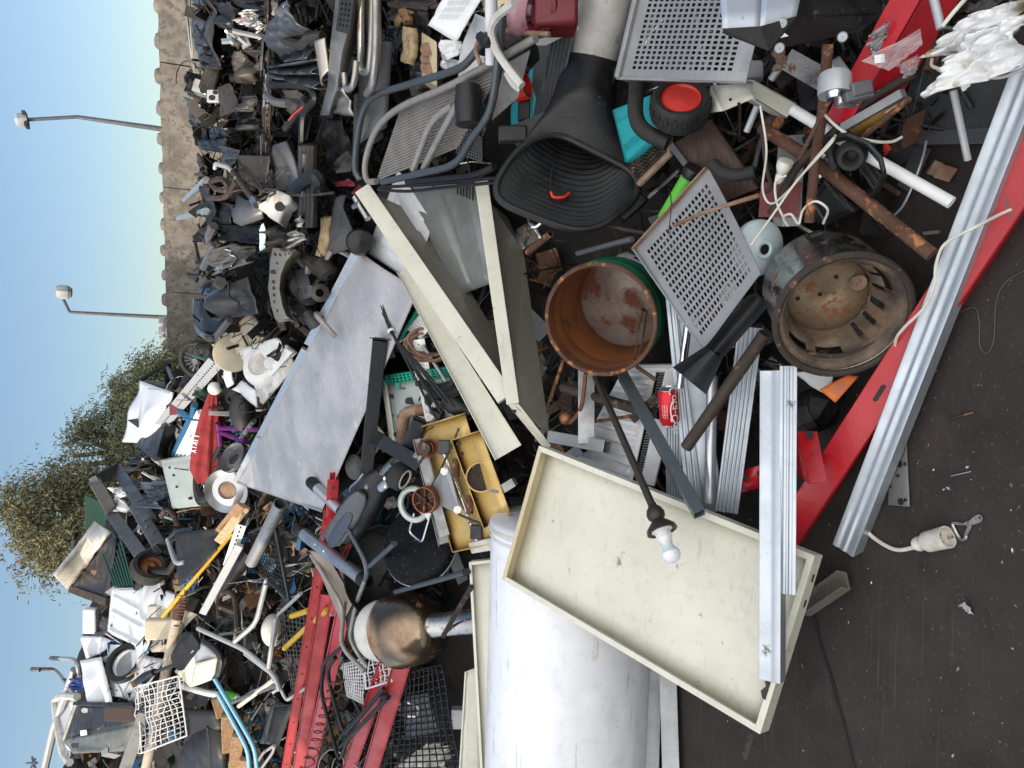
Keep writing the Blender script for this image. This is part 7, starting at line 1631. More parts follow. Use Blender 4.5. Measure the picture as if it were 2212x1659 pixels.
for i in range(14): p = w(520 + R.uniform(0, 230), 320 + R.uniform(0, 170), .46); d = V((R.gauss(0, 1), R.gauss(0, 1), R.gauss(0, 1))).normalized(); t.p('piece', B().cbox(p, d, d.orthogonal().normalized(), d.cross(d.orthogonal().normalized()), R.uniform(.03, .12), R.uniform(.015, .05), .012), R.choice(['chrome_worn', 'rust_dark', 'grey_light', 'dark_metal']))
# crushed seam of thin folded sheets
b = B(); R = random.Random(9)
for k in range(26):
    x0 = 1000 + R.uniform(-50, 70); y0 = R.uniform(-60, 1500); L_ = R.uniform(150, 500); pts = [w(x0 - .07 * (y0 + L_ * f) * .0 - 60 * ((y0 + L_ * f) / 1659) + R.uniform(-12, 12), y0 + L_ * f, .38 + R.uniform(-.05, .06)) for f in (0, .33, .66, 1)]
    b.cur = R.choice([0, 0, 1, 2]); b.beam(pts[0], pts[3], rectp(R.uniform(.01, .05), .006), V((R.gauss(0, .5), R.gauss(0, .5), 1)).normalized()); b.tube(pts, R.uniform(.006, .016), 5)
one('crushed_seam', 'band of crushed folded sheet edges running across the wrecks', 'car part', b, ['dark_metal', 'car_silver', 'rust_dark'], smooth=30)
t = T('car_bonnet', 'blue grey crumpled car bonnet hanging between the crushed seam and bumper', 'car part')
c = ws((1240, 0, .42), (1400, -20, .44), (1530, 420, .46), (1090, 560, .40)); c = [w(1250, -20, .42), w(1395, -20, .44), w(1530, 640, .46), w(1085, 700, .40)]
t.p('skin', B().grid(c, 26, 30, lambda u, v: .12 * abs(math.sin(v * 3.1 + u)) - .05 + .03 * noise.noise(V((u * 3, v * 4, 1))) + (.05 * abs(noise.noise(V((u * 6, v * 6, 2)))))), 'car_grey', solid=.006)
t.p('lower_fold', B().grid([c[3], c[2], w(1610, 1000, .44), w(1110, 800, .38)], 24, 14, lambda u, v: .05 * math.sin(v * 14 + u * 3) + .03 * noise.noise(V((u * 4, v * 4, 7)))), 'car_grey', solid=.006)
t.p('seal', B().cable(ws((1060, 290, .46), (1120, 400, .48), (1330, 490, .50), (1420, 420, .50), (1580, 395, .48)), .02), 'rubber')
for k, pts in enumerate(([(1010, 920, .44), (1350, 930, .46), (1470, 1000, .46), (1480, 1100, .46), (1370, 1250, .44), (1350, 1659, .42)], [(990, 1060, .44), (1060, 1110, .45), (1205, 1130, .46)], [(1170, 1400, .42), (1330, 1200, .43), (1400, 1100, .44)])):
    tb('rubber_hose', ['long black door seal hose curving down through the wrecks', 'short fat grey hose stub by the crushed seam', 'black hose in the hollow under the bonnet'][k], 'hose', pts, [.016, .018, .016][k], ['tarblack', 'grey', 'black'][k], cab=True)
one('red_wire', 'thin red wire in the hollow under the crumpled bonnet', 'wire', B().cable(ws((1365, 1160, .47), (1270, 1240, .47), (1210, 1310, .46)), .003), 'red_bright')
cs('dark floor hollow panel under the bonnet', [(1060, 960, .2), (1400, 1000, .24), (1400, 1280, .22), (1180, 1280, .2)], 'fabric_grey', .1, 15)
# bumpers
tile('t10')
t = T('car_bumper', 'silver grey car bumper beam with a black drilled plate attached', 'bumper')
a = w(615, -40, .52); m1 = w(545, 250, .52); m2 = w(510, 560, .50); e = w(462, 755, .48)
P0 = [w(550, -60, .52), w(530, 100, .52), w(505, 330, .52), w(490, 560, .50), w(440, 755, .46)]; P1_ = [w(640, -60, .56), w(640, 100, .56), w(580, 330, .56), w(545, 560, .54), w(490, 745, .5)]; P2_ = [w(690, -60, .48), w(680, 100, .48), w(640, 330, .48), w(590, 560, .48), w(500, 750, .46)]
b = B(); b.add(P0 + P1_ + P2_, [(i, i + 1, 6 + i, 5 + i) for i in range(4)] + [(5 + i, 6 + i, 11 + i, 10 + i) for i in range(4)]); t.p('beam', b, 'car_silver', solid=.012, smooth=60)
hp = t.p('drilled_plate', B().perf(ws((572, -60, .60), (668, -60, .60), (632, 225, .60), (542, 200, .60)), 3, 6, .12, .5), 'black', solid=.01, smooth=0, label='black plastic number plate holder with slots')
t.p('side_wing', B().grid(ws((405, 285, .50), (470, 245, .52), (500, 460, .50), (450, 560, .48)), 12, 12, lambda u, v: .02 * math.sin(3 * u)), 'car_silver', solid=.008)
t.p('end_flap', B().grid(ws((520, 610, .48), (600, 560, .5), (640, 765, .5), (520, 740, .46)), 8, 8, crumple(.03, 2, 4)), 'car_silver', solid=.006); t.p('tow_hook', B().rtube(ws((670, 400, .54), (655, 560, .56), (600, 600, .54), (590, 480, .52)), .012, .06), 'car_silver')
t = T('car_grille', 'silver framed black car grille lower trim next to the bumper', 'grille')
t.p('frame', B().rtube(ws((700, -40, .50), (700, 300, .48), (695, 475, .46), (755, 480, .46), (770, 300, .47), (780, -40, .48)), .014, .05), 'car_silver'); t.p('mesh', wiregrid(B(), ws((712, -40, .46), (765, -40, .46), (750, 280, .44), (708, 280, .44)), 8, 30, .005), 'tarblack'); t.p('backing', B().grid(ws((705, -40, .40), (775, -40, .40), (755, 470, .38), (700, 470, .38)), 2, 6), 'tarblack', solid=.004)
t.p('lower_lip', B().rtube(ws((800, -40, .5), (805, 300, .5), (780, 560, .48), (740, 610, .46)), .016, .1), 'car_silver')
one('plastic_duct', 'smooth dark grey moulded duct standing below the grille', 'duct', B().grid(ws((780, 280, .18), (905, 275, .22), (870, 830, .24), (680, 1120, .22)), 14, 14, lambda u, v: .07 * math.sin(math.pi * u)), 'grey', solid=.01)
one('seat_frame_cover', 'dark grey curved panel behind the dark chair frame', 'panel', B().grid(ws((690, 640, .10), (800, 600, .14), (850, 900, .14), (650, 1150, .12)), 12, 12, lambda u, v: .05 * math.sin(math.pi * u)), 'fabric_grey', solid=.01)
for k, (pts, m) in enumerate((([(985, 180, .2), (1040, 185, .22), (1035, 420, .22), (985, 400, .2)], 'wood_pale'), ([(950, 60, .18), (1020, 70, .2), (1000, 150, .2), (960, 160, .18)], 'wood'), ([(455, 1420, .24), (490, 1415, .26), (480, 1670, .28), (420, 1670, .26)], 'wood_pale'))):
    cs(['orange split plank standing in the dark gap below the duct', 'short broken board at the top of the dark gap', 'splintered orange wood strip beside the grey bag'][k], pts, m, .03, 30 + k, name='wood_scrap', cat='wood', th=.03)
t = T('plastic_block', 'cream plastic moulded block with notches below the leaflet', 'plastic part')
b = B(); b.box(w(1095, 205, .18), (w(1195, 270, .18) - w(1095, 205, .18)), (w(1098, 500, .18) - w(1095, 205, .18)), fw * .08); t.p('block', b, 'cream_yellow', bevel=.006); slots(t, [w(1130, 320 + 60 * i, .20) for i in range(3)], EX, EY, tocam(w(1130, 320)), .02, .05, m='rust_pale', nm='notch')
t = T('paper_leaflet', 'white printed instruction sheet lying at the top edge', 'paper')
c = ws((1250, -20, .40), (1495, -30, .40), (1320, 275, .40), (1135, 165, .40)); t.p('sheet', B().grid(c, 8, 8, crumple(.008, 2, 2)), 'paper', solid=.002)
b = B(); e1, e2 = (c[1] - c[0]), (c[3] - c[0]); nn = tocam(c[0])
for col_ in range(3):
    for k in range(12): p = c[0] + e1 * (.2 + .055 * k + 0) * .9 + e2 * (.12 + col_ * .24); b.add([p + nn * .012, p + e2 * (.19 - .05 * ((k * 7 + col_) % 3 == 0)) + nn * .012, p + e2 * .19 + e1 * .012 + nn * .012, p + e1 * .012 + nn * .012], [(0, 1, 2, 3)])
o = t.p('printed_lines', b, 'paper_text', smooth=0); o['kind'] = 'stuff'
for k, (pts, m, a_) in enumerate((([(1195, 260, .26), (1350, 270, .28), (1330, 340, .28), (1215, 420, .26)], 'bag_white', .06), ([(1440, 90, .3), (1540, 130, .3), (1420, 400, .28), (1330, 420, .28)], 'white', .02), ([(1350, 330, .24), (1520, 370, .26), (1480, 480, .26), (1330, 520, .24)], 'white_plastic', .03), ([(1220, 350, .24), (1330, 400, .25), (1300, 480, .24), (1230, 440, .24)], 'grey_light', .03))):
    cs(['crumpled white plastic bag under the leaflet', 'long white plastic strip beside the leaflet', 'white moulded tray behind the chair frame', 'small pale grey carton under the white bag'][k], pts, m, a_, 40 + k, name=['plastic_bag', 'plastic_strip', 'plastic_tray', 'carton'][k], cat=['plastic bag', 'strip', 'tray', 'box'][k])
cs('yellowed plastic plate at the very top edge', [(1480, -20, .3), (1700, -20, .3), (1640, 90, .3), (1500, 70, .3)], 'cream_yellow', .02, 46, name='plastic_plate', cat='panel')
# mesh chair
t = T('garden_chair', 'dark grey steel garden chair with a woven mesh seat lying on its side', 'chair')
c = ws((985, 690, .34), (1560, 400, .36), (1830, 640, .36), (800, 1180, .36)); c = [w(960, 700, .34), w(1600, 420, .36), w(1680, 620, .34), w(800, 1170, .38)]
me_ = B(); c2 = [w(965, 700, .34), w(1640, 400, .36), w(1330, 960, .32), w(805, 1175, .36)]
for i in range(64):
    f = i / 63; p = lerp(c2[0], c2[1], f); s = lerp(c2[3], c2[2], f); me_.beam(p, s, rectp(.0042, .002), tocam(p))
me_.cur = 0
for i in range(22): f = i / 21; me_.tube([lerp(c2[0], c2[3], f) + tocam(c2[0]) * .004, lerp(c2[1], c2[2], f) + tocam(c2[0]) * .004], .0035, 4)
mh = t.p('mesh_seat', me_, 'taupe', smooth=0)
c3 = [w(1640, 420, .34), w(1800, 330, .34), w(1720, 640, .32), w(1560, 780, .3)]; me_ = B()
for i in range(20): me_.beam(lerp(c3[0], c3[1], i / 19), lerp(c3[3], c3[2], i / 19), rectp(.004, .002), tocam(c3[0]))
t.p('mesh_back', me_, 'taupe', smooth=0)
rr_ = .0098
t.p('seat_tube', B().rtube(ws((1840, 250, .38), (1290, 560, .40), (960, 690, .40), (800, 820, .40), (720, 1050, .40), (730, 1190, .40), (800, 1185, .40)), rr_ * 1.25, .12, 12), 'taupe')
t.p('frame_tube', B().rtube(ws((1640, 50, .42), (1400, 420, .43), (1290, 470, .43), (780, 620, .42), (700, 720, .42), (650, 1100, .42), (690, 1170, .42)), rr_ * 1.3, .12, 12), 'grey_tube')
t.p('frame_tube', B().rtube(ws((1620, 120, .44), (1570, 640, .44), (1520, 780, .44), (1420, 900, .43), (1330, 1080, .43), (840, 1190, .42)), rr_ * 1.3, .10, 12), 'grey_tube')
t.p('leg', B().rtube(ws((1300, 690, .42), (1160, 780, .41), (1040, 1110, .40)), rr_ * 1.3, .08, 12), 'taupe'); t.p('leg', B().rtube(ws((1330, 680, .43), (1190, 940, .42), (1110, 1100, .41)), rr_ * 1.3, .08, 12), 'taupe')
t.p('lower_tube', B().rtube(ws((1000, 1190, .43), (1440, 1150, .42), (1570, 1090, .4)), rr_ * 1.2, .08, 12), 'tarblack')
t.p('plastic_cap', B().lathe(w(1400, 670, .44), EY, [(.04, -.05), (.045, .0), (.04, .07), (.001, .075)], 16), 'black')
tile('t10')
for k, pts in enumerate(([(820, 1225, .44), (1200, 1200, .44), (1600, 1160, .42)], [(810, 1235, .43), (1000, 1250, .44), (1250, 1225, .44), (1590, 1190, .42)])): tb('rubber_hose', ['thin black cable running from the chair to the hopper', 'second thin black cable lying just below it'][k], 'cable', pts, .006, 'tarblack', cab=True)
# white rope hoses at the top
tb('hose', 'dirty white hose looping over the dark chair tube at the top', 'hose', [(1700, 20, .52), (1590, 110, .52), (1550, 200, .52), (1580, 320, .50), (1640, 420, .48), (1750, 560, .46)], .012, 'dirty_white', cab=True)
tb('metal_tube', 'white tube standing up beside the leaflet at the top edge', 'tube', [(1550, -30, .46), (1550, 420, .44)], .018, 'white', n=12); tb('rubber_hose', 'black bent hose hooked round the chair tube', 'hose', [(1480, 240, .5), (1520, 280, .52), (1540, 230, .5)], .016, 'tarblack', cab=True)
tb('cable', 'thin tan cord hanging from the white hose', 'cord', [(1470, 250, .48), (1450, 330, .46), (1480, 420, .45)], .007, 'rust_pale', cab=True)
# pink / red wheel
tile('t20'); t = T('red_machine', 'dark red machine with a faded pink pulley at the top edge', 'machine')
c_, r, ax = discaxis(95, 60, 165, 62, 98, -1, off=.30); t.p('pulley', B().lathe(c_, ax, [(.001, .03), (r * .2, .03), (r * .25, .012), (r * .6, .018), (r * .65, .03), (r * .92, .012), (r, 0), (r * .97, -.02)], 36), 'pink_soft')
b = B(); b.cbox(w(310, 40, .2), EX, EY, fw, m_of(220, 2.9), m_of(260, 2.9), .1); t.p('housing', b, 'red_dark', bevel=.012); c_, r, ax = discaxis(190, 70, 130, 95, 100, 1, off=.26); t.p('guard_ring', B().tube([c_ + (ax.orthogonal().normalized() * math.cos(a) + ax.cross(ax.orthogonal().normalized()) * math.sin(a)) * r for a in [2 * math.pi * i / 30 for i in range(31)]], .02, 8, cap=False), 'red_dark')
tb('cable', 'dirty tan cord lying under the red machine', 'cord', [(-10, 200, .3), (100, 215, .3), (270, 225, .28)], .008, 'rust_pale', cab=True)
tb('hose', 'dirty white hose end over the red screw cap', 'hose', [(0, 470, .42), (40, 540, .42), (88, 580, .40)], .014, 'dirty_white', cab=True)
one('white_strip', 'white drilled plastic strip behind the grey ribbed panel', 'strip', B().beam(w(185, 280, .06), w(440, 150, .08), rectp(.04, .01), tocam(w(185, 280))), 'white_plastic')
tb('rubber_hose', 'round black pot edge below the grey ribbed panel', 'hose', [(60, 330, .2), (130, 330, .22), (150, 380, .22)], .03, 'black', cab=True)
# lower half of the wrecks
tile('zb')
cs('flat dusty brown board standing in the wrecks', [(645, 30, .40), (990, 40, .42), (975, 390, .42), (650, 270, .40)], 'brown_sheet', .03, 16)
cs('grey bent trim panel with clips high in the wrecks', [(460, -80, .38), (650, -20, .42), (600, 110, .42), (460, 200, .38)], 'car_grey', .07, 17)
t = T('wheel_arch_liner', 'black curved wheel arch trim standing in the middle of the wrecks', 'car part'); P0 = ws((1050, -80, .40), (1160, 30, .42), (1250, 250, .42), (1200, 420, .42)); P1_ = ws((1180, -120, .46), (1260, 60, .48), (1325, 300, .48), (1290, 440, .48))
b = B(); b.add(P0 + P1_, [(i, i + 1, 5 + i, 4 + i) for i in range(3)]); t.p('outer_lip', b, 'grey', solid=.012, smooth=60); b = B(); P2_ = ws((1020, 60, .30), (1040, 200, .30), (1060, 330, .32), (1080, 400, .34)); b.add(P0 + P2_, [(i, i + 1, 5 + i, 4 + i) for i in range(3)]); t.p('inner_skin', b, 'fabric_grey', solid=.01, smooth=60)
t = T('wheel_arch_liner', 'dark curved car trim beside the white washer tank', 'car part'); P0 = ws((590, 620, .36), (620, 760, .40), (700, 800, .42), (930, 720, .42)); P1_ = ws((640, 600, .36), (700, 690, .42), (760, 690, .44), (920, 620, .44)); P2_ = ws((650, 450, .36), (740, 520, .4), (830, 530, .4), (910, 500, .4))
b = B(); b.add(P0 + P1_ + P2_, [(i, i + 1, 5 + i, 4 + i) for i in range(3)] + [(4 + i, 5 + i, 9 + i, 8 + i) for i in range(3)]); t.p('trim', b, 'grey', solid=.012, smooth=60)
t = T('washer_tank', 'yellowed white plastic car washer tank hanging in the wrecks', 'car part')
P = [(860, 605), (880, 560), (950, 520), (985, 450), (1035, 390), (1120, 420), (1230, 470), (1235, 540), (1170, 590), (1140, 660), (1100, 775), (1040, 730), (985, 700), (950, 640)]; pf = [w(x, y, .58) for x, y in P]; b = B(); n_ = len(pf); cf = w(1050, 570, .64); bk = [p + fw * .12 for p in pf]
b.add(pf + bk + [cf], [(i, (i + 1) % n_, 2 * n_) for i in range(n_)] + [(i, n_ + i, n_ + (i + 1) % n_, (i + 1) % n_) for i in range(n_)]); t.p('tank', b, 'dirty_white', smooth=60, bevel=.01); slots(t, [w(1113, 590, .64)], EX, EY, tocam(cf), .05, .045, m='tarblack', nm='opening')
one('wiring_loom', 'tangle of dark wires around the white washer tank', 'wires', (lambda b: [b.cable(ws(*p), .006, 5) for p in ([(570, 290, .5), (700, 300, .5), (830, 350, .52), (960, 430, .62), (1080, 400, .66)], [(560, 440, .48), (700, 410, .5), (860, 480, .52), (960, 400, .6), (1060, 420, .66)], [(640, 150, .48), (600, 200, .5)], [(910, 320, .5), (900, 500, .52), (960, 480, .66)], [(1230, 465, .6), (1450, 465, .56), (1700, 440, .5)], [(1000, 400, .62), (1060, 440, .68), (1000, 480, .66)], [(860, 290, .5), (940, 420, .56)])] and b)(B()), 'rust_dark')
t = T('brake_pipe', 'bent silver and black brake pipe crossing the wrecks to the washer tank', 'pipe'); t.p('pipe', B().rtube(ws((405, 180, .5), (410, 120, .5), (555, 165, .52), (650, 290, .54)), .012, .04), 'grey_light'); t.p('hose', B().tube(ws((600, 215, .535), (840, 535, .58)), .016), 'rust_dark'); t.p('fitting', B().tube(ws((820, 510, .58), (862, 572, .60)), .02), 'chrome_worn')
for k, (p, s) in enumerate((((65, 525, .4), (310, 300, .42)), ((0, 718, .4), (310, 640, .42)))): one('silver_rod', ['slanting silver rod leaning on the wall above the wrecks', 'flatter silver rod against the wall lower down'][k], 'rod', B().tube([w(*p), w(*s)], .022, 8), 'alu')
b = B()
for pts in ([(190, 240, .4), (260, 235, .42), (330, 200, .44)], [(220, 20, .4), (260, 130, .42), (330, 200, .44)], [(250, 60, .4), (280, 120, .4)], [(360, 320, .44), (480, 290, .46), (550, 410, .46), (420, 400, .46), (360, 330, .44)], [(320, 490, .44), (450, 500, .46), (550, 460, .46), (640, 310, .48)]): b.cable(ws(*pts), .016, 6)
one('door_mechanism', 'knot of dark window lifter rods near the wall', 'car part', b, 'rust_dark')
cs('jagged black body edge along the wall, upper part', [(260, 370, .34), (330, 370, .38), (390, 780, .38), (310, 740, .34)], 'black', .08, 18)
cs('black sheet standing in for the hollow behind the curved trim', [(330, 520, .2), (590, 560, .24), (600, 780, .24), (390, 790, .2)], 'tarblack', .05, 19)  # black sheet set in place of an open hollow
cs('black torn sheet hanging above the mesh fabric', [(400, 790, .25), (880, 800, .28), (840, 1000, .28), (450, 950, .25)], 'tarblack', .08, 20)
cs('grey woven fabric seat cover crumpled near the wall', [(460, 1020, .5), (740, 1000, .5), (800, 1200, .48), (380, 1330, .46)], 'fabric_grey', .16, 21, sc=2.6, n=30, name='seat_cover', cat='fabric'); ROOTS[-1].data.materials[0] = MATS['car_grey'] if False else ROOTS[-1].data.materials[0]
cs('shiny silver woven heat cover beside the seat fabric', [(350, 1180, .5), (520, 1050, .54), (660, 1230, .52), (390, 1330, .48)], 'chrome_worn', .08, 22, n=26, name='heat_shield')
cs('dark bent body panel at the wall edge by the seat fabric', [(260, 830, .36), (400, 810, .4), (380, 960, .4), (300, 1000, .36)], 'dark_sheet', .06, 23)
tb('rubber_hose', 'curved grey trim strip at the wall edge above the fabric', 'trim', [(390, 800, .44), (345, 900, .44), (355, 1000, .44), (375, 1050, .44), (280, 1250, .4)], .026, 'grey', cab=True)
cs('broken green tinted glass sheet standing beside the crossmember', [(890, 850, .46), (930, 770, .48), (945, 1060, .48), (910, 1090, .46)], 'lamp_cap', .03, 24, name='car_window', cat='glass')
t = T('car_crossmember', 'curved olive steel crossmember with a row of round holes', 'car part')
P0 = [(1040, 1040), (1010, 1180), (1005, 1330), (990, 1480), (1020, 1659), (1060, 1800), (1110, 1850)]; P1_ = [(1275, 1060), (1180, 1180), (1120, 1330), (1105, 1480), (1135, 1659), (1180, 1780), (1230, 1830)]
A_ = [w(x, y, .60) for x, y in P0]; C_ = [w(x, y, .60) for x, y in P1_]; b = B(); n_ = len(A_); b.add(A_ + C_ + [p + fw * .10 for p in A_] + [p + fw * .10 for p in C_], [(i, i + 1, n_ + i + 1, n_ + i) for i in range(n_ - 1)] + [(i + 1, i, 2 * n_ + i, 2 * n_ + i + 1) for i in range(n_ - 1)] + [(n_ + i, n_ + i + 1, 3 * n_ + i + 1, 3 * n_ + i) for i in range(n_ - 1)])
mat('olive', (.30, .28, .22), .4, .3, (.22, .2, .15), sc=6, amt=.8, rust=.06, bump=.15); t.p('plate', b, 'olive', smooth=60, solid=.006)
for x, y, s in ((1068, 1105, .05), (1120, 1112, .04), (1175, 1112, .028), (1215, 1100, .025), (1250, 1070, .025), (1085, 1205, .032), (1052, 1300, .055), (1092, 1270, .012), (1045, 1408, .045), (1047, 1476, .042), (1053, 1550, .042), (1060, 1624, .042), (1090, 1720, .042)): slots(t, [w(x, y, .606)], EX, EY, tocam(A_[0]), s * .45 * (1.7 if (x, y) == (1052, 1300) else 1), s * .42, nm='hole')
t.p('upper_wing', B().grid(ws((960, 860, .5), (1180, 820, .54), (1260, 1040, .56), (1000, 1080, .52)), 18, 18, crumple(.10, 2.4, 25)), 'brown_sheet', solid=.006)
cs('bronze coloured folded bracket above the crossmember', [(1190, 900, .56), (1260, 850, .58), (1350, 960, .56), (1280, 1030, .56)], 'car_silver', .10, 26, sc=3)
b = B()
for k in range(4): b.rtube(ws((1360 + 40 * k, -80, .44), (1350 + 40 * k, 300, .44), (1370 + 38 * k, 560, .46), (1330 + 45 * k, 800, .46)), .02, .1, 8)
one('car_sill', 'ribbed dark metallic door sill running down the wrecks', 'car part', b, 'dark_sheet')
one('chrome_trim', 'bright chrome trim strip along the door sill', 'trim', B().beam(w(1385, 20, .48), w(1372, 480, .48), rectp(.022, .01), tocam(w(1385, 20))), 'chrome')
tb('rubber_hose', 'flat black strap bending over the door sill', 'strap', [(1240, 440, .5), (1400, 290, .54), (1520, 270, .54), (1530, 380, .5)], .03, 'black', cab=True)
cs('pale zinc corner piece at the foot of the door sill', [(1290, 740, .5), (1360, 680, .52), (1380, 810, .52), (1300, 820, .5)], 'car_silver', .03, 27)
tile('t01')
t = T('wheel_arch_liner', 'large black curved plastic arch liner at the end of the wrecks', 'car part'); P0 = [w(x, y, .56) for x, y in ((1500, 430), (1400, 545), (1330, 530), (1280, 470), (1268, 380), (1272, 290))]; P1_ = [w(x, y, .40) for x, y in ((1510, 420), (1420, 440), (1380, 420), (1350, 380), (1330, 330), (1320, 290))]
b = B(); b.add(P0 + P1_, [(i, i + 1, 7 + i, 6 + i) for i in range(5)]); t.p('liner', b, 'tarblack', solid=.012, smooth=60); t.p('lip', B().cable(P0, .02), 'grey')
t = T('fuel_tank', 'dull grey crumpled fuel tank with a cracked seam at the end of the wrecks', 'car part')
vs = []; fs = []; n = 26; c0 = [w(1380, 250, .46), w(1620, 150, .5), w(1690, 390, .5), w(1440, 420, .46)]; t.p('tank', B().grid(c0, 24, 24, lambda u, v: .14 * math.sin(math.pi * min(1, u * 1.2)) * math.sin(math.pi * v) + .02 * noise.noise(V((u * 4, v * 4, 9)))), 'dark_metal', solid=.01)
t.p('seam', B().cable(ws((1490, 180, .66), (1500, 280, .68), (1560, 320, .68), (1540, 400, .62)), .006), 'tarblack'); b = B(); b.cbox(w(1445, 195, .60), (EX * .8 + EY * .5).normalized(), (EY * .8 - EX * .5).normalized(), fw, .08, .07, .04); t.p('filler_bracket', b, 'dark_metal', bevel=.01); slots(t, [w(1445, 185, .67)], EX, EY, tocam(c0[0]), .06, .055, nm='opening')
cs('blue black torn plastic above the fuel tank by the wall', [(1270, 240, .4), (1370, 160, .44), (1470, 180, .46), (1400, 290, .44)], 'black', .10, 28)
cs('black square hole plate beside the fuel tank', [(1385, 210, .5), (1430, 200, .52), (1440, 245, .52), (1395, 260, .5)], 'tarblack', .01, 29)
tile('t11')
cs('dark mechanical mass beside the crossmember, lower part', [(200, 30, .14), (480, 60, .16), (400, 480, .18), (210, 460, .14)], 'dark_sheet', .16, 33)
R = random.Random(21)
t = T('engine_remains', 'dusty engine and suspension remains in the dark hollow by the grey sheet', 'car part')
for i in range(26):
    p = w(R.uniform(150, 470), R.uniform(60, 470), .30); d = V((R.gauss(0, 1), R.gauss(0, 1), R.gauss(0, 1))).normalized(); o1 = d.orthogonal().normalized()
    if i % 3 == 0: b = B().lathe(p, d, [(.02, -.05), (R.uniform(.03, .07), -.04), (R.uniform(.03, .07), .04), (.02, .05)], 14)
    elif i % 3 == 1: b = B().cbox(p, d, o1, d.cross(o1), R.uniform(.06, .2), R.uniform(.04, .12), R.uniform(.02, .06))
    else: b = B().cable([p, p + d * .1, p + d * .15 + o1 * .12], .014)
    t.p(['pulley', 'casting', 'pipe'][i % 3], b, R.choice(['dark_metal', 'rust_dark', 'brown_sheet', 'dark_sheet', 'taupe']), bevel=.004 if i % 3 == 1 else 0)
t.p('drilled_plate', B().grid(ws((300, 205, .34), (385, 205, .34), (385, 275, .34), (305, 275, .34)), 2, 2), 'grey', solid=.012, smooth=0); slots(t, [w(345, 237, .36)], EX, EY, tocam(p), .035, .03, nm='hole')
tile('t10')
cs('dusty dark grey bag bulging beside the wood strip', [(515, 1290, .26), (640, 1270, .28), (660, 1600, .30), (480, 1680, .26)], 'fabric_grey', .12, 34, sc=1.6, n=26, name='fabric_bag', cat='bag')
cs('dark red plastic tail light fragment beside the cream shelf corner', [(525, 1190, .3), (630, 1170, .34), (650, 1215, .34), (540, 1215, .3)], 'red_dark', .03, 35, name='tail_light', cat='car light')
cs('grey folded car mat in the dark gap under the chair corner', [(510, 1090, .2), (640, 980, .24), (640, 1120, .24), (540, 1130, .2)], 'fabric_grey', .06, 36)
b = B(); b.lathe(w(690, 1580, .28), tocam(w(690, 1580)), [(.001, .05), (.05, .04), (.06, .0), (.06, -.08)], 24); one('motor', 'round black electric motor in the gap above the white panel', 'motor', b, 'black')
for k, (x0, y0, x1, y1) in enumerate(((660, 1290, 745, 1430), (655, 1350, 690, 1330))): tb('rod', ['chrome shock absorber rod near the red tail light', 'short chrome rod stub by the shock absorber'][k], 'rod', [(x0, y0, .34), (x1, y1, .34)], .014, 'chrome_worn')
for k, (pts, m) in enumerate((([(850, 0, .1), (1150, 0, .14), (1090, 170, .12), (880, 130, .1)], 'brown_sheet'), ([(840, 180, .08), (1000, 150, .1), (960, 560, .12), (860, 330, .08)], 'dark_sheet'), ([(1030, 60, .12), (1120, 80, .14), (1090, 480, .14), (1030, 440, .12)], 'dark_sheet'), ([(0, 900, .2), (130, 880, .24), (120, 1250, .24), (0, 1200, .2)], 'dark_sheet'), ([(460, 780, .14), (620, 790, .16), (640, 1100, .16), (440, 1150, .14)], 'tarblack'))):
    cs(['brown dented panel at the top edge behind the grille', 'dark sheet in the gap below the duct', 'dark folded sheet right of the orange plank', 'dark ribbed sheet beside the trim', 'black sheet in the hollow under the bumper'][k], pts, m, .1, 50 + k)
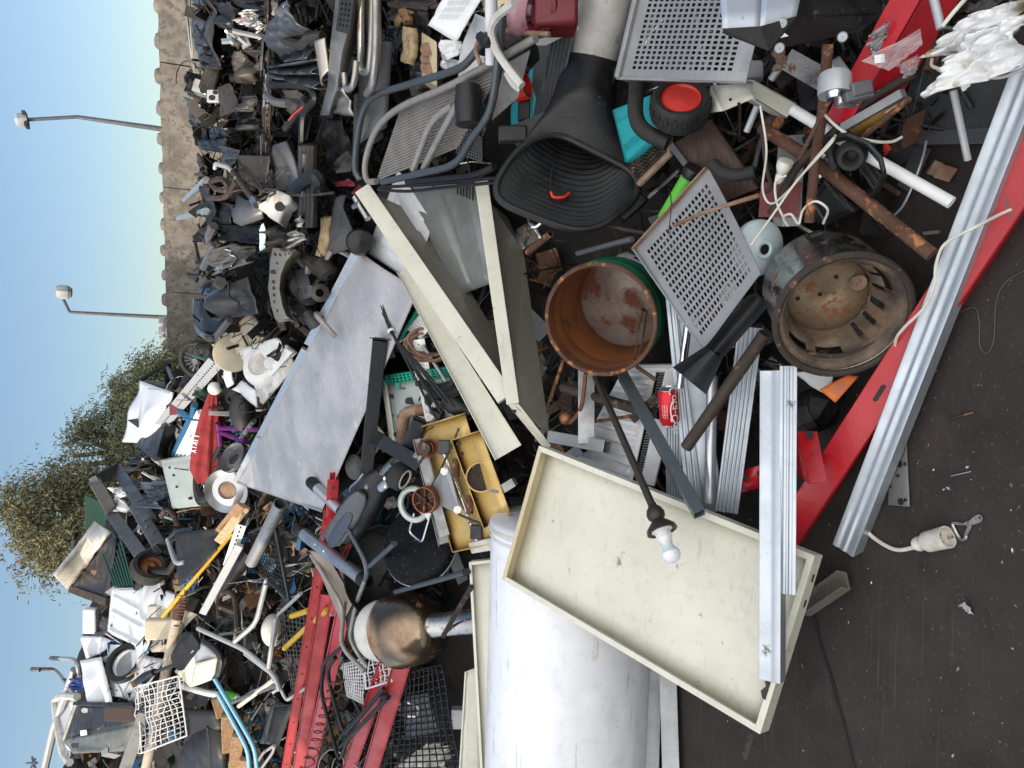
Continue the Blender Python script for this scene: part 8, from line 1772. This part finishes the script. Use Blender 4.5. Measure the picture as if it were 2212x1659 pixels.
# ================================================================== small scrap nobody could count, spread over the heap
def holes(X, Y): return any((X - a) ** 2 + (Y - b_) ** 2 < r * r for a, b_, r in ((1315, 690, 150), (1230, 380, 190), (1820, 650, 190), (1300, 300, 120), (1285, 50, 115), (1240, 180, 110)))
RODS = .5
def debris(lab, n, poly_fn, mats, seed, offr, sizes):
    g = B(); R = random.Random(seed); k = 0
    while k < n:
        X, Y = R.uniform(60, 2212), (R.uniform(-60, 1720) if R.random() < .8 else R.uniform(-650, -60))
        if not poly_fn(X, Y): continue
        tile(None); d = hdepth(X, Y)
        k += 1; pp = EYE + ray(X, Y) * d
        if pp.z > H(pp.x, pp.y) + .1 or holes(X, Y): continue
        p = EYE + ray(X, Y) * (d - R.uniform(*offr)); 
        if p.z < .02: p.z = .02
        s = (d / 4.5) ** .6; g.cur = R.randrange(len(mats))
        u = V((R.gauss(0, 1), R.gauss(0, 1), R.gauss(0, .7))).normalized(); v_ = u.orthogonal().normalized(); a = R.random() * 6.28; v_ = Matrix.Rotation(a, 3, u) @ v_; t_ = u.cross(v_)
        c = R.random()
        if c < RODS:                                                  # rod or wire
            L_ = R.uniform(.08, sizes) * s; bend = R.uniform(-.3, .3); g.tube([p - u * L_, p + v_ * L_ * bend * .5, p + u * L_], R.choice([.002, .003, .005, .008, .011]) * s, 5)
        elif c < RODS + .22:                                                # bent strip
            L_, wd = R.uniform(.06, sizes * .7) * s, R.uniform(.012, .06) * s; k1 = R.uniform(-.5, .5); q_ = [p - u * L_, p + t_ * L_ * k1 * .3, p + u * L_ + t_ * L_ * k1]
            vs = []
            for x in q_: vs += [x + v_ * wd, x - v_ * wd]
            vs += [x - t_ * .004 for x in vs]; g.add(vs, [(0, 1, 3, 2), (2, 3, 5, 4), (6, 8, 9, 7), (8, 10, 11, 9), (0, 2, 8, 6), (2, 4, 10, 8), (1, 7, 9, 3), (3, 9, 11, 5)])
        elif c < RODS + .36:                                                # torn crumpled plate
            L_ = R.uniform(.04, sizes * .55) * s; g.grid([p - u * L_ - v_ * L_ * .7, p + u * L_ * R.uniform(.5, 1) - v_ * L_ * .7, p + u * L_ + v_ * L_ * R.uniform(.4, .8), p - u * L_ * R.uniform(.5, 1) + v_ * L_ * .7], 4, 4, crumple(L_ * .5, 2, k))
        elif c < RODS + .43:                                                # block
            g.cbox(p, u, v_, t_, R.uniform(.03, .16) * s, R.uniform(.02, .09) * s, R.uniform(.01, .05) * s)
        else:                                                        # loop of wire
            L_ = R.uniform(.03, .12) * s; g.tube([p + (u * math.cos(a) + v_ * math.sin(a)) * L_ + t_ * .01 * i for i, a in enumerate([.45 * j for j in range(R.randrange(10, 24))])], .003 * s, 4)
    return one('scrap_debris', lab, 'scrap', g, mats, kind='stuff', smooth=30)
def car(X, Y): return Y < 760 and 395 + .03 * Y < X < 860 + .12 * max(0, 400 - Y) and X < 800 + .6 * max(0, 500 - Y)
def left(X, Y): return Y >= 700 and X < 860 + .28 * (1659 - Y) * (Y > 1100) and not car(X, Y) and X > interp([700, 780, 900, 1100, 1300, 1659], [440, 440, 310, 270, 215, 165], Y)
def mid(X, Y): return 860 < X < 2150 and not car(X, Y) and Y < 1130 and X < 1500 + .62 * (1100 - Y)
debris('dark torn car scraps, hoses and rods packed between the wrecks', 1900, car, ['dark_sheet', 'tarblack', 'dark_metal', 'brown_sheet', 'black', 'tarblack', 'rust_dark', 'rubber', 'dark_sheet', 'tarblack'], 5, (-.22, .04), .15)
debris('mixed rods, wires and plates packed between things on the left slope', 2100, left, ['rust_dark', 'dark_metal', 'grey_light', 'tarblack', 'rust', 'tarblack', 'grey', 'black', 'dirty_white', 'dark_sheet', 'wood', 'blue', 'green_dark', 'tarblack', 'dark_metal', 'rust_dark'], 6, (-.5, -.12), .2)
debris('small rusty and grey bits packed between things at the heap foot', 2800, mid, ['rust_dark', 'dark_metal', 'tarblack', 'rust', 'grey', 'black', 'dark_sheet', 'chrome_worn', 'tarblack', 'dark_sheet', 'wood_dark'], 7, (-.16, .0), .14)
# ------------------------------------------------------------------ light
wd = bpy.data.worlds.new('World'); SC.world = wd; wd.use_nodes = True
nt = wd.node_tree; bg = nt.nodes['Background']; sky = nt.nodes.new('ShaderNodeTexSky'); sky.sky_type = 'NISHITA'; sky.sun_disc = False
SKY_LOW, GLOW_COL, GLOW = .42, (7.4, 7.35, 7.3, 1), (-.3, -.75, .6)
SUN_EL, SUN_AZ = rad(24), rad(-112)                                   # azimuth from the view direction, turning right
sky.sun_elevation = SUN_EL; sky.sun_rotation = SUN_AZ; sky.air_density = 1.0; sky.dust_density = .4; sky.ozone_density = 1.4
tc = nt.nodes.new('ShaderNodeTexCoord'); sp = nt.nodes.new('ShaderNodeSeparateXYZ'); nt.links.new(tc.outputs['Generated'], sp.inputs[0])
def rng(a, b, c, d):
    r = nt.nodes.new('ShaderNodeMapRange'); nt.links.new(sp.outputs['Z'], r.inputs['Value'])
    for k, x in zip(('From Min', 'From Max', 'To Min', 'To Max'), (a, b, c, d)): r.inputs[k].default_value = x
    return r.outputs['Result']
vm = nt.nodes.new('ShaderNodeVectorMath'); vm.operation = 'SCALE'; nt.links.new(sky.outputs['Color'], vm.inputs[0]); nt.links.new(rng(0, .3, SKY_LOW, .58), vm.inputs['Scale'])
dt = nt.nodes.new('ShaderNodeVectorMath'); dt.operation = 'DOT_PRODUCT'; nt.links.new(tc.outputs['Generated'], dt.inputs[0]); dt.inputs[1].default_value = V(GLOW).normalized()
gl = nt.nodes.new('ShaderNodeMapRange'); gl.interpolation_type = 'SMOOTHSTEP'; nt.links.new(dt.outputs['Value'], gl.inputs['Value'])
for k, x in zip(('From Min', 'From Max', 'To Min', 'To Max'), (.0, .9, 0, .95)): gl.inputs[k].default_value = x
mx = nt.nodes.new('ShaderNodeMix'); mx.data_type = 'RGBA'; nt.links.new(gl.outputs['Result'], mx.inputs['Factor']); nt.links.new(vm.outputs['Vector'], mx.inputs[6]); mx.inputs[7].default_value = GLOW_COL   # bright patch added to the unseen sky behind the camera to lift the shade
nt.links.new(mx.outputs[2], bg.inputs['Color']); bg.inputs['Strength'].default_value = .15
sd = V((math.sin(SUN_AZ) * math.cos(SUN_EL), math.cos(SUN_AZ) * math.cos(SUN_EL), math.sin(SUN_EL)))
sl = bpy.data.lights.new('sun', 'SUN'); so = bpy.data.objects.new('sun', sl); COL.objects.link(so)
sl.energy = 2.0; sl.angle = rad(.5); sl.color = (1, .86, .68)
so.rotation_euler = sd.to_track_quat('Z', 'Y').to_euler(); so.location = (-8, -2, 6)
# plain block added unseen on the left, shades the heap foot from sun
t = T('shade_block', 'grey block added out of view on the left to shade the heap foot', 'added block')
t.p('wall', B().box(V((-16, -14, 0)), V((9.6, 0, 0)), V((0, 16.6, 0)), V((0, 0, 4.5))), 'grey_light', smooth=0); t.p('block_top', B().box(V((-16.2, -14.2, 4.5)), V((10, 0, 0)), V((0, 17, 0)), V((0, 0, .25))), 'grey', smooth=0)
finish()
SC.render.engine = 'CYCLES'
SC.view_settings.view_transform = 'Standard'; SC.view_settings.look = 'None'; SC.view_settings.exposure = 1.0; SC.view_settings.gamma = 1
